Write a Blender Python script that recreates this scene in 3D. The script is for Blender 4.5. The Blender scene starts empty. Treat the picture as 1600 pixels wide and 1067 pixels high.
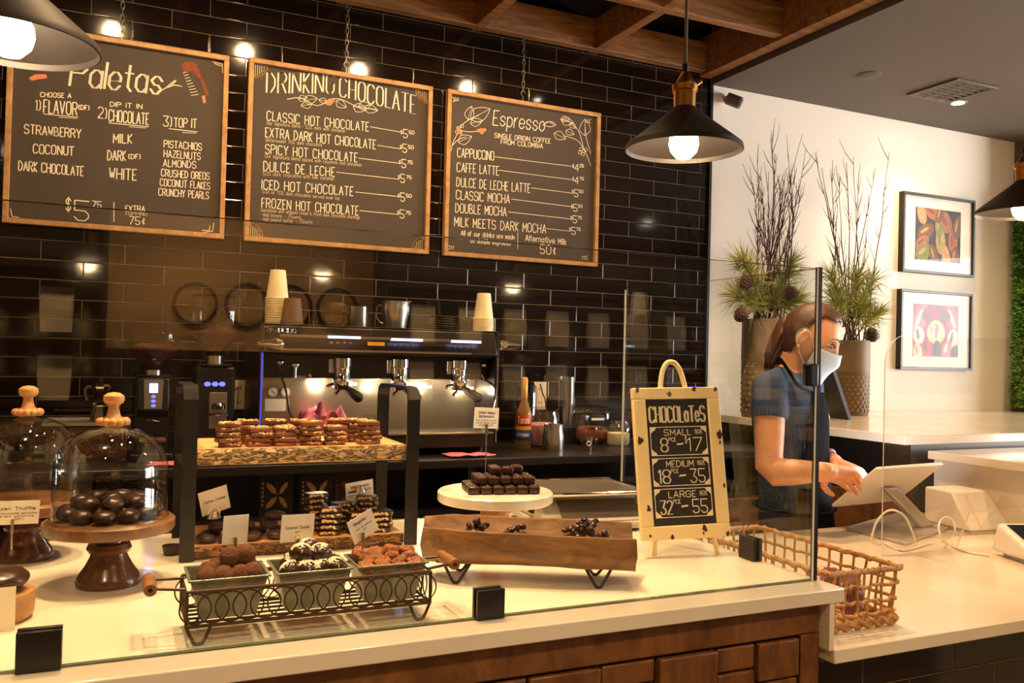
import bpy, bmesh, math, random
from mathutils import Vector, Matrix, noise, Euler
PI = math.pi
S = bpy.context.scene
COL = S.collection
random.seed(7)

# ---------------------------------------------------------------- camera, world, large lights, exposure
FPX = 1340.25
RIGHT = Vector((.90767, -.41884, .02400)).normalized()
FWD = Vector((.41870, .90800, .01600)).normalized()
FWD = (FWD - RIGHT * FWD.dot(RIGHT)).normalized()
UP = RIGHT.cross(FWD).normalized()
EYE = Vector((-.484, -3.926, 1.40))
cd = bpy.data.cameras.new('camera')
cd.sensor_width = 36
cd.lens = FPX / 1600 * 36
cd.clip_start = .05
cam = bpy.data.objects.new('camera', cd)
COL.objects.link(cam)
M4 = Matrix((RIGHT, UP, -FWD)).transposed().to_4x4()
M4.translation = EYE
cam.matrix_world = M4
S.camera = cam

w = bpy.data.worlds.new('world')
S.world = w
w.use_nodes = True
w.node_tree.nodes['Background'].inputs[0].default_value = (1.0, .82, .6, 1)
w.node_tree.nodes['Background'].inputs[1].default_value = .05

S.view_settings.view_transform = 'Standard'
S.view_settings.look = 'None'
S.view_settings.gamma = 1
S.view_settings.use_curve_mapping = False
S.view_settings.exposure = 1.42
WARM = (1.0, .64, .30)
WARM2 = (1.0, .67, .34)
DAY = (1.0, .97, .95)


def area(name, loc, aim, sx, sy, power, colour, spread=PI):
    l = bpy.data.lights.new(name, 'AREA')
    l.shape = 'RECTANGLE'
    l.size, l.size_y = sx, sy
    l.energy = power
    l.color = colour
    l.spread = spread
    o = bpy.data.objects.new(name, l)
    COL.objects.link(o)
    o.location = loc
    o.rotation_euler = (Vector(aim) - Vector(loc)).to_track_quat('-Z', 'Y').to_euler()
    return o


def spot(name, loc, aim, power, colour, angle=80, blend=.6, radius=.03, parent=None):
    l = bpy.data.lights.new(name, 'SPOT')
    l.energy = power
    l.color = colour
    l.spot_size = math.radians(angle)
    l.spot_blend = blend
    l.shadow_soft_size = radius
    o = bpy.data.objects.new(name, l)
    COL.objects.link(o)
    o.location = loc
    o.rotation_euler = (Vector(aim) - Vector(loc)).to_track_quat('-Z', 'Y').to_euler()
    return o


# daylight coming in through the shop window far on the right
area('window_daylight', (9.3, -3.2, 1.6), (4.6, -.5, 1.2), 4.2, 2.3, 275, DAY)


# ---------------------------------------------------------------- small tools
def srgb(r, g, b):
    f = lambda c: c / 12.92 if c <= .04045 else ((c + .055) / 1.055) ** 2.4
    return (f(r / 255), f(g / 255), f(b / 255), 1)


def ray(px, py):
    return (RIGHT * ((px - 800) / FPX) - UP * ((py - 533.5) / FPX) + FWD)


def onz(px, py, z):
    d = ray(px, py)
    return EYE + d * ((z - EYE.z) / d.z)


def ony(px, py, y):
    d = ray(px, py)
    return EYE + d * ((y - EYE.y) / d.y)


def onx(px, py, x):
    d = ray(px, py)
    return EYE + d * ((x - EYE.x) / d.x)


def dep(px, py, d):
    return EYE + ray(px, py) * d


class MB:
    """collects verts and faces of ONE mesh"""

    def __init__(s):
        s.v = []
        s.f = []
        s.m = []
        s.M = Matrix()
        s.mi = 0

    def add(s, vs, fs):
        b = len(s.v)
        for p in vs:
            s.v.append(s.M @ Vector(p))
        for f in fs:
            s.f.append([b + i for i in f])
            s.m.append(s.mi)

    def box(s, x0, x1, y0, y1, z0, z1):
        s.add([(x0, y0, z0), (x1, y0, z0), (x1, y1, z0), (x0, y1, z0), (x0, y0, z1), (x1, y0, z1), (x1, y1, z1), (x0, y1, z1)],
              [(3, 2, 1, 0), (4, 5, 6, 7), (0, 1, 5, 4), (1, 2, 6, 5), (2, 3, 7, 6), (3, 0, 4, 7)])
        return s

    def hexa(s, p):
        s.add(p, [(3, 2, 1, 0), (4, 5, 6, 7), (0, 1, 5, 4), (1, 2, 6, 5), (2, 3, 7, 6), (3, 0, 4, 7)])
        return s

    def quad(s, a, b, c, d):
        s.add([a, b, c, d], [(0, 1, 2, 3)])
        return s

    def lathe(s, prof, n=32, c=(0, 0, 0)):
        vs, fs, rows = [], [], []
        for r, z in prof:
            if r <= 1e-6:
                rows.append([len(vs)])
                vs.append((c[0], c[1], c[2] + z))
            else:
                rows.append(list(range(len(vs), len(vs) + n)))
                for i in range(n):
                    a = 2 * PI * i / n
                    vs.append((c[0] + r * math.cos(a), c[1] + r * math.sin(a), c[2] + z))
        for A, B in zip(rows, rows[1:]):
            for i in range(n):
                j = (i + 1) % n
                if len(A) == 1 and len(B) == 1:
                    continue
                if len(A) == 1:
                    fs.append((A[0], B[j], B[i]))
                elif len(B) == 1:
                    fs.append((A[i], A[j], B[0]))
                else:
                    fs.append((A[i], A[j], B[j], B[i]))
        s.add(vs, fs)
        return s

    def tube(s, pts, r, n=8, closed=False, flat=1.0, caps=True):
        pts = [Vector(p) for p in pts]
        k = len(pts)
        rr = r if isinstance(r, (list, tuple)) else [r] * k
        T = []
        for i in range(k):
            a = pts[(i - 1) % k] if (closed or i > 0) else pts[i]
            b = pts[(i + 1) % k] if (closed or i < k - 1) else pts[i]
            t = (b - a)
            T.append(t.normalized() if t.length > 1e-9 else Vector((0, 0, 1)))
        ref = Vector((0, 0, 1)) if abs(T[0].z) < .9 else Vector((1, 0, 0))
        u = (ref - T[0] * ref.dot(T[0])).normalized()
        vs, fs = [], []
        for i in range(k):
            u = (u - T[i] * u.dot(T[i]))
            u = u.normalized() if u.length > 1e-6 else T[i].orthogonal().normalized()
            q = T[i].cross(u)
            for j in range(n):
                a = 2 * PI * j / n
                vs.append(pts[i] + (u * math.cos(a) * flat + q * math.sin(a)) * rr[i])
        for i in range(k if closed else k - 1):
            for j in range(n):
                A, B = i * n, ((i + 1) % k) * n
                fs.append((A + j, A + (j + 1) % n, B + (j + 1) % n, B + j))
        if not closed and caps:
            fs.append(tuple(range(n))[::-1])
            fs.append(tuple(range((k - 1) * n, k * n)))
        s.add(vs, fs)
        return s

    def limb(s, pts, rad, n=14):
        """tube with rounded ends"""
        pts = [Vector(p) for p in pts]
        d0 = (pts[0] - pts[1]).normalized()
        d1 = (pts[-1] - pts[-2]).normalized()
        P, R = [], []
        for a in (80, 55, 28):
            P.append(pts[0] + d0 * rad[0] * math.sin(math.radians(a)))
            R.append(rad[0] * math.cos(math.radians(a)))
        P += pts
        R += list(rad)
        for a in (28, 55, 80):
            P.append(pts[-1] + d1 * rad[-1] * math.sin(math.radians(a)))
            R.append(rad[-1] * math.cos(math.radians(a)))
        return s.tube(P, R, n)

    def ball(s, c, r, nu=16, nv=10, amp=0, freq=30, seed=0, sq=1.0):
        c = Vector(c)
        r = Vector((r, r, r)) if not isinstance(r, (tuple, list, Vector)) else Vector(r)
        vs, fs = [], []
        pw = lambda t: math.copysign(abs(t) ** sq, t)

        def P(d):
            d = Vector((pw(d.x), pw(d.y), pw(d.z)))
            k = 1
            if amp:
                k += amp * noise.noise(Vector((d.x * r.x, d.y * r.y, d.z * r.z)) * freq + Vector((seed * 3.1, seed * 1.7, seed)))
            return c + Vector((d.x * r.x, d.y * r.y, d.z * r.z)) * k
        vs.append(P(Vector((0, 0, -1))))
        for i in range(1, nv):
            t = -PI / 2 + PI * i / nv
            for j in range(nu):
                a = 2 * PI * j / nu
                vs.append(P(Vector((math.cos(t) * math.cos(a), math.cos(t) * math.sin(a), math.sin(t)))))
        vs.append(P(Vector((0, 0, 1))))
        for j in range(nu):
            fs.append((0, 1 + (j + 1) % nu, 1 + j))
        for i in range(nv - 2):
            for j in range(nu):
                A, B = 1 + i * nu, 1 + (i + 1) * nu
                fs.append((A + j, A + (j + 1) % nu, B + (j + 1) % nu, B + j))
        A = 1 + (nv - 2) * nu
        for j in range(nu):
            fs.append((A + j, A + (j + 1) % nu, len(vs) - 1))
        s.add(vs, fs)
        return s

    def prism(s, poly, z0, z1):
        n = len(poly)
        s.add([(x, y, z0) for x, y in poly] + [(x, y, z1) for x, y in poly],
              [tuple(range(n))[::-1], tuple(range(n, 2 * n))] + [(i, (i + 1) % n, n + (i + 1) % n, n + i) for i in range(n)])
        return s

    def cyl(s, p0, p1, r0, r1=None, n=20):
        return s.tube([p0, p1], [r0, r0 if r1 is None else r1], n)

    def loft(s, secs, n=24):
        """secs: (centre, axis_a * ra, axis_b * rb)"""
        vs, fs = [], []
        for c, a, b in secs:
            for j in range(n):
                t = 2 * PI * j / n
                vs.append(Vector(c) + Vector(a) * math.cos(t) + Vector(b) * math.sin(t))
        for i in range(len(secs) - 1):
            for j in range(n):
                A, B = i * n, (i + 1) * n
                fs.append((A + j, A + (j + 1) % n, B + (j + 1) % n, B + j))
        fs.append(tuple(range(n))[::-1])
        fs.append(tuple(range((len(secs) - 1) * n, len(secs) * n)))
        s.add(vs, fs)
        return s

    def ribbon(s, pts, nrm, wd, lift=0):
        """a chalk stroke: flat band along pts lying on the plane with normal nrm"""
        nrm = Vector(nrm)
        pts = [Vector(p) + nrm * lift for p in pts]
        h = wd / 2
        for a, b in zip(pts, pts[1:]):
            t = b - a
            if t.length < 1e-7:
                continue
            t.normalize()
            q = nrm.cross(t).normalized()
            e = t * h * .55
            s.add([a - e - q * h * .6, a + q * -h, b + q * -h, b + e - q * h * .6, b + e + q * h * .6, b + q * h, a + q * h, a - e + q * h * .6],
                  [(0, 1, 2, 3, 4, 5, 6, 7)])
        return s

    def build(s, name, mat=None, parent=None, smooth=True, bevel=0, seg=2, world=False, angle=40, sub=0):
        me = bpy.data.meshes.new(name)
        vs = s.v
        if world and parent is not None:
            inv = parent.matrix_basis.inverted()
            if parent.parent is not None:
                inv = inv @ parent.parent.matrix_basis.inverted()
            vs = [inv @ p for p in vs]
        me.from_pydata([tuple(p) for p in vs], [], s.f)
        for m in (mat if isinstance(mat, (list, tuple)) else [mat]):
            if m is not None:
                me.materials.append(m)
        me.polygons.foreach_set('material_index', s.m)
        bm = bmesh.new()
        bm.from_mesh(me)
        if len(bm.faces) < 60000:
            bmesh.ops.recalc_face_normals(bm, faces=bm.faces)
        bm.to_mesh(me)
        bm.free()
        me.polygons.foreach_set('use_smooth', [bool(smooth)] * len(me.polygons))
        if smooth:
            me.set_sharp_from_angle(angle=math.radians(angle))
        o = bpy.data.objects.new(name, me)
        COL.objects.link(o)
        if bevel:
            b = o.modifiers.new('bevel', 'BEVEL')
            b.width = bevel
            b.segments = seg
            b.limit_method = 'ANGLE'
        if sub:
            b = o.modifiers.new('sub', 'SUBSURF')
            b.levels = b.render_levels = sub
        if parent is not None:
            o.parent = parent
        return o


def tag(o, label, cat, group=None):
    o['label'] = label
    o['category'] = cat
    if group:
        o['group'] = group
    return o


def thing(name, label, cat, loc=(0, 0, 0), rz=0, group=None):
    o = bpy.data.objects.new(name, None)
    o.empty_display_size = .02
    COL.objects.link(o)
    o.matrix_basis = Matrix.Translation(Vector(loc)) @ Matrix.Rotation(rz, 4, 'Z')
    return tag(o, label, cat, group)


def struct(o):
    o['kind'] = 'structure'
    return o


def kids(o):
    return list(o.children)


def dup(root, loc, rz=None, label=None, group=None):
    r = root.copy()
    COL.objects.link(r)
    r.location = loc
    if rz is not None:
        r.rotation_euler = (r.rotation_euler[0], r.rotation_euler[1], rz)
    if label:
        r['label'] = label
    if group:
        r['group'] = group
    for ch in kids(root):
        c = ch.copy()
        COL.objects.link(c)
        c.parent = r
        for g in kids(ch):
            d = g.copy()
            COL.objects.link(d)
            d.parent = c
    return r


ORD = ['first', 'second', 'third', 'fourth', 'fifth', 'sixth', 'seventh', 'eighth', 'ninth', 'tenth', 'eleventh', 'twelfth', 'thirteenth',
       'fourteenth', 'fifteenth', 'sixteenth', 'seventeenth', 'eighteenth']


# ---------------------------------------------------------------- materials
def mat(name, col, rough=.5, metal=0, spec=.5, emit=None, estr=1, bump=0, bscale=40, var=0, vscale=8, trans=0, coat=0, alpha=1, col2=None, stretch=None, detail=4):
    m = bpy.data.materials.new(name)
    m.use_nodes = True
    N, L = m.node_tree.nodes, m.node_tree.links
    p = N['Principled BSDF']
    p.inputs['Base Color'].default_value = col
    p.inputs['Roughness'].default_value = rough
    p.inputs['Metallic'].default_value = metal
    p.inputs['Specular IOR Level'].default_value = spec
    p.inputs['Transmission Weight'].default_value = trans
    p.inputs['Coat Weight'].default_value = coat
    p.inputs['Coat Roughness'].default_value = .06
    p.inputs['Alpha'].default_value = alpha
    if emit:
        p.inputs['Emission Color'].default_value = emit
        p.inputs['Emission Strength'].default_value = estr
    if var or bump:
        tc = N.new('ShaderNodeTexCoord')
        mp = N.new('ShaderNodeMapping')
        L.new(tc.outputs['Object'], mp.inputs['Vector'])
        if stretch:
            mp.inputs['Scale'].default_value = stretch
        if var:
            n = N.new('ShaderNodeTexNoise')
            n.inputs['Scale'].default_value = vscale
            n.inputs['Detail'].default_value = detail
            L.new(mp.outputs[0], n.inputs['Vector'])
            r = N.new('ShaderNodeValToRGB')
            c2 = col2 or (col[0] * (1 - var), col[1] * (1 - var), col[2] * (1 - var), 1)
            r.color_ramp.elements[0].position = .35
            r.color_ramp.elements[0].color = c2
            r.color_ramp.elements[1].position = .65
            r.color_ramp.elements[1].color = col
            L.new(n.outputs['Fac'], r.inputs['Fac'])
            L.new(r.outputs['Color'], p.inputs['Base Color'])
        if bump:
            n2 = N.new('ShaderNodeTexNoise')
            n2.inputs['Scale'].default_value = bscale
            n2.inputs['Detail'].default_value = 5
            L.new(mp.outputs[0], n2.inputs['Vector'])
            b = N.new('ShaderNodeBump')
            b.inputs['Strength'].default_value = bump
            b.inputs['Distance'].default_value = .01
            L.new(n2.outputs['Fac'], b.inputs['Height'])
            L.new(b.outputs['Normal'], p.inputs['Normal'])
    return m


def glassmat(name, tint=(1, 1, 1, 1), rough=.0, ior=1.5, base=0.0):
    """thin clear glass: sees through, reflects by Fresnel"""
    m = bpy.data.materials.new(name)
    m.use_nodes = True
    N, L = m.node_tree.nodes, m.node_tree.links
    N.remove(N['Principled BSDF'])
    out = N['Material Output']
    t = N.new('ShaderNodeBsdfTransparent')
    t.inputs['Color'].default_value = tint
    g = N.new('ShaderNodeBsdfGlossy')
    g.inputs['Roughness'].default_value = rough
    fr = N.new('ShaderNodeFresnel')
    ge = N.new('ShaderNodeNewGeometry')
    ir = N.new('ShaderNodeMapRange')             # same reflectance on entering and leaving faces
    ir.inputs['To Min'].default_value = ior
    ir.inputs['To Max'].default_value = 1 / ior
    L.new(ge.outputs['Backfacing'], ir.inputs['Value'])
    L.new(ir.outputs[0], fr.inputs['IOR'])
    mx = N.new('ShaderNodeMixShader')
    if base:
        ad = N.new('ShaderNodeMath')
        ad.operation = 'ADD'
        ad.use_clamp = True
        ad.inputs[1].default_value = base
        L.new(fr.outputs[0], ad.inputs[0])
        L.new(ad.outputs[0], mx.inputs[0])
    else:
        L.new(fr.outputs[0], mx.inputs[0])
    L.new(t.outputs[0], mx.inputs[1])
    L.new(g.outputs[0], mx.inputs[2])
    L.new(mx.outputs[0], out.inputs['Surface'])
    return m


def tilemat(name, axis='x', x0=0.0, tile=(22, 15, 11), grout=(96, 76, 48), bw=.308, bh=.0785):
    """glossy brick-bond tiles laid from z 2.917 downwards"""
    m = bpy.data.materials.new(name)
    m.use_nodes = True
    N, L = m.node_tree.nodes, m.node_tree.links
    p = N['Principled BSDF']
    tc = N.new('ShaderNodeTexCoord')
    sp = N.new('ShaderNodeSeparateXYZ')
    L.new(tc.outputs['Object'], sp.inputs[0])
    cb = N.new('ShaderNodeCombineXYZ')
    a = N.new('ShaderNodeMath')
    a.operation = 'ADD'
    a.inputs[1].default_value = bw * 60 + bw / 2 - x0
    L.new(sp.outputs['X' if axis == 'x' else 'Y'], a.inputs[0])
    b = N.new('ShaderNodeMath')
    b.operation = 'ADD'
    b.inputs[1].default_value = bh * 60 - 2.917
    L.new(sp.outputs['Z'], b.inputs[0])
    L.new(a.outputs[0], cb.inputs[0])
    L.new(b.outputs[0], cb.inputs[1])
    br = N.new('ShaderNodeTexBrick')
    br.offset = .5
    br.inputs['Scale'].default_value = 1
    br.inputs['Brick Width'].default_value = bw
    br.inputs['Row Height'].default_value = bh
    br.inputs['Mortar Size'].default_value = .0014
    br.inputs['Mortar Smooth'].default_value = .0
    br.inputs['Bias'].default_value = 0
    c = srgb(*tile)
    br.inputs['Color1'].default_value = c
    br.inputs['Color2'].default_value = (c[0] * 1.25, c[1] * 1.2, c[2] * 1.2, 1)
    br.inputs['Mortar'].default_value = srgb(*grout)
    L.new(cb.outputs[0], br.inputs['Vector'])
    L.new(br.outputs['Color'], p.inputs['Base Color'])
    b2 = N.new('ShaderNodeTexBrick')
    b2.offset = .5
    for k in ('Scale', 'Brick Width', 'Row Height', 'Bias'):
        b2.inputs[k].default_value = br.inputs[k].default_value
    b2.inputs['Mortar Size'].default_value = .004
    b2.inputs['Mortar Smooth'].default_value = 1
    L.new(cb.outputs[0], b2.inputs['Vector'])
    nz = N.new('ShaderNodeTexNoise')
    nz.inputs['Scale'].default_value = 9
    nz.inputs['Detail'].default_value = 1
    L.new(cb.outputs[0], nz.inputs['Vector'])
    mu = N.new('ShaderNodeMath')
    mu.operation = 'MULTIPLY_ADD'
    mu.inputs[1].default_value = -1.0
    L.new(b2.outputs['Fac'], mu.inputs[0])
    k2 = N.new('ShaderNodeMath')
    k2.operation = 'MULTIPLY'
    k2.inputs[1].default_value = .02
    L.new(nz.outputs['Fac'], k2.inputs[0])
    L.new(k2.outputs[0], mu.inputs[2])
    bp = N.new('ShaderNodeBump')
    bp.inputs['Strength'].default_value = .5
    bp.inputs['Distance'].default_value = .002
    L.new(mu.outputs[0], bp.inputs['Height'])
    L.new(bp.outputs['Normal'], p.inputs['Normal'])
    rr = N.new('ShaderNodeMapRange')
    rr.inputs['To Min'].default_value = .07
    rr.inputs['To Max'].default_value = .6
    L.new(br.outputs['Fac'], rr.inputs['Value'])
    L.new(rr.outputs[0], p.inputs['Roughness'])
    p.inputs['Specular IOR Level'].default_value = .55
    return m


def woodmat(name, c1, c2, scale=6, stretch=(1, 8, 8), rough=.45, bump=.15, coat=0, knots=False):
    m = bpy.data.materials.new(name)
    m.use_nodes = True
    N, L = m.node_tree.nodes, m.node_tree.links
    p = N['Principled BSDF']
    p.inputs['Roughness'].default_value = rough
    p.inputs['Coat Weight'].default_value = coat
    tc = N.new('ShaderNodeTexCoord')
    mp = N.new('ShaderNodeMapping')
    mp.inputs['Scale'].default_value = stretch
    L.new(tc.outputs['Object'], mp.inputs['Vector'])
    n = N.new('ShaderNodeTexNoise')
    n.inputs['Scale'].default_value = scale
    n.inputs['Detail'].default_value = 7
    n.inputs['Roughness'].default_value = .65
    n.inputs['Distortion'].default_value = 1.2
    L.new(mp.outputs[0], n.inputs['Vector'])
    r = N.new('ShaderNodeValToRGB')
    e = r.color_ramp.elements
    e[0].position = .3
    e[0].color = srgb(*c1)
    e[1].position = .7
    e[1].color = srgb(*c2)
    L.new(n.outputs['Fac'], r.inputs['Fac'])
    L.new(r.outputs['Color'], p.inputs['Base Color'])
    b = N.new('ShaderNodeBump')
    b.inputs['Strength'].default_value = bump
    b.inputs['Distance'].default_value = .004
    L.new(n.outputs['Fac'], b.inputs['Height'])
    L.new(b.outputs['Normal'], p.inputs['Normal'])
    return m


def barkmat(name, c1, c2):
    """ridged bark: dark wavy fissures running along the slab"""
    m = bpy.data.materials.new(name)
    m.use_nodes = True
    N, L = m.node_tree.nodes, m.node_tree.links
    p = N['Principled BSDF']
    p.inputs['Roughness'].default_value = .9
    tc = N.new('ShaderNodeTexCoord')
    mp = N.new('ShaderNodeMapping')
    mp.inputs['Scale'].default_value = (1, 1, 3.2)
    L.new(tc.outputs['Object'], mp.inputs['Vector'])
    n = N.new('ShaderNodeTexNoise')
    n.inputs['Scale'].default_value = 30
    n.inputs['Detail'].default_value = 6
    n.inputs['Roughness'].default_value = .62
    n.inputs['Distortion'].default_value = .8
    L.new(mp.outputs[0], n.inputs['Vector'])
    a = N.new('ShaderNodeMath')
    a.operation = 'SUBTRACT'
    a.inputs[1].default_value = .5
    L.new(n.outputs['Fac'], a.inputs[0])
    b = N.new('ShaderNodeMath')
    b.operation = 'ABSOLUTE'
    L.new(a.outputs[0], b.inputs[0])
    r = N.new('ShaderNodeMapRange')
    r.inputs['From Max'].default_value = .07
    L.new(b.outputs[0], r.inputs['Value'])
    x = N.new('ShaderNodeMix')
    x.data_type = 'RGBA'
    x.inputs[6].default_value = srgb(*c1)
    x.inputs[7].default_value = srgb(*c2)
    L.new(r.outputs[0], x.inputs[0])
    L.new(x.outputs[2], p.inputs['Base Color'])
    u = N.new('ShaderNodeBump')
    u.inputs['Strength'].default_value = .9
    u.inputs['Distance'].default_value = .004
    L.new(r.outputs[0], u.inputs['Height'])
    L.new(u.outputs['Normal'], p.inputs['Normal'])
    return m


M = {}
M['white_wall'] = mat('white_wall_paint', srgb(236, 228, 212), .7, bump=.03, bscale=60)
M['beige_wall'] = mat('beige_wall_paint', srgb(206, 164, 108), .8)
M['dark_ceiling'] = mat('dark_ceiling_paint', srgb(88, 78, 70), .75)
M['black_ceiling'] = mat('black_ceiling_paint', srgb(26, 20, 16), .9)
M['floor'] = mat('floor_boards', srgb(92, 70, 50), .45, var=.4, vscale=3)
M['tile'] = tilemat('black_subway_tile')
M['tile_front'] = tilemat('black_counter_tile', x0=.05)
M['beam'] = woodmat('beam_wood', (92, 58, 26), (172, 118, 64), 3, (1, 9, 9), .6, .4)
M['quartz'] = mat('white_quartz', srgb(238, 228, 208), .16, var=.1, vscale=3, coat=.25, col2=srgb(226, 213, 190))
M['cab_wood'] = woodmat('cabinet_wood', (82, 50, 22), (142, 92, 46), 5, (2, 8, 1), .42, .15, .15)
M['cab_wood2'] = woodmat('cabinet_wood_end', (78, 46, 20), (132, 84, 40), 4, (6, 2, 2), .42, .15, .15)
M['dark_lam'] = mat('black_laminate', srgb(30, 24, 20), .35)
M['black_metal'] = mat('black_metal', srgb(20, 17, 15), .38, 0, .5)
M['black_matte'] = mat('black_matte', srgb(14, 12, 11), .55)
M['steel'] = mat('brushed_steel', srgb(200, 195, 186), .28, 1)
M['chrome'] = mat('chrome', srgb(230, 226, 220), .07, 1)
M['dull_steel'] = mat('dull_steel', srgb(150, 140, 126), .4, .9)
M['brass'] = mat('brass', srgb(196, 142, 66), .3, 1)
M['glass'] = glassmat('clear_glass', (.93, .94, .91, 1), 0, 1.5, .05)
M['glass_edge'] = mat('green_glass_edge', srgb(120, 138, 112), .15, trans=.3)
M['pane'] = glassmat('guard_glass', (.975, .985, .975, 1), 0, 1.5)
M['acrylic'] = glassmat('clear_acrylic', (.98, .98, .98, 1), 0, 1.45)
M['glazing'] = glassmat('picture_glazing', (.98, .98, .98, 1), 0, 1.13)
M['acryl_edge'] = mat('acrylic_edge', srgb(232, 226, 212), .2)
M['chalkboard'] = mat('brown_chalkboard', srgb(70, 59, 47), .75, var=.12, vscale=5)
M['chalk'] = mat('white_chalk', srgb(240, 226, 198), .9)
M['chalk_dim'] = mat('faint_chalk', srgb(196, 176, 144), .9)
M['orange_chalk'] = mat('orange_chalk', srgb(216, 136, 96), .9)
M['brown_chalk'] = mat('brown_chalk', srgb(140, 72, 48), .9, var=.4, vscale=80)
M['board_frame'] = woodmat('board_frame_wood', (146, 104, 58), (202, 154, 96), 5, (3, 3, 3), .55, .1)
M['shade_out'] = mat('bronze_shade', srgb(60, 49, 39), .55, .15, .35)
M['shade_in'] = mat('shade_inside', srgb(70, 62, 56), .45, .5)
M['bulb'] = mat('lit_bulb', srgb(255, 240, 220), .3, emit=(1, .86, .62, 1), estr=14)
M['cord'] = mat('grey_cord', srgb(120, 104, 84), .7)
M['dark_wood'] = woodmat('dark_turned_wood', (58, 28, 12), (104, 58, 28), 5, (3, 3, 9), .25, .05, .4)
M['plate_wood'] = woodmat('plate_wood', (92, 56, 28), (142, 94, 52), 5, (2, 9, 2), .4, .05, .2)
M['knob_wood'] = woodmat('knob_wood', (186, 122, 68), (222, 164, 104), 8, (4, 4, 9), .5, .05)
M['choc'] = mat('dark_chocolate', srgb(54, 28, 18), .28, bump=.12, bscale=60)
M['choc_matte'] = mat('matte_chocolate', srgb(58, 34, 26), .5, bump=.15, bscale=80)
M['cocoa'] = mat('cocoa_dust', srgb(108, 62, 32), .95, bump=.5, bscale=300, var=.3, vscale=90)
M['caramel'] = mat('caramel_bark', srgb(142, 84, 42), .5, var=.45, vscale=50, bump=.3, bscale=120)
M['nut'] = mat('almond_bits', srgb(232, 200, 148), .6, var=.3, vscale=120, col2=srgb(190, 140, 84))
M['coco'] = mat('coconut_flakes', srgb(244, 232, 204), .8)
M['nougat'] = mat('nougatine', srgb(170, 98, 42), .45, var=.55, vscale=150, bump=.6, bscale=220)
M['slab_top'] = woodmat('slab_top_wood', (206, 146, 84), (232, 180, 118), 4, (1.2, 9, 3), .5, .06)
M['bark'] = barkmat('tree_bark', (66, 44, 26), (204, 168, 118))
M['bark_dark'] = barkmat('dark_tree_bark', (50, 30, 16), (158, 112, 66))
M['wire'] = mat('bronze_wire', srgb(70, 50, 34), .45, .7)
M['galv'] = mat('galvanised_tin', srgb(158, 158, 140), .4, .7, var=.45, vscale=26, bump=.25, bscale=40)
M['handle_wood'] = woodmat('handle_wood', (110, 68, 34), (156, 104, 58), 8, (4, 4, 9), .5, .1)
M['card'] = mat('cream_card', srgb(240, 226, 200), .7)
M['ink'] = mat('black_ink', srgb(60, 48, 38), .8)
M['marble'] = mat('white_marble', srgb(240, 232, 216), .2, var=.12, vscale=10, col2=srgb(214, 200, 176))
M['mango'] = woodmat('mango_wood', (148, 98, 54), (190, 138, 84), 5, (3, 3, 8), .5, .05)
M['trough'] = woodmat('trough_wood', (82, 52, 27), (156, 110, 64), 4.5, (2, 7, 5), .5, .25)
M['scale_body'] = mat('scale_plastic', srgb(190, 178, 160), .4)
M['scale_dark'] = mat('scale_panel', srgb(92, 80, 66), .35)
M['cream_paint'] = mat('cream_paint', srgb(240, 214, 158), .55, var=.06, vscale=20)
M['rust'] = mat('chipped_paint', srgb(62, 34, 22), .8)
M['slate'] = mat('black_slate', srgb(34, 28, 25), .6)
M['rattan'] = mat('rattan', srgb(208, 154, 92), .6, var=.4, vscale=50, bump=.5, bscale=90)
M['plastic_white'] = mat('white_plastic', srgb(240, 232, 218), .35)
M['alu'] = mat('aluminium', srgb(206, 198, 190), .35, .8)
M['packet'] = mat('foil_packet', srgb(150, 110, 96), .2, .6, bump=.8, bscale=50)
M['screen_dark'] = mat('dark_screen', srgb(16, 20, 34), .08)
M['screen_lit'] = mat('lit_screen', srgb(220, 225, 235), .3, emit=(.86, .9, 1, 1), estr=6)
M['led_blue'] = mat('blue_led', srgb(60, 70, 255), .3, emit=(.1, .1, 1, 1), estr=1.3)
M['led_trim'] = mat('blue_trim_glow', srgb(50, 50, 120), .3, emit=(.1, .1, 1, 1), estr=.3)
M['led_white'] = mat('white_blue_led', srgb(160, 180, 255), .3, emit=(.35, .45, 1, 1), estr=2.5)
M['led_spot'] = mat('machine_led', srgb(255, 240, 210), .3, emit=(1, .9, .68, 1), estr=14)
M['led_green'] = mat('green_led', srgb(60, 220, 120), .3, emit=(.1, 1, .4, 1), estr=2.5)
M['mach_dark'] = mat('machine_dark', srgb(44, 34, 27), .32, .3)
M['mach_steel'] = mat('machine_steel', srgb(168, 152, 130), .3, .85)
M['paper'] = mat('paper_cup', srgb(245, 226, 184), .75)
M['cup_wrap'] = mat('brown_sleeve', srgb(92, 64, 40), .6)
M['pink'] = mat('pink_cloth', srgb(238, 122, 138), .85)
M['beans'] = mat('coffee_beans', srgb(104, 50, 32), .35, bump=1, bscale=170)
M['smoke'] = glassmat('smoked_plastic', (.78, .7, .62, 1), .05)
M['syrup'] = mat('syrup_glass', srgb(196, 160, 90), .1, trans=.6)
M['label_red'] = mat('label_red', srgb(206, 56, 30), .5)
M['label_blue'] = mat('label_blue', srgb(36, 70, 132), .5)
M['label_yel'] = mat('label_yellow', srgb(244, 176, 40), .5)
M['gold'] = mat('gold_print', srgb(214, 158, 74), .4, .3)
M['box_dark'] = mat('box_dark', srgb(28, 22, 22), .45)
M['box_brown'] = mat('box_brown', srgb(64, 30, 18), .45)
M['candy'] = mat('crushed_candy', srgb(196, 118, 112), .5, var=.5, vscale=150, col2=srgb(232, 196, 190))
M['powder'] = mat('cocoa_powder', srgb(120, 66, 44), .9)
M['skin'] = mat('skin', srgb(230, 168, 128), .5, var=.06, vscale=12)
M['hair'] = woodmat('brown_hair', (58, 34, 22), (104, 66, 42), 16, (9, 9, 1), .42, .4)
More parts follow.
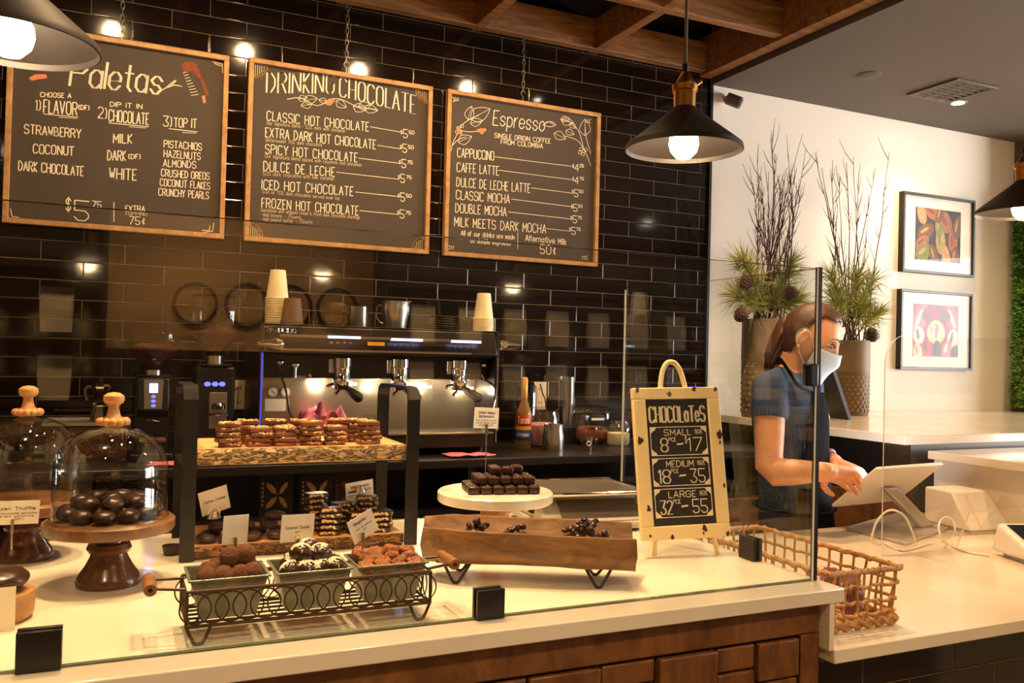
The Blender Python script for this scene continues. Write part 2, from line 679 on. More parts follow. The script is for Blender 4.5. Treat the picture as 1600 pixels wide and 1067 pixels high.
M['mask'] = mat('pale_mask', srgb(196, 212, 220), .8)
M['shirt'] = mat('navy_shirt', srgb(44, 66, 104), .8, bump=.3, bscale=14)
M['apron'] = mat('black_apron', srgb(13, 12, 12), .95, 0, .1, bump=.2, bscale=14)
M['pants'] = mat('dark_trousers', srgb(30, 30, 36), .85)
M['glove'] = mat('thin_glove', srgb(240, 218, 204), .35)
M['eye_white'] = mat('eye_white', srgb(206, 190, 176), .4)
M['eye_dark'] = mat('eye_dark', srgb(40, 26, 20), .3)
M['lip'] = mat('bead_red', srgb(110, 36, 24), .4)
M['vase'] = mat('stoneware', srgb(140, 116, 82), .6, var=.2, vscale=12)
M['vase_pat'] = mat('stoneware_pattern', srgb(120, 92, 56), .6)
M['twig'] = mat('birch_twig', srgb(92, 50, 34), .8, var=.3, vscale=30)
M['pine'] = mat('pine_needles', srgb(186, 180, 86), .6, var=.4, vscale=10, col2=srgb(112, 124, 50))
M['cone'] = mat('pine_cone', srgb(84, 48, 32), .7)
M['berry'] = mat('red_berries', srgb(150, 30, 24), .35)
M['pic_black'] = mat('picture_frame_black', srgb(30, 22, 18), .4)
M['mat_white'] = mat('picture_mount', srgb(240, 228, 212), .8)
M['moss'] = mat('green_moss', srgb(132, 186, 76), .9, var=.5, vscale=14, col2=srgb(62, 122, 40))
M['vent'] = mat('vent_metal', srgb(92, 80, 70), .5, .3)
M['vent_in'] = mat('vent_inside', srgb(110, 94, 78), .6)
M['cam_grey'] = mat('camera_grey', srgb(96, 90, 82), .4)
M['socket_plate'] = mat('outlet_plate', srgb(226, 206, 172), .5)
M['down_led'] = mat('downlight_glow', srgb(255, 250, 240), .3, emit=(1, .88, .68, 1), estr=40)
M['rear_dark'] = mat('rear_shelf_dark', srgb(34, 24, 17), .6)
M['pouch'] = mat('coffee_pouch', srgb(224, 200, 160), .5)
M['mirror_rim'] = mat('mirror_rim', srgb(28, 20, 16), .4)

# ---------------------------------------------------------------- stroke alphabet (x 0-4, y: baseline 2, cap 8)
G = dict(A='02 28 42|14 34', B='02 08 28 37 36 25 05|25 44 43 32 02', C='47 38 18 07 03 12 32 43', D='02 08 28 46 44 22 02', E='38 08 02 32|05 25',
         F='38 08 02|05 25', G='47 38 18 07 03 12 32 43 45 25', H='08 02|48 42|05 45', I='08 02', J='28 23 12 03', K='08 02|38 05 32', L='08 02 32',
         M='02 08 24 48 42', N='02 08 42 48', O='18 07 03 12 32 43 47 38 18', P='02 08 38 47 46 35 05', Q='18 07 03 12 32 43 47 38 18|24 51',
         R='02 08 38 47 46 35 05|25 42', S='47 38 18 07 06 15 35 44 43 32 12 03', T='08 48|28 22', U='08 03 12 32 43 48', V='08 22 48',
         W='08 12 26 32 48', X='08 42|48 02', Y='08 25 48|25 22', Z='08 48 02 42')
G.update({'0': '18 07 03 12 32 43 47 38 18', '1': '07 18 12', '2': '07 18 38 47 46 02 42', '3': '08 48 25 44 43 32 12 03', '4': '32 38 04 44',
          '5': '48 08 05 35 44 43 32 12 03', '6': '38 18 07 03 12 32 43 44 35 05', '7': '08 48 12', '8': '15 06 07 18 38 47 46 35 15 04 03 12 32 43 44 35',
          '9': '45 15 06 07 18 38 47 43 32 12', '$': '47 38 18 07 06 15 35 44 43 32 12 03|29 21', '%': '48 02|08 18 17 07 08|33 43 42 32 33',
          '(': '18 07 03 12', ')': '08 17 13 02', '-': '05 35', '.': '02 03', '&': '42 07 18 27 04 03 12 44', '+': '15 35|24 26', '=': '04 34|06 36',
          '~': '36 26 15 14 23 33|27 22', ' ': '', ',': '11 02', "'": '08 07', '/': '02 48', '!': '08 04|02 03'})
G.update(a='36 32|35 26 16 05 03 12 22 33', b='08 02|05 16 26 35 33 22 12 03', c='35 26 16 05 03 12 22 33', d='38 32|35 26 16 05 03 12 22 33',
         e='04 34 35 26 16 05 03 12 22 33', f='28 18 07 02|06 26', g='36 31 20 10 01|35 26 16 05 03 12 22 33', h='08 02|05 16 26 35 32',
         i='06 02|08 07', j='16 11 00', k='08 02|36 04 32', l='08 02', m='06 02|05 16 25 22|25 36 45 42', n='06 02|05 16 26 35 32',
         o='16 05 03 12 22 33 35 26 16', p='06 00|05 16 26 35 33 22 12 03', q='36 30|35 26 16 05 03 12 22 33', r='06 02|04 16 26',
         s='35 26 16 05 14 24 33 22 12 03', t='18 13 22|06 26', u='06 03 12 22 33|36 32', v='06 22 46', w='06 12 25 32 46', x='06 32|36 02',
         y='06 22|46 10', z='06 36 02 32')


def strokes(text, gap=1.5):
    out, x = [], 0.0
    for ch in text:
        g = G.get(ch, '')
        wmax = 0
        for part in g.split('|') if g else []:
            pl = [(x + int(q[0]), int(q[1]) - 2) for q in part.split()]
            wmax = max([wmax] + [int(q[0]) for q in part.split()])
            out.append(pl)
        x += (wmax if g else 2.2) + gap
    return out, max(x - gap, .1)


def write(mb, text, p0, p1, up, hgt, wd, nrm, gap=1.5, jit=.0, slant=0, double=0):
    """strokes of text from baseline point p0 to p1, cap height hgt along up"""
    st, W = strokes(text, gap)
    p0, p1, up = Vector(p0), Vector(p1), Vector(up)
    ux = (p1 - p0) / W
    uy = up * (hgt / 6)
    for pl in st:
        jx, jy = random.uniform(-jit, jit), random.uniform(-jit, jit)
        P = [p0 + ux * (x + jx + slant * y) + uy * (y + jy) for x, y in pl]
        mb.ribbon(P, nrm, wd)
        if double:
            mb.ribbon([q + ux.normalized() * double for q in P], nrm, wd)


def catmull(pts, n=5, closed=False):
    pts = [Vector(p) for p in pts]
    out = []
    k = len(pts)
    for i in range(k if closed else k - 1):
        g = lambda j: pts[j % k] if closed else pts[max(0, min(k - 1, j))]
        a, b, c, d = g(i - 1), g(i), g(i + 1), g(i + 2)
        for s in range(n):
            t = s / n
            out.append(.5 * ((2 * b) + (c - a) * t + (2 * a - 5 * b + 4 * c - d) * t * t + (3 * b - a - 3 * c + d) * t ** 3))
    if not closed:
        out.append(pts[-1])
    return out


def ring(c, r, n=24, a=(1, 0, 0), b=(0, 0, 1)):
    a, b, c = Vector(a), Vector(b), Vector(c)
    return [c + a * r * math.cos(2 * PI * i / n) + b * r * math.sin(2 * PI * i / n) for i in range(n)]

# ================================================================ SETTING
ZF, ZP, ZB, ZS = .90, .765, .97, 1.10          # front counter, till counter, back bar, side counter
struct(MB().box(-4.5, 9.5, -7.6, .1, -.06, 0).build('floor', M['floor'], smooth=False))
struct(MB().box(-4.5, 2.525, 0, .1, 0, 3.1).build('wall_back', M['tile'], smooth=False))
struct(MB().box(-4.5, 2.525, 0, .1, 3.1, 3.4).build('wall_back_upper', M['black_ceiling'], smooth=False))
struct(MB().box(2.525, 9.5, .004, .1, 0, 3.4).build('wall_back_white', M['white_wall'], smooth=False))
struct(MB().box(-4.6, -4.5, -7.6, .1, 0, 3.4).build('wall_left', M['beige_wall'], smooth=False))
struct(MB().box(-4.5, 9.5, -7.7, -7.6, 0, 3.4).build('wall_front', M['beige_wall'], smooth=False))
struct(MB().box(-4.5, 9.45, -7.6, -7.57, 0, 1.38).build('wainscot_front', M['rear_dark'], smooth=False))
wr = MB()
wr.box(9.5, 9.6, -7.6, -5.4, 0, 3.4)
wr.box(9.5, 9.6, -1.0, .1, 0, 3.4)
wr.box(9.5, 9.6, -5.4, -1.0, 0, .4)
wr.box(9.5, 9.6, -5.4, -1.0, 2.8, 3.4)
struct(wr.build('wall_right', M['beige_wall'], smooth=False))
wf = MB()
for y in (-5.4, -3.95, -2.5, -1.06):
    wf.box(9.48, 9.62, y, y + .06, .4, 2.8)
for z in (.4, 2.74):
    wf.box(9.48, 9.62, -5.34, -1.06, z, z + .06)
struct(wf.build('window_1', M['black_metal'], smooth=False))
struct(MB().box(-4.5, 2.6, -7.6, .1, 3.4, 3.5).build('ceiling', M['black_ceiling'], smooth=False))
struct(MB().box(2.53, 9.5, -7.6, 0, 2.955, 3.4).build('ceiling_lowered', M['dark_ceiling'], smooth=False))
n = 1
for y0 in (-.07, -.67, -1.34, -2.01, -2.68, -3.35):
    struct(MB().box(-4.5, 2.44, y0, y0 + .055, 3.0, 3.16).build('trim_%d' % n, M['beam'], smooth=False, bevel=.004))
    n += 1
for x0 in (1.73, 1.06, .39, -.28, -.95, -1.62, -2.29, -2.96, -3.63):
    struct(MB().box(x0, x0 + .055, -3.4, 0, 3.002, 3.16).build('trim_%d' % n, M['beam'], smooth=False, bevel=.004))
    n += 1
struct(MB().box(2.44, 2.515, -7.6, 0, 2.985, 3.2).build('trim_%d' % n, M['beam'], smooth=False, bevel=.004))
struct(MB().box(2.515, 2.531, -.018, .02, 0, 2.955).build('trim_%d' % (n + 1), M['black_metal'], smooth=False))


# ================================================================ LAMPS
def pendant(x, y, zr, label, R=.15, power=24):
    t = thing('pendant_lamp', label, 'lamp', (x, y, zr), 0, 'bronze cone pendants in a row over the counter')
    prof = [(R, 0), (R * .985, .012), (.032, .104), (.026, .112)]
    s = MB()
    s.lathe(prof + [(.022, .112), (.028, .1), (R * .965, .010), (R - .003, -.001), (R, 0)], 56)
    sh = s.build('lamp_shade', [M['shade_out'], M['shade_in']], t)
    for p in sh.data.polygons:
        r0 = math.hypot(p.center.x, p.center.y)
        if p.normal.z < -.1 and r0 < R * .985 and p.center.z < .108:
            p.material_index = 1
    MB().lathe([(0, .110), (.027, .110), (.028, .150), (.032, .152), (.033, .166), (.030, .168), (.026, .172), (.012, .196), (.010, .2), (0, .2)], 32).build('socket', M['brass'], t)
    k = MB()
    k.cyl((.028, 0, .165), (.045, 0, .182), .004)
    k.ball((.047, 0, .184), .006, 8, 6)
    k.build('socket_key', M['brass'], t)
    MB().cyl((0, 0, .2), (0, 0, 3.4 - zr), .0045, n=8).build('cord', M['cord'], t)
    MB().cyl((0, 0, .198), (0, 0, .222), .008, n=12).build('cord_grip', M['black_matte'], t)
    MB().lathe([(0, -.024), (.018, -.02), (.033, -.004), (.038, .015), (.036, .032), (.024, .056), (.017, .074), (.014, .11), (0, .11)], 24).build('bulb', M['bulb'], t)
    l = bpy.data.lights.new('pendant_light', 'POINT')
    l.energy = power
    l.color = WARM
    l.shadow_soft_size = .039
    o = bpy.data.objects.new('pendant_light', l)
    COL.objects.link(o)
    o.parent = t
    o.location = (0, 0, .013)
    return t


pendant(-.664, -2.235, 1.912, 'bronze cone pendant lamp hanging at the upper left corner before the Paletas board', .142)
pendant(.821, -2.117, 1.935, 'bronze cone pendant lamp with brass socket hanging before the tiled wall end')
pendant(2.262, -2.039, 1.915, 'bronze cone pendant lamp at the right edge beside the framed pictures')


def downlight(x, y, z, label, power, angle=110, aim=None, glow='down_led'):
    t = thing('ceiling_downlight', label, 'downlight', (x, y, z), 0, 'recessed ceiling downlights')
    MB().lathe([(.036, -.001), (.05, -.004), (.053, 0), (.05, .001), (.036, .001)], 28).build('trim_ring', M['vent'], t)
    MB().lathe([(0, -.003), (.034, -.003), (.034, .0), (0, .0)], 28).build('lens', M[glow], t)
    s = spot('downlight_beam', (x, y, z - .02), aim or (x, y, 0), power, WARM2, angle, .7, .04)
    return t


_d = onz(1497, 161, 2.955)
downlight(_d.x, _d.y, 2.955, 'round lit downlight beside the air vent in the grey ceiling', 28, 120)
UNSEEN = 'round added downlight in the shop ceiling outside the picture, for more light'
for x, y, z, pw in [(3.6, -3.6, 2.955, 55), (5.0, -4.35, 2.955, 70), (5.0, -1.9, 2.955, 50), (-1.2, -4.5, 3.4, 90), (.9, -4.7, 3.4, 90), (-2.6, -3.0, 3.4, 60), (2.0, -6.2, 3.4, 160), (-1.6, -6.4, 3.4, 160), (.2, -6.5, 3.4, 160)]:  # unseen downlights, added for more light on the counter and rear wall
    downlight(x, y, z, UNSEEN, pw, 120)
# unseen spot lamps added in the beam grid to brighten counter and woman
for i, (x, y) in enumerate(((-.5, -1.72), (-.05, -2.2), (.3, -1.72), (1.42, -1.72), (1.95, -1.05))):
    t = thing('spot_lamp', 'added unseen ceiling spot lamp above %s, outside the picture' % ('the cake domes', 'the tiered stand', 'the marble stand', 'the easel sign', 'the woman')[i],
              'lamp', (x, y, 3.06), 0, 'spot lamps added to light the counter')
    MB().lathe([(.024, .0), (.03, .02), (.03, .09), (.02, .1), (0, .1)], 20).build('housing', M['black_metal'], t)
    MB().cyl((0, 0, .1), (0, 0, .34), .008, n=8).build('stem', M['black_metal'], t)
    MB().ball((0, 0, .004), (.022, .022, .016), 16, 10).build('bulb', M['bulb'], t)
    s = spot('spot_beam', (x, y, 3.03), (x, y + .05, .9), (62, 62, 60, 54, 62)[i], WARM2 if i < 3 else (1, .6, .29), (74, 74, 66, 66, 95)[i], .8, .035)
# small spot lamps in the beam grid that light the boards
for i, x in enumerate((-.55, .11, .75, 1.43)):
    t = thing('spot_lamp', 'small ceiling spot lamp above %s, mirrored in the tiles' % ('the Paletas board', 'the gap between boards', 'the drinking chocolate board', 'the espresso board')[i],
              'lamp', (x, -.97, 3.06), 0, 'spot lamps lighting the menu boards')
    MB().lathe([(.024, .0), (.03, .02), (.03, .09), (.02, .1), (0, .1)], 20).build('housing', M['black_metal'], t)
    MB().cyl((0, 0, .1), (0, 0, .34), .008, n=8).build('stem', M['black_metal'], t)
    MB().ball((0, 0, .004), (.028, .028, .022), 16, 10).build('bulb', M['bulb'], t)
    s = spot('spot_beam', (x, -.97, 3.03), (x, -.1, 1.9), 20, WARM, 110, .8, .03)

# ================================================================ MENU BOARDS
NB = Vector((0, -1, 0))
YB = -.0302


def bp_(px, py):
    return ony(px, py, YB)


def wpx(mb, text, x0, y0, x1, y1, hpx, wd=.0036, gap=1.5, jit=.12, slant=0, double=0):
    a, b = bp_(x0, y0), bp_(x1, y1)
    k = (ony(x0, y0 - hpx, YB) - a).length
    write(mb, text, a, b, (0, 0, 1), k, wd, NB, gap, jit, slant, double)


def lpx(mb, pts, wd=.003, smooth=False):
    P = [bp_(*p) for p in pts]
    if smooth:
        P = catmull(P, 4)
    mb.ribbon(P, NB, wd)


def leaf_px(mb, x0, y0, x1, y1, wd=.0022, bulge=.32, fill=None):
    d = Vector((x1 - x0, y1 - y0))
    q = Vector((-d.y, d.x)) * bulge
    mid = Vector((x0, y0)) + d * .5
    for s in (1, -1):
        lpx(mb, [(x0, y0), (mid.x + q.x * s - d.x * .2, mid.y + q.y * s - d.y * .2), (mid.x + q.x * s * .7 + d.x * .2, mid.y + q.y * s * .7 + d.y * .2), (x1, y1)], wd, True)
    lpx(mb, [(x0, y0), (x1, y1)], wd * .7)


def board(x0, x1, z0, z1, label, chainx):
    c = Vector(((x0 + x1) / 2, -.03, (z0 + z1) / 2))
    t = thing('menu_board', label, 'menu board', c, 0, 'hanging chalk menu boards')
    wd, w2, h2 = .021, (x1 - x0) / 2, (z1 - z0) / 2
    f = MB()
    f.box(-w2, w2, -.018, .016, h2 - wd, h2)
    f.box(-w2, w2, -.018, .016, -h2, -h2 + wd)
    f.box(-w2, -w2 + wd, -.018, .016, -h2 + wd, h2 - wd)
    f.box(w2 - wd, w2, -.018, .016, -h2 + wd, h2 - wd)
    f.build('frame', M['board_frame'], t, bevel=.002)
    MB().box(-w2 + wd, w2 - wd, 0, .012, -h2 + wd, h2 - wd).build('panel', M['chalkboard'], t, smooth=False)
    ch = MB()
    cx = chainx - c.x
    z = h2 + .005
    ch.tube([(cx, 0, z - .01), (cx, 0, z + .02), (cx - .012, 0, z + .035), (cx - .004, 0, z + .052), (cx + .008, 0, z + .05), (cx + .01, 0, z + .04)], .0022, 6)
    z += .045
    i = 0
    while z < 3.06 - c.z:
        a, b = ((1, 0, 0), (0, 0, 1)) if i % 2 else ((0, 1, 0), (0, 0, 1))
        L = [Vector((cx, 0, z + .014)) + Vector(a) * .007 * math.cos(q * PI / 5) + Vector(b) * .017 * math.sin(q * PI / 5) for q in range(10)]
        ch.tube(L, .0018, 5, closed=True)
        z += .027
        i += 1
    ch.build('chain', M['dull_steel'], t)
    return t


b1 = board(-.905, -.075, 1.872, 2.665, 'left chalk menu board headed Paletas, listing ice bar flavours and toppings', -.50)
b2 = board(.008, .857, 1.872, 2.676, 'middle chalk menu board headed Drinking Chocolate with six hot chocolate prices', .44)
b3 = board(.933, 1.787, 1.872, 2.678, 'right chalk menu board headed Espresso, listing coffees and mochas', 1.34)
# ---- board 1
m = MB()
wpx(m, 'Paletas', 108, 133, 250, 147, 42, .006, 1.1, .1, .12, .004)
lpx(m, [(246, 143), (258, 138), (270, 128), (275, 126), (268, 133), (262, 137), (272, 133), (284, 135)], .004, True)
wpx(m, 'CHOOSE A', 63, 151, 111, 153, 7, .003)
wpx(m, '1)', 55, 172, 63, 173, 16)
wpx(m, 'FLAVOR', 68, 176, 120, 180, 20, .0045)
wpx(m, '(DF)', 123, 171, 139, 172, 7)
lpx(m, [(68, 178), (122, 183)])
lpx(m, [(92, 183), (120, 185)], .002)
wpx(m, 'DIP IT IN', 172, 166, 222, 170, 7, .003)
wpx(m, '2)', 153, 184, 166, 186, 17)
wpx(m, 'CHOCOLATE', 170, 189, 232, 195, 18, .0042)
lpx(m, [(170, 192), (232, 198)])
lpx(m, [(202, 198), (228, 200)], .002)
wpx(m, '3)', 255, 197, 268, 198, 16)
wpx(m, 'TOP IT', 272, 198, 307, 200, 14)
lpx(m, [(264, 201), (308, 206)])
lpx(m, [(285, 207), (306, 208)], .002)
for t_, x0, y0, x1, y1, h in [('STRAWBERRY', 38, 208, 126, 216, 14), ('COCONUT', 52, 239, 115, 243, 14), ('DARK CHOCOLATE', 29, 266, 130, 275, 15), ('MILK', 177, 223, 206, 224, 14),
                              ('DARK', 168, 250, 196, 251, 15), ('(DF)', 201, 248, 219, 248, 7), ('WHITE', 171, 279, 213, 282, 17), ('PISTACHIOS', 256, 230, 315, 235, 11),
                              ('HAZELNUTS', 256, 245, 313, 250, 11), ('ALMONDS', 255, 260, 306, 263, 11), ('CRUSHED OREOS', 252, 275, 327, 281, 11),
                              ('COCONUT FLAKES', 250, 290, 328, 296, 11), ('CRUNCHY PEARLS', 248, 305, 326, 311, 11), ('$', 103, 328, 110, 329, 18), ('5', 116, 343, 138, 345, 31),
                              ('75', 144, 324, 158, 325, 10), ('EXTRA', 196, 329, 226, 330, 8), ('75~', 202, 350, 226, 351, 12)]:
    wpx(m, t_, x0, y0, x1, y1, h, .004 if h > 12 else .0032)
lpx(m, [(178, 316), (178, 346)])
for q in (((12, 324), (13, 340), (16, 343), (28, 343), (34, 346)), ((16, 326), (19, 338), (30, 340)), ((334, 348), (332, 361), (318, 363)), ((328, 352), (327, 360), (316, 360)),
          ((332, 96), (347, 100), (348, 114)), ((335, 99), (345, 103))):
    lpx(m, q, .0028)
# popsicle outline and cream hatching
for k in range(9):
    lpx(m, [(286 + k * 1.6, 114 + k * 4.4), (292 + k * 2.3, 112 + k * 4.4)], .0022)
m.build('lettering', M['chalk'], b1, smooth=False, world=True)
m = MB()
wpx(m, 'TOPPING', 195, 336, 229, 337, 6, .0025)
m.build('faded_lettering', M['chalk_dim'], b1, smooth=False, world=True)


def blob(mb, pts):
    P = [bp_(*p) + NB * .0006 for p in pts]
    mb.add(P, [tuple(range(len(P)))])


m = MB()
blob(m, [(283, 100), (289, 97), (300, 96), (306, 99), (324, 138), (327, 147), (322, 151), (313, 124), (300, 112), (286, 112)])
m.build('popsicle_drawing', M['brown_chalk'], b1, smooth=False, world=True)
m = MB()
blob(m, [(315, 150), (320, 149), (322, 160), (318, 162)])
m.build('popsicle_stick_drawing', M['orange_chalk'], b1, smooth=False, world=True)
m = MB()
blob(m, [(45, 122), (55, 116), (72, 116), (74, 122), (60, 124), (50, 126)])
m.build('ice_bar_drawing', M['orange_chalk'], b1, smooth=False, world=True)
# ---- board 2
m = MB()
wpx(m, 'DRINKING', 416, 145, 521, 146, 32, .0036, 1.6, .06, 0, .0034)
wpx(m, 'CHOCOLATE', 530, 150, 648, 178, 30, .0036, 1.6, .06, 0, .0034)
lpx(m, [(449, 155), (470, 153), (495, 165), (520, 155), (535, 156), (560, 167), (590, 171)], .003, True)
for a in [(466, 155, 480, 152), (475, 157, 496, 154), (487, 163, 470, 165), (510, 158, 498, 156), (525, 158, 541, 168), (552, 166, 572, 172), (560, 166, 580, 164), (570, 168, 590, 173)]:
    leaf_px(m, *a)
for t_, p, q, ln, pr, c in [
        ('CLASSIC HOT CHOCOLATE', (417, 188), (576, 205), ((578.6, 198), (628, 206.7)), (630, 215), '50'),
        ('EXTRA DARK HOT CHOCOLATE', (414.6, 213.5), (586.7, 232.7), ((590, 227), (626.5, 232.7)), (629, 238), '50'),
        ('SPICY HOT CHOCOLATE', (414.6, 239.8), (558, 253), ((560, 247), (624, 255)), (627.5, 261.7), '75'),
        ('DULCE DE LECHE', (411.6, 266.4), (522.6, 276), ((526, 269), (623, 280)), (625.8, 285), '75'),
        ('ICED HOT CHOCOLATE', (409, 295), (551.6, 306), ((555.6, 300), (623, 307)), (625.8, 314), '50'),
        ('FROZEN HOT CHOCOLATE', (409, 324), (559.7, 336), ((562, 329), (623, 335)), (624.8, 340.6), '75')]:
    wpx(m, t_, p[0], p[1], q[0], q[1], 14.5, .0036, 1.7)
    lpx(m, ln, .0024)
    wpx(m, '5', pr[0], pr[1], pr[0] + 6.5, pr[1] + .6, 13, .0032)
    wpx(m, c, pr[0] + 9, pr[1] - 6, pr[0] + 17, pr[1] - 5.2, 5, .0026)
    wpx(m, '$', pr[0] - 4, pr[1] - 6, pr[0] - 1.5, pr[1] - 6, 5, .0018)
m.build('lettering', M['chalk'], b2, smooth=False, world=True)
m = MB()
for t_, p, q in [('Our signature blend - 53% dark with cinnamon', (417, 194.5), (539, 207)), ('Bittersweet 70% dark chocolate', (415.6, 221), (502.7, 229)),
                 ('Our signature blend spiced with cayenne and cinnamon', (414, 246), (564.7, 260)), ('53% dark chocolate with milk caramel', (411, 273.5), (521, 281.6)),
                 ('53% or 70% dark chocolate served over ice', (410, 301.5), (530, 312.5)), ('Garnished with whipped cream & fresh dark chocolate shavings', (408, 330.5), (562, 342)),
                 ('-Add banana + .75cents', (408, 337.5), (470, 342.3)), ('-Add peanut butter + .75cents', (408, 344.5), (488, 349.5))]:
    wpx(m, t_, p[0], p[1], q[0], q[1], 5.4, .0017, 1.5, .08)
m.build('small_lettering', M['chalk_dim'], b2, smooth=False, world=True)
m = MB()
blob(m, [(508, 163), (512, 155), (522, 153), (523, 158), (516, 165)])
m.build('pod_drawing', M['orange_chalk'], b2, smooth=False, world=True)


def fan(tb, cx, cz, sx, sz, name):
    o, h = MB(), MB()
    pts = [Vector((cx + sx * .055 * math.cos(a * PI / 16), YB - .0005, cz + sz * .055 * math.sin(a * PI / 16))) for a in range(9)]
    o.ribbon(pts, NB, .013)
    o.build(name, M['board_frame'], tb, smooth=False, world=True)
    for k in range(5):
        x = .008 + k * .009
        y = math.sqrt(max(0, .047 ** 2 - x * x))
        h.ribbon([Vector((cx + sx * x, YB - .0004, cz)), Vector((cx + sx * x, YB - .0004, cz + sz * y))], NB, .0028)
    h.build(name + '_hatching', M['chalk_dim'], tb, smooth=False, world=True)


for cx, sx in ((.029, 1), (.836, -1)):
    for cz, sz in ((1.893, 1), (2.655, -1)):
        fan(b2, cx, cz, sx, sz, 'corner_fan')
# ---- board 3
m = MB()
wpx(m, 'Espresso', 770, 195, 850, 205, 23, .0042, 1.1, .05, .1)
lpx(m, [(848, 196), (856, 190), (866, 196), (858, 198), (850, 194), (862, 190), (869, 196)], .003, True)
wpx(m, 'SINGLE ORIGIN COFFEE', 773, 214.7, 860, 224, 7, .0028)
wpx(m, 'FROM COLOMBIA', 782.7, 224.5, 848, 231.6, 7, .0028)
for t_, p, q, ln, pr, d, c in [
        ('CAPPUCCINO', (714.8, 245), (771.6, 250.7), ((773.8, 245), (895, 260)), (898, 267), '4', '25'),
        ('CAFFE LATTE', (714, 268), (779, 273.7), ((780, 266), (894, 280.7)), (898, 287), '4', '75'),
        ('DULCE DE LECHE LATTE', (713.5, 291), (828, 301), ((830, 293.5), (894, 301.7)), (897, 307), '5', '50'),
        ('CLASSIC MOCHA', (712.6, 311), (796, 317.7), ((799, 311), (894, 323)), (896, 330), '5', '50'),
        ('DOUBLE MOCHA', (711.6, 331.7), (791, 337.5), ((794, 331), (891, 342)), (895, 348), '5', '75'),
        ('MILK MEETS DARK MOCHA', (710, 353), (853, 364.5), ((854, 357), (889.5, 361)), (893, 366), '5', '75')]:
    wpx(m, t_, p[0], p[1], q[0], q[1], 14, .0034, 1.5)
    lpx(m, ln, .0022)
    wpx(m, d, pr[0], pr[1], pr[0] + 6, pr[1] + .6, 11, .003)
    wpx(m, c, pr[0] + 7.5, pr[1] - 6, pr[0] + 14, pr[1] - 5.4, 4.5, .0024)
    wpx(m, '$', pr[0] - 3.5, pr[1] - 5, pr[0] - 1, pr[1] - 5, 5, .0018)
wpx(m, 'All of our drinks are made', 720.5, 367.5, 804, 374, 7.5, .0026)
wpx(m, 'as double espresso', 735, 379, 797.7, 383.6, 7.5, .0026)
wpx(m, 'Alternative Milk', 821, 375.7, 884.7, 382.5, 9, .003)
wpx(m, '50~', 844, 396, 868, 398, 14, .0036)
lpx(m, [(809, 363), (809, 389)], .0025)
for q in ([(705, 236), (708, 222), (716, 207), (722, 195), (735, 186), (748, 180)], [(706, 228), (716, 218), (728, 214)], [(716, 203), (735, 206), (758, 203)],
          [(923, 259), (915, 238), (905, 222), (895, 216), (880, 212)], [(923, 240), (916, 215), (914, 195)], [(912, 232), (904, 205), (890, 190), (876, 187)]):
    lpx(m, q, .0026, True)
for a in [(731, 187, 737, 166), (735, 186, 766, 170), (735, 193, 754, 188), (716, 222, 737, 213), (877, 188, 896, 192), (890, 193, 900, 200), (866, 208, 884, 217), (884, 204, 897, 210), (914, 212, 914, 186), (876, 186, 890, 186)]:
    leaf_px(m, *a)
for cx, cy in ((716, 200), (719, 205), (722, 197), (714, 206), (908, 233), (912, 236), (906, 238), (911, 241), (915, 234)):
    P = [bp_(cx + 2.6 * math.cos(k * PI / 4), cy + 2.6 * math.sin(k * PI / 4)) for k in range(9)]
    m.ribbon(P, NB, .002)
for cx, cy, sx, sy in ((705, 150, 1, 1), (698, 392, 1, -1), (926, 184, -1, 1), (921, 408, -1, -1)):
    for k in range(3):
        lpx(m, [(cx + sx * (2 + 4 * k), cy + sy * 2), (cx + sx * (5 + 3 * k), cy + sy * (5 + k)), (cx + sx * (3 + 2 * k), cy + sy * (9 - k))], .0024, True)
m.build('lettering', M['chalk'], b3, smooth=False, world=True)
m = MB()
for cl in (((716, 202), (720, 208), (717, 206)), ((748, 204), (753, 207), (757, 203), (752, 203))):
    m = MB()
    for cx, cy in cl:
        blob(m, [(cx + 3 * math.cos(k * PI / 3), cy + 3 * math.sin(k * PI / 3)) for k in range(6)])
    m.build('berry_drawing', M['orange_chalk'], b3, smooth=False, world=True)

# ================================================================ FRONT COUNTER
t = MB().box(-1.9, 1.004, -2.50, -1.45, ZF - .032, ZF).build('countertop', M['quartz'], bevel=.003)
tag(t, 'long white quartz worktop carrying the chocolate displays', 'countertop')
t = thing('counter_cabinet', 'brown wooden counter front with raised panel blocks under the white worktop', 'cabinet', (-.4, -2.0, 0))
MB().box(-1.45, 1.355, -.455, .5, 0, ZF - .033).build('carcass', M['cab_wood'], t, smooth=False)
f = MB()
f.box(-1.45, 1.355, -.475, -.455, .80, ZF - .033)
f.build('top_rail', M['cab_wood'], t, bevel=.003)
MB().box(1.303, 1.355, -.476, -.4555, 0, .799).build('corner_stile', M['cab_wood2'], t, bevel=.003)
random.seed(3)
x = 1.30
i = 0
for wd, h, d in [(.118, .085, .022), (.105, .055, .014), (.15, .12, .024), (.13, .05, .012), (.16, .08, .02), (.14, .06, .016), (.17, .08, .022), (.13, .07, .014), (.15, .08, .022), (.14, .07, .014)]:
    z = .797
    k = 0
    while z > .06:
        hh = h if k == 0 else random.choice((.07, .09, .11, .13))
        dd = d if k == 0 else random.choice((.01, .016, .022, .026))
        MB().box(x - wd + .003, x - .003, -.4555 - dd, -.4555, max(z - hh, .02), z - .004).build('panel_block', M['cab_wood' if (i + k) % 2 else 'cab_wood2'], t, bevel=.004)
        z -= hh
        k += 1
    x -= wd
    i += 1

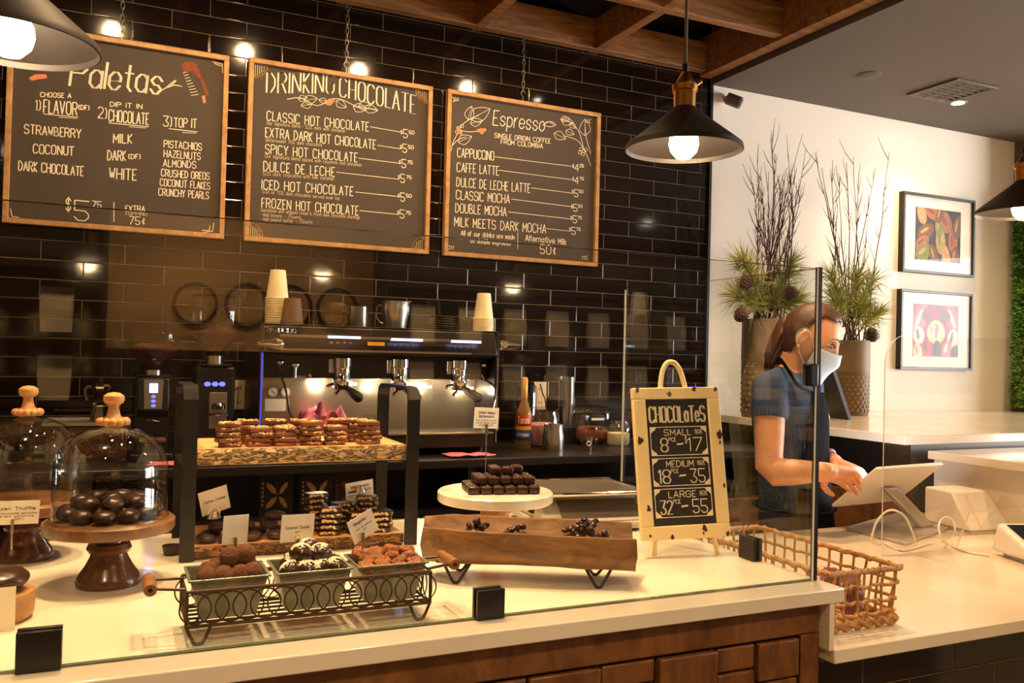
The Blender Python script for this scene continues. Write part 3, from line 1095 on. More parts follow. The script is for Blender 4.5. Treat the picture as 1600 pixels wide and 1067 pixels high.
# till counter, lower, to the right
t = MB().box(.977, 2.70, -2.50, -1.43, ZP - .032, ZP).build('till_counter', M['quartz'], bevel=.003)
tag(t, 'lower white till counter with the basket and tablet on it', 'countertop')
t = MB().box(.962, .976, -2.498, -1.46, ZP, ZF - .033).build('riser_panel', M['quartz'], smooth=False)
tag(t, 'narrow white upright panel closing the step between the two counters', 'panel')
t = MB().box(.977, 2.70, -2.44, -1.46, 0, ZP - .033).build('tiled_plinth', M['tile_front'], smooth=False)
tag(t, 'black tiled plinth under the lower till counter', 'plinth')

# sneeze guard
t = thing('sneeze_guard', 'long clear glass pane standing along the front edge of the worktop', 'glass screen', (-.4, -2.425, ZF + .004))
MB().box(-1.5, 1.378, -.0045, .0045, 0, .712).build('pane', M['pane'], t, smooth=False)
e = MB()
e.box(-1.5, 1.378, -.0047, .0047, .7122, .7128)
e.build('polished_edge', M['dark_lam'], t, smooth=False)
e = MB()
e.box(-1.5, 1.378, -.0047, .0047, -.0012, -.0002)
e.build('lower_edge', M['glass_edge'], t, smooth=False)
t = thing('sneeze_guard', 'clear glass side pane running back from the glass corner to the rear of the worktop', 'glass screen', (.983, -2.01, ZF + .004))
MB().box(-.0045, .0045, -.408, .41, 0, .712).build('pane', M['pane'], t, smooth=False)
e = MB()
e.box(-.003, .003, .4105, .4125, 0, .712)
e.build('rear_edge', M['acryl_edge'], t, smooth=False)
e = MB()
e.box(-.0047, .0047, -.408, .41, .7122, .7128)
e.build('polished_edge', M['dark_lam'], t, smooth=False)
e = MB()
e.box(-.0035, .0065, -.4205, -.409, -.003, .716)
e.build('edge_seal', M['black_metal'], t, smooth=False)
e = MB()
e.box(-.0095, -.0045, -.4205, -.4195, -.003, .716)
e.build('corner_edge', M['acryl_edge'], t, smooth=False)


def clamp(x, y, z, rz, label, s=.052):
    t = thing('glass_clamp', label, 'clamp', (x, y, z), rz, 'black square glass clamps')
    for sg in (-1, 1):
        m = MB().box(-s / 2, s / 2, min(sg * .005, sg * .014), max(sg * .005, sg * .014), 0, s)
        p = m.build('jaw', M['black_metal'], t, bevel=.0012)
        if sg < 0:
            q = MB().cyl((0, -.0141, s / 2), (0, -.0148, s / 2), .0035, n=12).build('screw', M['black_matte'], p)
    MB().box(-s / 2, s / 2, -.0049, .0049, .0005, .003).build('foot', M['black_metal'], t, smooth=False)
    return t


clamp(-.578, -2.425, ZF + .001, 0, 'black square glass clamp at the lower left corner of the worktop', .062)
clamp(.172, -2.425, ZF + .001, 0, 'black square glass clamp in front of the wooden trough', .056)
clamp(.983, -2.21, ZF + .001, PI / 2, 'black square glass clamp holding the side pane behind the basket', .056)
t = thing('glass_clamp', 'black square clamp joining the two panes at the glass corner before the woman', 'clamp', (.983, -2.425, 1.345))
MB().box(-.032, -.006, -.0135, .0135, 0, .052).build('jaw', M['black_metal'], t, bevel=.004)
MB().box(-.0135, .0135, .013, .02, .004, .048).build('jaw', M['black_metal'], t, bevel=.002)


# ---------------------------------------------------------------- cake domes
def cloche(x, y, label, dlabel):
    t = thing('cake_stand', label, 'cake stand', (x, y, ZF), 0, 'dark wooden cake stands')
    MB().lathe([(0, .112), (.124, .112), (.128, .118), (.128, .134), (.122, .139), (0, .139)], 48).build('plate', M['plate_wood'], t)
    MB().lathe([(0, 0), (.062, 0), (.064, .01), (.060, .02), (.046, .04), (.037, .058), (.035, .066), (.04, .068), (.044, .076), (.04, .086), (.03, .089), (.028, .1), (.03, .112), (0, .112)], 40).build('pedestal', M['dark_wood'], t)
    d = thing('glass_dome', dlabel, 'glass dome', (x, y, ZF + .1395), 0, 'glass cake domes')
    R = .112
    o = [(R + .003, 0), (R, .004), (R, .085), (R * .985, .11), (R * .9, .143), (R * .72, .168), (R * .45, .183), (R * .2, .188), (.012, .19), (.012, .198), (.02, .2)]
    MB().lathe(o, 56).build('glass', M['glass'], d)
    MB().lathe([(R + .0035, 0), (R + .0035, .003), (R - .001, .0035), (R - .001, 0)], 56).build('rim', M['glass'], d)
    k = MB()
    k.lathe([(0, .192), (.022, .192), (.026, .198), (.022, .206), (.014, .213), (.0105, .228), (.0105, .235), (.018, .24), (.021, .247), (.02, .255), (.012, .261), (0, .263)], 32)
    for a in range(12):
        k.ball((.026 * math.cos(a * PI / 6), .026 * math.sin(a * PI / 6), .201), (.0078, .0078, .0085), 10, 8)
    k.build('knob', M['knob_wood'], d)
    return t


c1 = onz(169, 912, ZF)
cloche(c1.x, c1.y, 'turned dark wooden cake stand holding the nearer glass dome of truffles', 'clear glass dome with wooden knob covering round dark truffles')
c2 = onz(36, 872, ZF)
cloche(c2.x, c2.y, 'turned dark wooden cake stand at the left edge, behind the nearer dome', 'clear glass dome with wooden knob at the left edge, behind the truffle card')
random.seed(5)
tr = MB().ball((0, 0, .0145), (.0225, .0225, .0145), 20, 12, .06, 60, 2).build('truffle', M['choc'])
first = True
spots_ = []
for ringi, (rad, cnt, z) in enumerate([(.082, 11, 0), (.04, 5, 0), (.0, 1, 0), (.056, 7, .022), (.012, 1, .024)]):
    for k in range(cnt):
        a = 2 * PI * k / cnt + ringi * .4
        spots_.append((c1.x + rad * math.cos(a), c1.y + rad * math.sin(a), ZF + .1395 + z, ringi, k))
names = ['outer ring', 'inner ring', 'centre', 'upper layer', 'very top']
for x, y, z, ri, k in spots_:
    o = tr if first else tr.copy()
    if not first:
        COL.objects.link(o)
    first = False
    o.location = (x, y, z)
    o.rotation_euler = (0, 0, random.uniform(0, 6))
    tag(o, 'round glossy dark truffle lying under the nearer glass dome', 'truffle', 'truffles under the glass dome')
cup = onz(268, 866, ZF)
cu = MB()
cu.lathe([(0, .001), (.017, .001), (.0225, .022), (.0215, .022), (.016, .003), (0, .003)], 28)
tag(cu.build('candy_cup', M['choc_matte']), 'small empty dark brown candy cup on the worktop beside the black stand', 'cup').location = cup


# ---------------------------------------------------------------- cards
def card_mesh(t, w_, h_, lines, cc, roll, rz, name='card'):
    """a paper card with printed lines; cc: centre in the thing's local space"""
    R = Matrix.Translation(Vector(cc)) @ Matrix.Rotation(rz, 4, 'Z') @ Matrix.Rotation(roll, 4, 'Y')
    b = MB()
    b.M = R
    b.box(-w_ / 2, w_ / 2, -.0005, .0005, -h_ / 2, h_ / 2)
    c = b.build('card', M['card'], t, smooth=False)
    if lines:
        k = MB()
        k.M = R
        for tx, x0, x1, zb, hh, wd in lines:
            write(k, tx, (x0 * w_, -.0008, zb * h_), (x1 * w_, -.0008, zb * h_), (0, 0, 1), hh * h_, wd, (0, -1, 0))
        k.build('printing', M['ink'], c, smooth=False)
    return c


def clip_card(name, label, px, py, y, w_, h_, lines, roll=0, rz=.25, stem=.05, base=None, grp='place cards on clips', coil=False, foot=None):
    """card whose centre shows at px,py at depth plane y, on a little metal clip that stands below it"""
    c = ony(px, py, y)
    zb = base if base is not None else c.z - stem
    t = thing(name, label, 'card', (c.x, c.y, zb), 0, grp)
    card_mesh(t, w_, h_, lines, (0, 0, c.z - zb), roll, rz)
    k = MB()
    top = c.z - zb - h_ * .5
    if coil:
        k.tube(ring((0, -.004, top + .002), .0125, 24), .0012, 6, closed=True)
        k.tube(ring((.002, .003, top + .001), .0125, 24), .0012, 6, closed=True)
        for q in range(6):
            k.tube(ring((0, 0, .003 + q * .0028), .017 - q * .0016, 20, (1, 0, 0), (0, 1, 0)), .0014, 6, closed=True)
        k.tube([(0, 0, .015), (0, 0, top - .01)], .0015, 6)
    else:
        k.tube([(0, -.003, 0), (0, -.003, top - .01), (0, -.0035, top + .008)], .0017, 6)
        k.box(-.0028, .0028, -.005, -.001, top - .018, top + .012)
        k.tube([(0, .003, top - .012), (0, .0025, top + .01)], .0022, 6)
    k.build('clip', M['chrome' if coil else 'steel'], t)
    if foot:
        MB().box(-foot, foot, -foot, foot, 0, foot * 1.9).build('weight', M['box_brown'], t, bevel=.001)
    return t


# ---------------------------------------------------------------- two-tier stand
t = thing('tiered_stand', 'two-tier display stand of black bar loops and live-edge wooden slabs', 'display stand', (-.05, -1.65, ZF))
for sx in (-.272, .272):
    P = []
    y0, y1, zt = -.145, .135, .408
    path = [(y0, .003), (y0, zt - .03), (y0 + .009, zt - .009), (y0 + .03, zt), (y1 - .03, zt), (y1 - .009, zt - .009), (y1, zt - .03), (y1, .003)]
    b = MB()
    for (ya, za), (yb, zb) in zip(path, path[1:]):
        d = Vector((0, yb - ya, zb - za)).normalized()
        q = Vector((0, -d.z, d.y)) * .0035
        A, B = Vector((0, ya, za)) - d * .001, Vector((0, yb, zb)) + d * .001
        w0 = Vector((.0165, 0, 0))
        c0 = Vector((sx, 0, 0))
        b.hexa([c0 + A - w0 - q, c0 + A + w0 - q, c0 + A + w0 + q, c0 + A - w0 + q, c0 + B - w0 - q, c0 + B + w0 - q, c0 + B + w0 + q, c0 + B - w0 + q])
    b.box(sx - .0165, sx + .0165, y0 + .002, y1 - .002, .215, .2215)
    b.build('frame', M['black_metal'], t, smooth=False)


def live_slab(x0, x1, y0, y1, z0, z1, seed):
    """wooden slab whose front edge keeps its bark"""
    top, br = MB(), MB()
    nx = 60
    F, Bk = [], []
    for i in range(nx + 1):
        x = x0 + (x1 - x0) * i / nx
        F.append(y0 + .006 * noise.noise(Vector((x * 14, seed, 0))) + .003 * noise.noise(Vector((x * 45, seed, 3))))
        Bk.append(y1 + .005 * noise.noise(Vector((x * 12, seed + 9, 0))))
    vs, fs = [], []
    for i in range(nx + 1):
        x = x0 + (x1 - x0) * i / nx
        vs += [(x, F[i], z1), (x, Bk[i], z1), (x, Bk[i], z0), (x, F[i] + .006, z0)]
    for i in range(nx):
        a, b = i * 4, i * 4 + 4
        fs += [(a, b, b + 1, a + 1), (a + 1, b + 1, b + 2, a + 2), (a + 2, b + 2, b + 3, a + 3)]
    fs += [(0, 1, 2, 3), (nx * 4 + 3, nx * 4 + 2, nx * 4 + 1, nx * 4), ]
    fs += [(i * 4, i * 4 + 3, i * 4 + 7, i * 4 + 4) for i in range(nx)]
    top.add(vs, fs)
    vs, fs = [], []
    for i in range(nx + 1):
        x = x0 + (x1 - x0) * i / nx
        for k in range(7):
            u = k / 6
            z = z1 - .001 - (z1 - z0 - .002) * u
            bul = .003 + .004 * math.sin(u * PI) + .003 * noise.noise(Vector((x * 60, u * 4, seed))) if 0 < k < 6 else .0005
            vs.append((x, F[i] + .006 * u - bul, z))
    for i in range(nx):
        for k in range(6):
            a = i * 7 + k
            fs.append((a, a + 1, a + 8, a + 7))
    br.add(vs, fs)
    return top, br


a, b = live_slab(-.255, .255, -.141, .118, .2225, .262, 1)
u = a.build('upper_slab', M['slab_top'], t, smooth=False)
b.build('bark_edge', M['bark'], u)
a, b = live_slab(-.255, .255, -.135, .12, .0005, .033, 5)
u = a.build('lower_slab', M['slab_top'], t, smooth=False)
b.build('bark_edge', M['bark_dark'], u)
ZU = ZF + .2622
# bark pieces in stacks on the upper slab
random.seed(11)


def bark_piece(name, nutty):
    b = MB()
    pts = [(-.026, -.019), (.0, -.0205), (.027, -.018), (.0285, .004), (.026, .02), (-.003, .0205), (-.027, .0175), (-.0275, -.003)]
    b.prism(pts, 0, .0095)
    o = b.build(name, M['caramel'], bevel=.0015)
    q = MB()
    for _ in range(15):
        x, y = random.uniform(-.024, .024), random.uniform(-.017, .017)
        q.M = Matrix.Translation((x, y, .0105)) @ Euler((random.uniform(-.3, .3), random.uniform(-.3, .3), random.uniform(0, 6))).to_matrix().to_4x4()
        q.ball((0, 0, 0), (random.uniform(.003, .0075), random.uniform(.002, .0042), .0016), 8, 6, .2, 200, _)
    q.M = Matrix()
    for _ in range(5):
        x = random.uniform(-.024, .024)
        q.ball((x, -.0195, random.uniform(.006, .009)), (.004, .002, .0022), 8, 6)
    q.build('almond_bits', M['nut'], o)
    return o


def place_copy(src, loc, rot, label, cat, group):
    o = src.copy()
    COL.objects.link(o)
    o.location = loc
    o.rotation_euler = rot
    for ch in kids(src):
        c = ch.copy()
        COL.objects.link(c)
        c.parent = o
    return tag(o, label, cat, group)


protos = [bark_piece('almond_bark', 1) for _ in range(3)]
used = set()
LEV = ['bottom', 'second', 'third', 'fourth', 'topmost']


def put(protos, loc, rot, label, cat, group):
    i = random.randrange(len(protos))
    if i not in used:
        used.add(i)
        o = protos[i]
        o.location = loc
        o.rotation_euler = rot
        return tag(o, label, cat, group)
    return place_copy(protos[i], loc, rot, label, cat, group)


FR = ['leftmost front stack', 'second front stack from the left', 'third front stack from the left', 'fourth front stack from the left', 'fifth front stack from the left', 'rightmost front stack']
RRW = ['leftmost rear stack', 'second rear stack from the left', 'third rear stack from the left', 'fourth rear stack from the left', 'rightmost rear stack']
for row, data in (('f', [(358, 5), (405, 4), (443, 4), (484, 5), (522, 4), (576, 5)]), ('r', [(386, 5), (430, 5), (468, 5), (528, 5), (556, 5)])):
    yy = -1.755 if row == 'f' else -1.695
    for si, (px, cnt) in enumerate(data):
        p = ony(px, 690, yy)
        for k in range(cnt):
            nm = (FR if row == 'f' else RRW)[si]
            lev = 'topmost' if k == cnt - 1 else LEV[k]
            lab = '%s almond bark piece of the %s on the upper slab' % (lev, nm)
            put(protos, (p.x + random.uniform(-.004, .004), yy + random.uniform(-.003, .003), ZU + k * .0125), (random.uniform(-.05, .05), random.uniform(-.05, .05), random.uniform(-.25, .25) + (PI if random.random() < .5 else 0)),
                lab, 'bark piece', 'almond bark stacks on the upper slab')
# lower slab: caramel patties left, dark almond bark right
used = set()
ZL = ZF + .0335
pat = [MB().ball((0, 0, .011), (.026, .022, .011), 20, 10, .12, 40, s_).build('caramel_patty', M['choc_matte']) for s_ in (1, 4)]
PP = [(-.256, -.1, 0), (-.205, -.11, 0), (-.15, -.105, 0), (-.095, -.105, 0), (-.24, -.05, 0), (-.186, -.052, 0), (-.13, -.05, 0), (-.078, -.052, 0), (-.225, -.075, .021), (-.165, -.077, .021), (-.106, -.076, .021), (-.09, -.07, .041), (-.04, -.1, 0)]
WH = ['front row leftmost', 'front row second from left', 'front row third from left', 'front row fourth from left', 'back row leftmost', 'back row second', 'back row third', 'back row fourth', 'stacked on the left pair', 'stacked in the middle',
      'stacked on the right pair', 'topmost of the heap', 'lying alone at the right end']
for (x, y, z), wh in zip(PP, WH):
    put(pat, (-.05 + x + .03, -1.65 + y, ZL + z), (random.uniform(-.1, .1), random.uniform(-.1, .1), random.uniform(0, 6)),
        'matte dark cashew caramel patty on the lower slab, ' + wh, 'chocolate', 'caramel patties on the lower slab')
used = set()


def dark_bark(s_):
    random.seed(s_)
    b = MB()
    b.prism([(-.027, -.02), (.02, -.0215), (.028, -.012), (.0265, .018), (-.01, .021), (-.0275, .016)], 0, .0115)
    o = b.build('dark_bark', M['choc'], bevel=.0015)
    q = MB()
    for _ in range(7):
        a = random.uniform(-.022, .022)
        q.ball((a, -.0205, random.uniform(.003, .009)), (.0048, .0022, .003), 10, 6)
        if _ < 3:
            q.ball((.0268, random.uniform(-.012, .012), .006), (.002, .0045, .003), 10, 6)
    q.build('almond', M['nut'], o)
    return o


dks = [dark_bark(1), dark_bark(2)]
random.seed(21)
DS = [('left front stack', .072, -.095, 5), ('middle front stack', .145, -.1, 4), ('right front stack', .205, -.098, 4), ('left rear stack', .05, -.03, 7), ('middle rear stack', .12, -.03, 5), ('right rear stack', .185, -.03, 6)]
for nm, x, y, cnt in DS:
    for k in range(cnt):
        lev = 'topmost' if k == cnt - 1 else ['bottom', 'second', 'third', 'fourth', 'fifth', 'sixth'][k]
        put(dks, (-.05 + x + random.uniform(-.003, .003), -1.65 + y, ZL + k * .0142), (random.uniform(-.05, .05), random.uniform(-.05, .05), random.uniform(-.3, .3)),
            '%s dark almond bark piece of the %s on the lower slab' % (lev, nm), 'bark piece', 'dark almond bark on the lower slab')

# ---------------------------------------------------------------- wire caddy with three tins
CX, CY = -.15, -2.335
t = thing('wire_caddy', 'bronze wire caddy with ring sides and wooden handles holding three tins', 'caddy', (CX, CY, ZF))
x0, x1, y0, y1, zl, zh = -.215, .215, -.06, .06, .032, .09
rl = MB()
for z, r in ((zh, .0032), (zl, .003)):
    rl.tube([(x0, y0, z), (x1, y0, z), (x1, y1, z), (x0, y1, z)], r, 8, closed=True)
for sx in (x0, x1):
    for sy in (y0, y1):
        rl.tube([(sx, sy, zl), (sx, sy, zh)], .0032, 8)
for k in range(1, 5):
    yy = y0 + (y1 - y0) * k / 5
    rl.tube([(x0, yy, zl), (x1, yy, zl)], .0022, 6)
rl.build('rails', M['wire'], t)
rg = MB()
nr = 15
for k in range(nr):
    xc = x0 + .014 + (x1 - x0 - .028) * k / (nr - 1)
    for yy in (y0, y1):
        rg.tube(ring((xc, yy, (zl + zh) / 2), .0255, 22), .0014, 6, closed=True)
for k in range(4):
    yc = y0 + .018 + (y1 - y0 - .036) * k / 3
    for xx in (x0, x1):
        rg.tube(ring((xx, yc, (zl + zh) / 2), .0255, 22, (0, 1, 0)), .0014, 6, closed=True)
rg.build('ring_trellis', M['wire'], t)
for sx in (x0, x1):
    for sy in (y0, y1):
        sg = 1 if sx < 0 else -1
        P = catmull([(sx, sy, zl), (sx + sg * .012, sy, .006), (sx + sg * .02, sy, .003), (sx + sg * .028, sy, .006), (sx + sg * .04, sy, zl)], 4)
        MB().tube(P, .003, 8).build('foot', M['wire'], t)
for sg in (-1, 1):
    xe = x0 if sg < 0 else x1
    h = MB()
    h.tube([(xe, y0 + .02, zh), (xe + sg * .055, y0 + .03, zh + .004)], .0028, 6)
    h.tube([(xe, y1 - .02, zh), (xe + sg * .055, y1 - .03, zh + .004)], .0028, 6)
    ho = h.build('handle', M['wire'], t)
    g = MB()
    g.M = Matrix.Translation((xe + sg * .056, 0, zh + .004)) @ Matrix.Rotation(PI / 2, 4, 'X')
    g.lathe([(.004, -.042), (.010, -.042), (.0115, -.034), (.0105, -.028), (.0115, 0), (.0105, .028), (.0115, .034), (.010, .042), (.004, .042), (.004, -.042)], 20)
    g.build('wooden_grip', M['handle_wood'], ho)

TX = [-.145, 0, .145]
TN = ['left', 'middle', 'right']
TWH = ['cocoa truffles', 'coconut clusters', 'nougatine bites']
ZT = ZF + .0355


def pan(o, w0, d0, w1, d1, h):
    b = MB()
    A = lambda w_, d_, z: [(-w_, -d_, z), (w_, -d_, z), (w_, d_, z), (-w_, d_, z)]
    vs = A(w0, d0, 0) + A(w1, d1, h) + A(w1 + .004, d1 + .004, h) + A(w1 + .004, d1 + .004, h - .003) + A(w1 - .0012, d1 - .0012, h - .001) + A(w0 - .0012, d0 - .0012, .0014)
    fs = [(3, 2, 1, 0)]
    for a, c in ((0, 4), (16, 20)):
        for i in range(4):
            fs.append((a + i, a + (i + 1) % 4, c + (i + 1) % 4, c + i))
    for a, c in ((4, 12), (12, 8), (8, 16)):
        for i in range(4):
            fs.append((a + i, a + (i + 1) % 4, c + (i + 1) % 4, c + i))
    fs.append((20, 21, 22, 23))
    b.add(vs, fs)
    return b


random.seed(31)
coc = [MB().ball((0, 0, 0), .0185, 18, 12, .08, 90, s_).build('cocoa_truffle', M['cocoa']) for s_ in (1, 2)]


def coconut_cluster(s_):
    random.seed(s_)
    o = MB().ball((0, 0, 0), (.0205, .019, .0165), 18, 12, .25, 70, s_).build('coconut_cluster', M['choc'])
    q = MB()
    base = Vector((random.uniform(-.6, .6), random.uniform(-.9, .1), 1)).normalized()
    for _ in range(110):
        d = (base + Vector((random.gauss(0, .42), random.gauss(0, .42), random.gauss(0, .3)))).normalized()
        c = Vector((d.x * .0212, d.y * .0196, d.z * .0172))
        tt = d.orthogonal().normalized()
        tt.rotate(Matrix.Rotation(random.uniform(0, 6), 3, d))
        q.tube([c - tt * .0032, c + d * .0008, c + tt * .0032], .0008, 4)
    q.build('coconut_flakes', M['coco'], o)
    return o


def nougat(s_):
    b = MB()
    b.lathe([(0, -.007), (.012, -.007), (.0165, -.002), (.017, .003), (.013, .0085), (.007, .007), (0, .005)], 22)
    for i, v in enumerate(b.v):
        b.v[i] = v * (1 + .14 * noise.noise(v * 160 + Vector((s_, 0, 0))))
    return b.build('nougatine_bite', M['nougat'])


cocs = [coconut_cluster(s_) for s_ in (3, 8, 14)]
nous = [nougat(1), nougat(5)]
for i in range(3):
    tl = thing('tin_tray', '%s tapered galvanised tin in the wire caddy, holding %s' % (TN[i], TWH[i]), 'tin', (CX + TX[i], CY, ZT), 0, 'galvanised tins in the wire caddy')
    pan(tl, .046, .036, .064, .052, .072).build('tray', M['galv'], tl, smooth=False)
    zc = ZT + .058
    used = set()
    if i == 0:
        L = [(-.04, -.028, 0), (-.01, -.031, .0), (.022, -.028, 0), (.045, -.026, .002), (-.036, .005, .002), (-.004, .006, .004), (.03, .006, .004), (-.02, .03, .002), (.014, .032, .004), (.042, .03, .004), (.005, -.006, .028), (.034, -.004, .03)]
        for k, (x, y, z) in enumerate(L):
            wh = ['front row, first from left', 'front row, second from left', 'front row, third from left', 'front row, fourth from left', 'middle row, left', 'middle row, centre', 'middle row, right', 'back row, left', 'back row, centre', 'back row, right',
                  'on top, left one', 'on top, right one'][k]
            put(coc, (CX + TX[i] + x * .88, CY + y * .88, zc + .011 + z), (random.uniform(0, 6), random.uniform(0, 6), 0), 'cocoa dusted truffle in the left tin, ' + wh, 'truffle', 'cocoa truffles in the left tin')
    elif i == 1:
        L = [(-.043, -.03, 0), (-.012, -.032, 0), (.018, -.031, 0), (.047, -.029, 0), (-.035, .005, .006), (0, .004, .008), (.036, .005, .006), (-.022, .03, .006), (.016, .032, .006), (-.02, -.012, .026), (.02, -.012, .024), (.0, .022, .028)]
        for k, (x, y, z) in enumerate(L):
            wh = ['front row, first from left', 'front row, second from left', 'front row, third from left', 'front row, fourth from left', 'middle row, left', 'middle row, centre', 'middle row, right', 'back row, left', 'back row, right', 'on top, left one',
                  'on top, right one', 'on top, rear one'][k]
            put(cocs, (CX + TX[i] + x * .86, CY + y * .86, zc + .011 + z), (random.uniform(-.3, .3), random.uniform(-.3, .3), random.uniform(-.8, .8)), 'dark chocolate cluster with coconut flakes in the middle tin, ' + wh, 'chocolate', 'coconut clusters in the middle tin')
    else:
        k = 0
        rows = ['front', 'second', 'third', 'rear']
        for r in range(4):
            for q in range(4):
                x, y = -.047 + q * .031 + (r % 2) * .006, -.036 + r * .024
                put(nous, (CX + TX[i] + x, CY + y, zc + .002 + r * .004 + random.uniform(0, .006)), (random.uniform(-.6, .2), random.uniform(-.5, .5), random.uniform(0, 6)),
                    'golden nougatine bite in the right tin, %s row, %s from left' % (rows[r], ORD[q]), 'candy', 'nougatine bites in the right tin')
                k += 1
clip_card('place_card', 'blank cream card on a clip behind the left tin of cocoa truffles', 368, 827, -2.30, .051, .051, [], .05, .42, base=ZT + .05)
clip_card('place_card', 'cream card reading Coconut Cluster on a clip above the middle tin', 465, 825, -2.30, .068, .051,
          [('Coconut Cluster', -.36, .36, -.02, .1, .0008), ('(DF)', -.06, .08, -.17, .06, .0006)], .06, .3, base=ZT + .05)
clip_card('place_card', 'tilted cream card reading Nougatine on a clip above the right tin', 567, 822, -2.31, .058, .047,
          [('Nougatine', -.3, .18, .2, .13, .0008), ('cacao nibs almonds', -.32, .34, -.02, .06, .0005), ('(DF)', -.05, .1, -.17, .06, .0005)], -.42, .3, base=ZT + .05)
clip_card('place_card', 'cream card reading Cashew Caramel on a coil clip on the lower slab', 335, 782, -1.68, .074, .06,
          [('Cashew Caramel', -.36, .38, -.02, .1, .001)], -.22, .3, base=ZL + .043, coil=True)
clip_card('place_card', 'cream card reading Dark Chocolate Almond Bark on a coil clip on the lower slab', 562, 768, -1.645, .086, .056,
          [('Dark Chocolate', -.33, .33, .22, .12, .0011), ('Almond Bark (VEGF)', -.42, .42, .0, .12, .0011), ('roasted almonds in our dark', -.42, .4, -.16, .07, .0006), ('chocolate, sea salt', -.3, .3, -.28, .07, .0006), ('contains nuts', -.3, .3, -.4, .07, .0006)], -.08, .3,
          base=ZL + .087, coil=True)
c = onz(40, 905, ZF)
clip_card('place_card', 'cream card reading Truffle on a tall pin at the left edge', 20, 801, c.y + .02, .1, .05,
          [('ozen Truffle', -.3, .42, .12, .12, .0011), ('dark chocolate ganache', -.42, .45, -.06, .07, .0007), ('roasted almonds', -.4, .4, -.18, .07, .0007), ('(DF)', .05, .2, -.3, .07, .0007)], .05, .2,
          base=ZF + .062)
# serving board at the very left with a blank label in front
lb = onz(-12, 968, ZF)
t = thing('serving_board', 'thick round wooden board at the left edge with chocolate on it', 'board', (lb.x, lb.y, ZF))
MB().lathe([(0, .0), (.058, 0), (.066, .01), (.068, .04), (.066, .05), (0, .052)], 40).build('disc', M['mango'], t)
o = MB().ball((0, 0, .022), (.05, .048, .022), 24, 14, .14, 40, 3).build('chocolate_mound', M['choc'])
tag(o, 'glossy chocolate piece on the round wooden board at the left edge', 'chocolate').location = (lb.x + .008, lb.y, ZF + .05)
t = thing('label_card', 'blank cream card standing against the wooden board at the left edge', 'card', (lb.x - .002, lb.y - .085, ZF))
card_mesh(t, .09, .076, [], (0, 0, .0385), 0, .1)

# ---------------------------------------------------------------- marble stand with chocolate squares
mp = dep(774, 766, 2.23)
mx, my, mz = mp.x, mp.y, mp.z
t = thing('marble_stand', 'round white marble cake stand on a wooden column behind the trough', 'cake stand', (mx, my, ZF))
hz = mz - ZF
MB().lathe([(0, hz - .028), (.146, hz - .028), (.15, hz - .024), (.15, hz - .004), (.146, hz), (0, hz)], 64).build('plate', M['marble'], t)
MB().lathe([(0, .014), (.037, .014), (.038, .02), (.038, hz - .0285), (0, hz - .0285)], 36).build('column', M['mango'], t)
MB().lathe([(0, 0), (.062, 0), (.062, .012), (.058, .0138), (0, .0138)], 40).build('foot', M['marble'], t)
random.seed(41)
sq = [MB().ball((0, 0, .0105), (.0148, .0148, .0105), 20, 12, .05, 50, s_, .42).build('chocolate_square', M['choc']) for s_ in (1, 6)]
for o in sq:
    q = MB()
    for _ in range(5):
        q.box(*[v for pr_ in ((lambda a, b: (a, a + .0016, b, b + .0012))(random.uniform(-.008, .008), random.uniform(-.008, .008)),) for v in pr_], .0205, .0217)
    q.build('salt_flakes', M['coco'], o)
used = set()
rz0 = -.22
ca, sa = math.cos(rz0), math.sin(rz0)
rown = ['front', 'second', 'third', 'rear']
for lay, (nx, ny, ox, oy) in enumerate([(6, 4, .01, -.012), (5, 3, .018, -.004), (3, 2, .03, .012)]):
    for r in range(ny):
        for q in range(nx):
            if lay == 2 and (r + q) % 3 == 2:
                continue
            x = ox + (q - (nx - 1) / 2) * .0312
            y = oy + (r - (ny - 1) / 2) * .031
            put(sq, (mx + x * ca - y * sa, my + x * sa + y * ca, mz + lay * .0208), (0, 0, rz0 + random.uniform(-.08, .08)),
                'dark chocolate square on the marble stand, %s layer, %s row, %s from left' % (['bottom', 'middle', 'top'][lay], rown[r], ORD[q]), 'chocolate', 'chocolate squares on the marble stand')
clip_card('place_card', 'cream card reading Salted Almond Butterscotch on a pole on the marble stand', 760, 653, my + .085, .086, .056,
          [('Salted Almond', -.33, .33, .2, .12, .0011), ('Butterscotch', -.3, .3, .02, .12, .0011), ('dark chocolate, sea salt', -.42, .42, -.14, .07, .0006), ('roasted almonds, butter', -.42, .42, -.26, .07, .0006), ('contains nuts (GF)', -.3, .3, -.38, .07, .0006)], .06, .3,
          base=mz + .0005, foot=.0145)

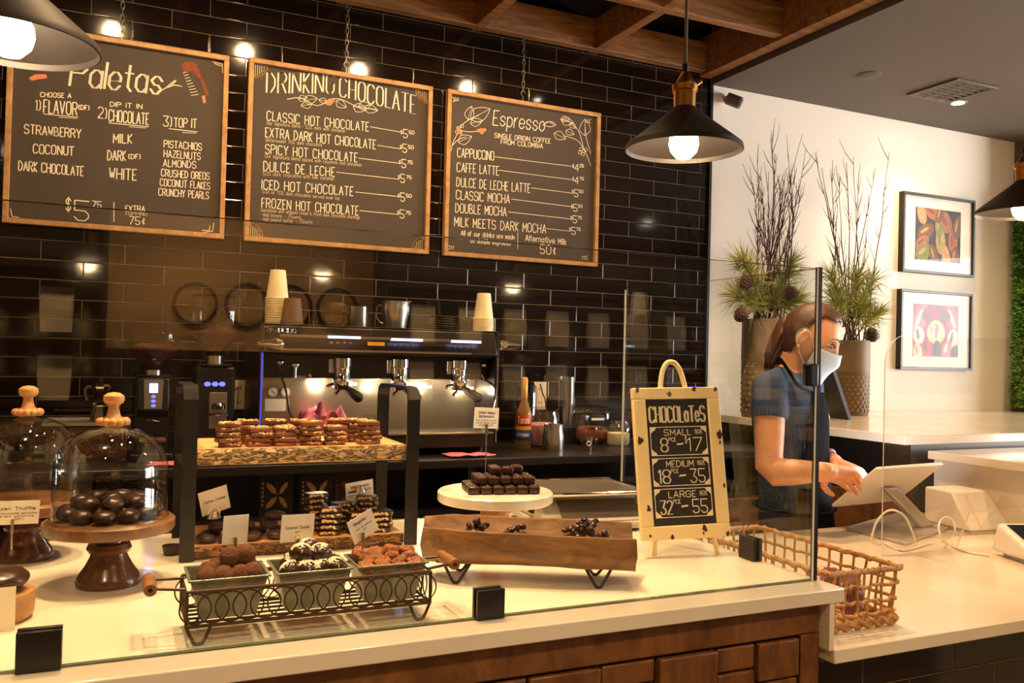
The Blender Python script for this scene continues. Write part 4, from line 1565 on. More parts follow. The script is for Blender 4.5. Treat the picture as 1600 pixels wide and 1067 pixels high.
# ---------------------------------------------------------------- wooden trough
tp = Vector((.363, -2.2, ZF))
t = thing('wooden_trough', 'long rough wooden trough on black hairpin legs in front of the marble stand', 'trough', tp, -.46)
b = MB()
nx = 40
vs, fs = [], []
K = 9
for i in range(nx + 1):
    u = i / nx
    x = -.235 + .47 * u
    sw = 1 + .06 * noise.noise(Vector((x * 9, 1, 0)))
    e = min(1, .55 + 3.2 * u, .8 + 6 * (1 - u)) if u < .2 else 1
    lo = .042 + .004 * noise.noise(Vector((x * 12, 4, 0))) - .012 * max(0, u - .55)
    hf = .118 + .003 * noise.noise(Vector((x * 20, 7, 0))) - .010 * u
    hb = .130 + .003 * noise.noise(Vector((x * 20, 9, 0))) - .006 * u
    wd = .072 * sw * e
    sec = [(-wd * .62, lo), (-wd * .95, lo + .02), (-wd * 1.0, (lo + hf) / 2), (-wd * .9, hf), (-wd * .7, hf), (-wd * .45, hf - .035), (0, hf - .046), (wd * .45, hb - .035), (wd * .7, hb), (wd * .9, hb), (wd, (lo + hb) / 2), (wd * .95, lo + .02), (wd * .62, lo)]
    if u < .1:
        k = 1 - u / .1
        sec = [(y_ * (1 - .12 * k), z_ if j not in (5, 6, 7) else z_ + .03 * k) for j, (y_, z_) in enumerate(sec)]
    K = len(sec)
    vs += [(x + .006 * noise.noise(Vector((y_ * 30, z_ * 30, 2))), y_, z_) for y_, z_ in sec]
for i in range(nx):
    for k in range(K):
        a = i * K + k
        c_ = i * K + (k + 1) % K
        fs.append((a, c_, c_ + K, a + K))
fs.append(tuple(range(K))[::-1])
fs.append(tuple(range(nx * K, nx * K + K)))
b.add(vs, fs)
b.build('trough', M['trough'], t, angle=50)
for sx in (-.155, .155):
    l = MB()
    for sy in (-.045, .045):
        l.tube(catmull([(sx - .032, sy * .8, .046), (sx - .008, sy * 1.15, .008), (sx, sy * 1.2, .0035), (sx + .008, sy * 1.15, .008), (sx + .032, sy * .8, .046)], 4), .0034, 8)
    l.box(sx - .045, sx + .045, -.042, .042, .042, .046)
    l.build('hairpin_leg', M['black_metal'], t)
random.seed(51)


def cluster(s_, k=1.0):
    random.seed(s_)
    b = MB()
    for _ in range(34):
        b.ball((random.gauss(0, .014) * k, random.gauss(0, .012) * k, .006 + abs(random.gauss(0, .014)) * k), (random.uniform(.006, .013), random.uniform(.005, .009), random.uniform(.004, .008)), 10, 7, .3, 120, _)
    return b.build('chocolate_cluster', M['choc'])


ct, st_ = math.cos(-.46), math.sin(-.46)
for i, (x, y, z, k, lab) in enumerate([(.105, .0, .086, 1.0, 'dark crunchy chocolate cluster heap at the right end of the trough, left one'), (.155, .005, .082, 1.0, 'dark crunchy chocolate cluster heap at the right end of the trough, right one'),
                                      (.125, .004, .108, .75, 'dark crunchy chocolate cluster on top of the heap in the trough'), (-.03, .008, .084, .75, 'small dark chocolate cluster in the middle of the trough'),
                                      (-.12, .016, .09, .75, 'small dark chocolate cluster in the left half of the trough')]):
    o = cluster(60 + i, k)
    tag(o, lab, 'chocolate', 'chocolate clusters in the trough').location = (tp.x + x * ct - y * st_, tp.y + x * st_ + y * ct, ZF + z)

# ---------------------------------------------------------------- kitchen scale behind the sign
sc = Vector((.79, -1.66, ZF))
t = thing('counter_scale', 'pale counter scale with a steel weighing pan behind the trough', 'scale', sc, -.12)
b = MB()
b.prism([(-.165, -.15), (.165, -.15), (.165, .15), (-.165, .15)], .008, .03)
b.hexa([(-.16, -.145, .03), (.16, -.145, .03), (.16, .145, .03), (-.16, .145, .03), (-.155, -.07, .092), (.155, -.07, .092), (.155, .14, .092), (-.155, .14, .092)])
b.build('body', M['scale_body'], t, bevel=.006)
b = MB()
b.hexa([(-.1, -.134, .042), (.15, -.134, .042), (.15, -.130, .042), (-.1, -.130, .042), (-.1, -.0845, .085), (.15, -.0845, .085), (.15, -.08, .085), (-.1, -.08, .085)])
b.build('front_panel', M['scale_dark'], t, smooth=False)
b = MB()
b.box(-.1665, -.158, -.06, -.03, .045, .07)
b.build('display', M['screen_dark'], t, smooth=False)
b = MB()
b.prism([(-.17, -.12), (-.16, -.13), (.16, -.13), (.17, -.12), (.17, .14), (.16, .15), (-.16, .15), (-.17, .14)], .1, .106)
b.box(-.06, .06, -.05, .06, .092, .1)
rim = MB()
rim.tube([(-.17, -.13, .108), (.17, -.13, .108), (.17, .15, .108), (-.17, .15, .108)], .005, 8, closed=True)
pn = b.build('weighing_pan', M['dull_steel'], t, bevel=.002)
rim.build('pan_rim', M['chrome'], pn)
for x in (-.13, .13):
    for y in (-.12, .12):
        MB().cyl((x, y, 0), (x, y, .009), .014, n=14).build('foot', M['black_matte'], t)

# ---------------------------------------------------------------- easel sign
ft = onz(1060, 866, ZF)
sg = thing('easel_sign', 'cream easel sign with chipped paint and chalk price list headed Chocolates', 'sign', (.84, -2.135, ZF))
E_ = Matrix.Rotation(-.2, 4, 'Z') @ Matrix.Rotation(-.17, 4, 'X') @ Matrix.Rotation(-.028, 4, 'Y')
SW, SH = .121, .385
zb = .046
A_ = Matrix.Translation((0, 0, zb)) @ E_
f = MB()
f.M = A_
fw = .0345
f.box(-SW, SW, -.009, .009, SH - .03, SH)
f.box(-SW, SW, -.009, .009, 0, .034)
f.box(-SW, -SW + fw, -.009, .009, .034, SH - .03)
f.box(SW - fw, SW, -.009, .009, .034, SH - .03)
fr = f.build('frame', M['cream_paint'], sg, bevel=.0025)
f = MB()
f.M = A_
f.box(-SW + fw - .002, SW - fw + .002, -.003, .004, .032, SH - .028)
f.build('slate', M['slate'], sg, smooth=False)
ch = MB()
ch.M = A_
random.seed(8)
for x, z, s_ in [(-.108, .38, .012), (-.02, .366, .014), (.05, .38, .012), (.112, .378, .011), (-.108, .25, .014), (.113, .262, .016), (.112, .24, .007), (.114, .13, .009), (-.098, .078, .012), (-.04, .006, .012), (.05, .026, .014), (.046, .012, .006), (.113, .008, .01), (-.1, .012, .007)]:
    P = []
    for k in range(9):
        a = 2 * PI * k / 9
        r = s_ * random.uniform(.35, 1)
        P.append((max(-SW, min(SW, x + r * .7 * math.cos(a))), -.0095, max(0, min(SH, z + r * math.sin(a)))))
    ch.add(P, [tuple(range(9))])
ch.build('paint_chips', M['rust'], fr, smooth=False)
h = MB()
h.M = A_
h.tube(catmull([(-.036, .012, SH - .005), (-.027, .012, SH + .04), (-.014, .012, SH + .064), (.0, .012, SH + .07), (.014, .012, SH + .064), (.027, .012, SH + .04), (.036, .012, SH - .005)], 4), .0068, 10)
h.build('handle', M['cream_paint'], sg)
for sx in (-1, 1):
    P0 = A_ @ Vector((sx * .075, .012, .03))
    MB().tube([P0, (P0.x + sx * .014 + .004, P0.y - .012, .003)], .0062, 10).build('leg', M['cream_paint'], sg)
P0 = A_ @ Vector((0, .012, .3))
MB().tube([P0, (P0.x + .02, P0.y + .13, .003)], .006, 10).build('rear_leg', M['cream_paint'], sg)
L = MB()
L.M = A_
PW, PZ0, PZ1 = SW - fw, .034, SH - .03


def su(u, v):
    return (-PW + 2 * PW * u, -.0036, PZ1 - (PZ1 - PZ0) * v)


def sw_(text, u0, u1, v, hv, wd=.002, gap=1.4, dbl=0):
    write(L, text, su(u0, v), su(u1, v), (0, 0, 1), hv * (PZ1 - PZ0), wd, (0, -1, 0), gap, .06, 0, dbl)


sw_('CHOCOLaTeS', .05, .94, .185, .125, .0034, 1.5, .0022)
for v0, v1, nm, a, b_ in [(.225, .45, 'SMALL', '8', '17'), (.475, .69, 'MEDIUM', '18', '35'), (.715, .935, 'LARGE', '32', '55')]:
    R_ = [(.05, v0), (.95, v0), (.95, v1), (.05, v1), (.05, v0)]
    L.ribbon([su(*q) for q in R_], (0, -1, 0), .0018)
    for u, v, du, dv in ((.05, v0, 1, 1), (.95, v0, -1, 1), (.95, v1, -1, -1), (.05, v1, 1, -1)):
        L.add([su(u, v), su(u + du * .1, v), su(u + du * .07, v + dv * .025), su(u + du * .045, v + dv * .03), su(u, v + dv * .055)], [(0, 1, 2, 3, 4)])
    sw_(nm, .27, .7, v0 + .068, .048, .0019)
    sw_('BOX', .77, .88, v0 + .05, .026, .0013)
    L.ribbon([su(.77, v0 + .058), su(.89, v0 + .058)], (0, -1, 0), .001)
    sw_(a, .2 if len(a) == 1 else .13, .31, v0 + .195, .105, .0028, 1.4, .0012)
    sw_('PCE', .335, .45, v0 + .115, .03, .0014)
    L.ribbon([su(.465, v0 + .14), su(.56, v0 + .135)], (0, -1, 0), .0042)
    sw_(b_, .64, .87, v0 + .195, .105, .0026)
    if nm == 'SMALL':
        sw_('$', .595, .625, v0 + .13, .05, .0014)
L.build('lettering', M['chalk'], sg, smooth=False)

# ================================================================ BACK BAR
YF = -.66
t = MB().box(-4.4, 2.50, YF, -.002, ZB - .035, ZB).build('bar_top', M['dark_lam'], bevel=.003)
tag(t, 'long black worktop of the back bar under the tiled wall', 'worktop')
t = thing('back_cabinet', 'back bar cabinet with a dark open shelf over brown wooden doors', 'cabinet', (-1, -.3, 0))
c = MB()
c.box(-3.4, 3.45, -.32, .29, 0, .07)
c.box(-3.4, 3.45, -.02, .29, .07, ZB - .036)
c.box(-3.4, 3.45, -.33, -.02, .745, .765)
c.build('carcass', M['dark_lam'], t, smooth=False)
x = -3.38
while x < 3.4:
    MB().box(x + .004, min(x + .455, 3.44), -.352, -.332, .08, .74).build('door', M['cab_wood2'], t, bevel=.004)
    x += .457
for x in (-1.55, .15, 1.85, 3.38):
    MB().box(x, x + .03, -.33, -.021, .766, ZB - .037).build('divider', M['dark_lam'], t, smooth=False)
# chocolate boxes on the open shelf
for i, (px, mt, wh) in enumerate([(432, 'box_dark', 'left'), (494, 'box_dark', 'middle'), (546, 'box_brown', 'right')]):
    p = ony(px, 735, -.56)
    b = thing('chocolate_box', '%s chocolate box with gold leaf print and painted reflection, on the dark shelf' % wh, 'box', (p.x, -.555, .7655), 0, 'chocolate boxes on the back shelf')
    MB().box(-.062, .062, -.02, .02, 0, .162).build('carton', M[mt], b, bevel=.001)
    k = MB()
    for sx, sz in ((-1, 1), (1, 1), (-1, -1), (1, -1)):  # lower pair of leaves is the logo's mirror reflection, painted on the carton
        P = [(.004, .004), (.02, .012), (.034, .034), (.036, .05), (.022, .044), (.008, .026)]
        q = [(sx * (a if sx > 0 else a * 1.25) + .006, -.0206, .078 + sz * b2) for a, b2 in P]
        k.add(q, [tuple(range(len(q)))])
        k.ribbon([(sx * .004 + .006, -.0208, .078 + sz * .004), (sx * .034 + .006, -.0208, .078 + sz * .046)], (0, -1, 0), .002)
    for q in range(6):
        k.box(-.055, -.048, -.0206, -.0202, .04 + q * .016, .048 + q * .016)
    k.build('leaf_print_and_reflection', M['gold' if i < 2 else 'plate_wood'], b, smooth=False)

# ---------------------------------------------------------------- espresso machine
MY = -.50
pL, pR = ony(408, 590, MY), ony(776, 600, MY)
mx0, mx1 = pL.x, pR.x
mc = (mx0 + mx1) / 2
em = thing('espresso_machine', 'dark three-group espresso machine on the back bar with lit blue bars', 'coffee machine', (mc, -.3, ZB))
W2 = (mx1 - mx0) / 2
HT = ony(600, 512, -.45).z - ZB
zc = lambda y, Y=MY, x=600: ony(x, y, Y).z - ZB
U = MB()
U.box(-W2 + .012, W2 - .012, -.19, .2, zc(556), HT - .004)
U.hexa([(-W2 + .012, -.235, zc(552)), (W2 - .012, -.235, zc(552)), (W2 - .012, -.19, zc(552)), (-W2 + .012, -.19, zc(552)), (-W2 + .012, -.2, HT - .006), (W2 - .012, -.2, HT - .006), (W2 - .012, -.18, HT - .006), (-W2 + .012, -.18, HT - .006)])
U.build('upper_body', M['mach_dark'], em, bevel=.006)
MB().box(-W2, W2, -.2, .21, HT - .004, HT).build('cup_tray', M['mach_dark'], em, bevel=.002)
f = MB()
f.box(-W2 + .06, W2 - .14, -.2425, -.232, zc(531), zc(527))
f.box(-W2 + .06, W2 - .14, -.2445, -.236, zc(551), zc(548))
f.build('trim_bars', M['mach_steel'], em, smooth=False)
for i, (xa, xb, y) in enumerate([(512, 563, 527), (611, 660, 531), (705, 751, 534)]):
    a, b = ony(xa, y, MY - .04), ony(xb, y, MY - .04)
    z = (a.z + b.z) / 2 - ZB
    MB().box(a.x - mc, b.x - mc, -.2465, -.2355, z - .0045, z + .0045).build('light_bar', M['led_white'], em, smooth=False)
    k = MB()
    for q in range(4):
        xx = a.x - mc + (b.x - a.x) * (q + .5) / 5
        k.cyl((xx, -.243, z - .022), (xx, -.25, z - .022), .005, n=10)
    k.build('buttons', M['steel'], em)
    if i == 0:
        MB().box(b.x - mc + .03, b.x - mc + .1, -.2462, -.2405, z - .03, z - .015).build('display', M['label_yel'], em, smooth=False)
# side panels
for s in (-1, 1):
    p = MB()
    p.hexa([(s * W2 - .008, -.2, .03), (s * W2 + .008, -.2, .03), (s * W2 + .008, .2, .03), (s * W2 - .008, .2, .03), (s * W2 - .008, -.2, HT - .002), (s * W2 + .008, -.2, HT - .002), (s * W2 + .008, .2, HT - .002), (s * W2 - .008, .2, HT - .002)])
    p.build('side_panel', M['mach_dark'], em, bevel=.003)
    p = MB()
    p.box(s * W2 - .002, s * W2 + .004, -.204, -.2005, .05, zc(555))
    p.build('side_trim', M['led_trim'] if s < 0 else M['mach_steel'], em, smooth=False)
MB().box(-W2 + .01, W2 - .01, .02, .03, .07, zc(580)).build('back_panel', M['mach_steel'], em, smooth=False)
MB().box(-W2 + .01, W2 - .01, -.12, .2, zc(592, -.42), zc(556)).build('group_housing', M['mach_dark'], em, bevel=.004)
b = MB()
b.box(-W2 + .004, W2 - .004, -.2, .2, .03, .085)
b.build('base', M['mach_dark'], em, bevel=.004)
MB().box(-W2 + .01, W2 - .01, -.204, .019, .086, .094).build('drip_tray', M['mach_steel'], em, bevel=.002)
for x in (-W2 + .06, W2 - .06):
    for y in (-.15, .15):
        MB().cyl((x, y, 0), (x, y, .03), .022, n=14).build('foot', M['black_matte'], em)
for px in (533, 623, 716):
    g = ony(px, 580, -.42)
    gx = g.x - mc
    z0 = zc(598, -.42)
    h = MB()
    h.lathe([(0, z0), (.036, z0), (.038, z0 + .012), (.034, z0 + .02), (.034, z0 + .062), (.038, z0 + .066), (.038, z0 + .1), (0, z0 + .1)], 28, (gx, -.13, 0))
    h.cyl((gx - .042, -.115, z0 + .04), (gx - .042, -.115, z0 + .095), .012, n=12)
    gh = h.build('group_head', M['chrome'], em)
    pf = MB()
    pf.lathe([(0, z0 - .03), (.03, z0 - .03), (.035, z0 - .012), (.036, z0 - .0005), (0, z0 - .0005)], 24, (gx, -.13, 0))
    pf.tube([(gx - .008, -.13, z0 - .032), (gx - .022, -.13, z0 - .045), (gx - .024, -.13, z0 - .055)], .006, 8)
    pf.tube([(gx - .034, -.13, z0 - .006), (gx - .056, -.14, z0 - .012), (gx - .062, -.145, z0 - .02)], .007, 8)
    pfo = pf.build('portafilter', M['chrome'], em)
    MB().limb([(gx + .01, -.165, z0 - .02), (gx + .025, -.21, z0 - .038), (gx + .042, -.245, z0 - .055)], [.011, .0175, .021]).build('grip', M['black_matte'], pfo)
k = MB()
for px, py in ((487, 598), (556, 600), (580, 601), (650, 603), (673, 604), (738, 606)):
    g = ony(px, py, -.32)
    k.cyl((g.x - mc, -.02, g.z - ZB), (g.x - mc, -.005, g.z - ZB - .002), .005, n=10)
k.build('work_lights', M['led_spot'], em)
for px, py in ((505, 600), (590, 601), (670, 604), (735, 606)):
    g = ony(px, py, -.36)
    l = bpy.data.lights.new('work_light', 'POINT')
    l.energy = .38
    l.color = (1, .88, .66)
    l.shadow_soft_size = .012
    o = bpy.data.objects.new('work_light', l)
    COL.objects.link(o)
    o.parent = em
    o.location = (g.x - mc, -.055, g.z - ZB - .012)
for px, py, s in ((425, 537, -1), (790, 540, 1)):
    g = ony(px, py, MY - .04)
    gx, gz = g.x - mc, g.z - ZB
    k = MB()
    k.M = Matrix.Translation((gx, -.26, gz)) @ Matrix.Rotation(s * PI / 2, 4, 'Y')
    k.lathe([(0, -.04), (.014, -.038), (.022, -.028), (.022, -.012), (.017, .005), (.011, .05), (.009, .058), (0, .06)], 22)
    k.build('steam_knob', M['chrome'], em)
for pts in ([(437, 568), (440, 590), (447, 610), (452, 640), (457, 655)], [(757, 572), (753, 580), (757, 592), (772, 603), (774, 615), (770, 640)]):
    P = [ony(x, y, -.43 - .02 * i) for i, (x, y) in enumerate(pts)]
    w_ = MB()
    w_.tube(catmull([(p.x - mc, p.y + .3, p.z - ZB) for p in P], 4), .0052, 8)
    p = P[0]
    w_.ball((p.x - mc, p.y + .3, p.z - ZB + .006), (.017, .014, .013), 14, 10)
    w_.build('steam_wand', M['chrome'], em)
g = ony(462, 570, -.45)
MB().ball((g.x - mc, -.14, g.z - ZB), (.017, .012, .013), 14, 10).cyl((g.x - mc, -.14, g.z - ZB - .05), (g.x - mc, -.14, g.z - ZB - .01), .006).build('water_spout', M['chrome'], em)
for px in (425, 445):
    g = ony(px, 612, -.27)
    d = MB()
    d.cyl((g.x - mc, .0195, g.z - ZB), (g.x - mc, .008, g.z - ZB), .021, n=24)
    go = d.build('gauge', M['steel'], em)
    MB().cyl((g.x - mc, .0078, g.z - ZB), (g.x - mc, .007, g.z - ZB), .0175, n=24).build('dial', M['card'], go)
    k = MB()
    k.ribbon([(g.x - mc - .006, .0066, g.z - ZB + .008), (g.x - mc + .008, .0066, g.z - ZB - .01)], (0, -1, 0), .003)
    k.build('needle', M['ink'], go, smooth=False)
a, b = ony(413, 642, -.27), ony(446, 623, -.27)
MB().box(a.x - mc, b.x - mc, .0175, .0197, a.z - ZB, b.z - ZB).build('instruction_label', M['card'], em, smooth=False)
k = MB()
a, b = ony(413, 519, -.5), ony(453, 516, -.5)
zz = a.z - ZB
write(k, 'RANCILIO', (a.x - mc + .02, -.2185, zz), (b.x - mc + .02, -.2185, zz), (0, .2, 1), .017, .0032, (0, -1, .1))
write(k, 'R', (a.x - mc - .004, -.2185, zz - .002), (a.x - mc + .012, -.2185, zz - .002), (0, .2, 1), .022, .003, (0, -1, .1))
k.build('maker_lettering', M['chrome'], em, smooth=False)
k = MB()
a, b = ony(458, 592, -.425), ony(486, 592, -.425)
write(k, 'classe 9', (a.x - mc, -.1215, a.z - ZB + .004), (b.x - mc, -.1215, b.z - ZB + .004), (0, 0, 1), .014, .0022, (0, -1, 0))
k.build('model_lettering', M['chrome'], em, smooth=False)
a = ony(754, 608, -.3)
MB().box(a.x - mc - .012, a.x - mc + .012, .0, .0195, a.z - ZB - .04, a.z - ZB + .03).build('switch_box', M['black_matte'], em, smooth=False)
MB().box(a.x - mc + .002, a.x - mc + .008, -.0012, -.0002, a.z - ZB - .002, a.z - ZB + .016).build('green_lamp', M['led_green'], em, smooth=False)
ZM = ZB + HT + .0005
ZD = ZB + .0945


# ---------------------------------------------------------------- things on the machine
def paper_cup(h=.118, r0=.03, r1=.044):
    b = MB()
    b.lathe([(0, h), (r0, h), (r0 + .0008, h - .006), (r1, .006), (r1 + .0034, .005), (r1 + .0036, 0), (r1, 0), (r0 - .001, h - .008), (0, h - .008)], 32)
    return b.build('paper_cup', M['paper'])


pc = paper_cup()
first = True
for px, cnt, wh, dz in ((432, 12, 'left', .0095), (755, 7, 'right', .0095)):
    p = ony(px, 510, -.34)
    for k in range(cnt):
        o = pc if first else pc.copy()
        if not first:
            COL.objects.link(o)
        first = False
        o.location = (p.x, -.34, ZM + k * dz)
        lv = 'topmost' if k == cnt - 1 else ('lowest' if k == 0 else ORD[k] + ' from below')
        tag(o, 'white upturned paper cup on the espresso machine, %s in the %s stack' % (lv, wh), 'cup', 'upturned paper cups on the machine')
p = ony(456, 505, -.42)
tag(MB().lathe([(0, .105), (.032, .105), (.044, .012), (.046, .011), (.046, .007), (.044, .006), (.046, .004), (.046, 0), (.042, 0), (.03, .1), (0, .1)], 32).build('tumbler', M['cup_wrap']), 'brown upturned cup beside the left stack of paper cups on the machine', 'cup').location = (p.x, -.42, ZM)


def pitcher(name, label, loc, R, h, mt='steel', bell=False, rz=0):
    t = thing(name, label, 'pitcher', loc, rz)
    if bell:
        pr = [(0, 0), (R * .78, 0), (R * .8, .004), (R * .84, h * .3), (R * .98, h * .62), (R, h * .8), (R * .95, h * .93), (R * .92, h), (R * .9, h), (R * .96, h * .8), (R * .78, h * .3), (R * .74, .006), (0, .006)]
    else:
        pr = [(0, 0), (R * .98, 0), (R, .004), (R, h * .5), (R * .88, h * .8), (R * .9, h), (R * .88, h), (R * .86, h * .8), (R * .97, h * .5), (R * .97, .005), (0, .005)]
    MB().lathe(pr, 36).build('body', M[mt], t)
    MB().tube(catmull([(R * .9, 0, h * .85), (R * 1.35, 0, h * .82), (R * 1.45, 0, h * .5), (R * 1.2, 0, h * .25), (R * .95, 0, h * .2)], 4), .0042, 8).build('handle', M[mt], t)
    b = MB()
    b.hexa([(-R * .86, -.008, h * .78), (-R * 1.0, -.002, h * .9), (-R * 1.0, .002, h * .9), (-R * .86, .008, h * .78), (-R * .86, -.012, h), (-R * 1.2, -.002, h * 1.02), (-R * 1.2, .002, h * 1.02), (-R * .86, .012, h)])
    b.build('spout', M[mt], t)
    return t


p = ony(559, 509, -.34)
b = MB()
R, h = .04, .088
for k in range(2):
    b.lathe([(0, 0), (R, 0), (R * 1.02, .003), (R * 1.02, h), (R * .98, h), (R * .96, .004), (0, .004)], 36)
tag(b.build('steel_canister', M['steel']), 'straight steel canister on the machine left of the steel pitcher', 'canister').location = (p.x, -.34, ZM)
p = ony(617, 513, -.34)
pitcher('steel_pitcher', 'rounded steel milk pitcher standing on top of the espresso machine', (p.x, -.34, ZM), .062, .118, 'steel', True, 2.4)
p = ony(690, 516, -.33)
sau = MB().lathe([(0, 0), (.03, 0), (.062, .008), (.064, .01), (.062, .0105), (.03, .003), (0, .003)], 32).build('saucer', M['mach_steel'])
for k in range(6):
    o = sau if k == 0 else sau.copy()
    if k:
        COL.objects.link(o)
    o.location = (p.x, -.33, ZM + k * .0105)
    tag(o, 'dark metal saucer stacked on the machine, %s' % ('lowest of six', 'second from below', 'third from below', 'fourth from below', 'fifth from below', 'topmost of six')[k], 'saucer', 'saucers stacked on the machine')
p = ony(522, 508, -.30)
ec = thing('espresso_cup', 'brown handled cup stacked highest on the machine behind the canister', 'cup', (p.x, -.3, ZM + .052), .3, 'brown cups on the machine')
MB().lathe([(0, .0), (.026, .0), (.034, .02), (.038, .05), (.036, .05), (.03, .02), (.022, .005), (0, .005)], 28).build('bowl', M['cup_wrap'], ec)
MB().tube(catmull([(.036, 0, .042), (.055, 0, .04), (.052, 0, .02), (.033, 0, .014)], 4), .0035, 8).build('handle', M['cup_wrap'], ec)
dup(ec, (p.x, -.3, ZM), .3, 'brown handled cup standing lowest on the machine behind the canister')
# pink cloth and beaker on the drip tray


def cloth(name, label, pts, z, lift, loc, seed, wadded=True):
    b = MB()
    nx, ny = 22, 16
    vs, fs = [], []
    for i in range(nx + 1):
        for j in range(ny + 1):
            u, v = i / nx - .5, j / ny - .5
            n1 = noise.noise(Vector((u * 4, v * 4, seed)))
            hh = lift * (.5 + n1 + .5 * noise.noise(Vector((u * 9, v * 9, seed + 4)))) * (1 - (2 * abs(u)) ** 3) if wadded else lift * (.3 + .3 * n1)
            vs.append((u * pts[0] * (1 + .25 * n1), v * pts[1] * (1 + .2 * n1), max(hh, .0) + .001))
    for i in range(nx):
        for j in range(ny):
            a = i * (ny + 1) + j
            fs.append((a, a + 1, a + ny + 2, a + ny + 1))
    b.add(vs, fs)
    o = b.build(name, M['pink'], angle=180)
    s = o.modifiers.new('thick', 'SOLIDIFY')
    s.thickness = .003
    s.offset = 1
    o.location = loc
    return tag(o, label, 'cloth', 'pink cloths')


p = ony(505, 660, -.42)
cloth('pink_cloth', 'crumpled pink cloth lying on the drip tray of the espresso machine', (.24, .12), 0, .1, (p.x, -.42, ZD), 2)
p = ony(300, 727, -.58)
cloth('pink_cloth', 'pink cloth on the back bar at the left, behind the black stand loop', (.27, .1), 0, .02, (p.x, -.585, ZB), 5, False)
p = ony(732, 716, -.57)
cloth('pink_cloth', 'folded pink cloth on the back bar behind the marble stand', (.2, .1), 0, .03, (p.x, -.57, ZB), 8, False)
p = ony(577, 655, -.4)
be = thing('glass_beaker', 'small clear measuring glass on the drip tray of the espresso machine', 'glass', (p.x, -.4, ZD))
MB().lathe([(0, 0), (.026, 0), (.028, .07), (.0265, .07), (.024, .003), (0, .003)], 24).build('vessel', M['glass'], be)
p = ony(779, 660, -.44)
tag(MB().lathe([(0, 0), (.04, 0), (.041, .1), (.039, .1), (.038, .004), (0, .004)], 28).build('steel_tin', M['dull_steel']), 'plain steel tin on the drip tray left of the syrup bottle', 'tin').location = (p.x - .03, -.41, ZD)


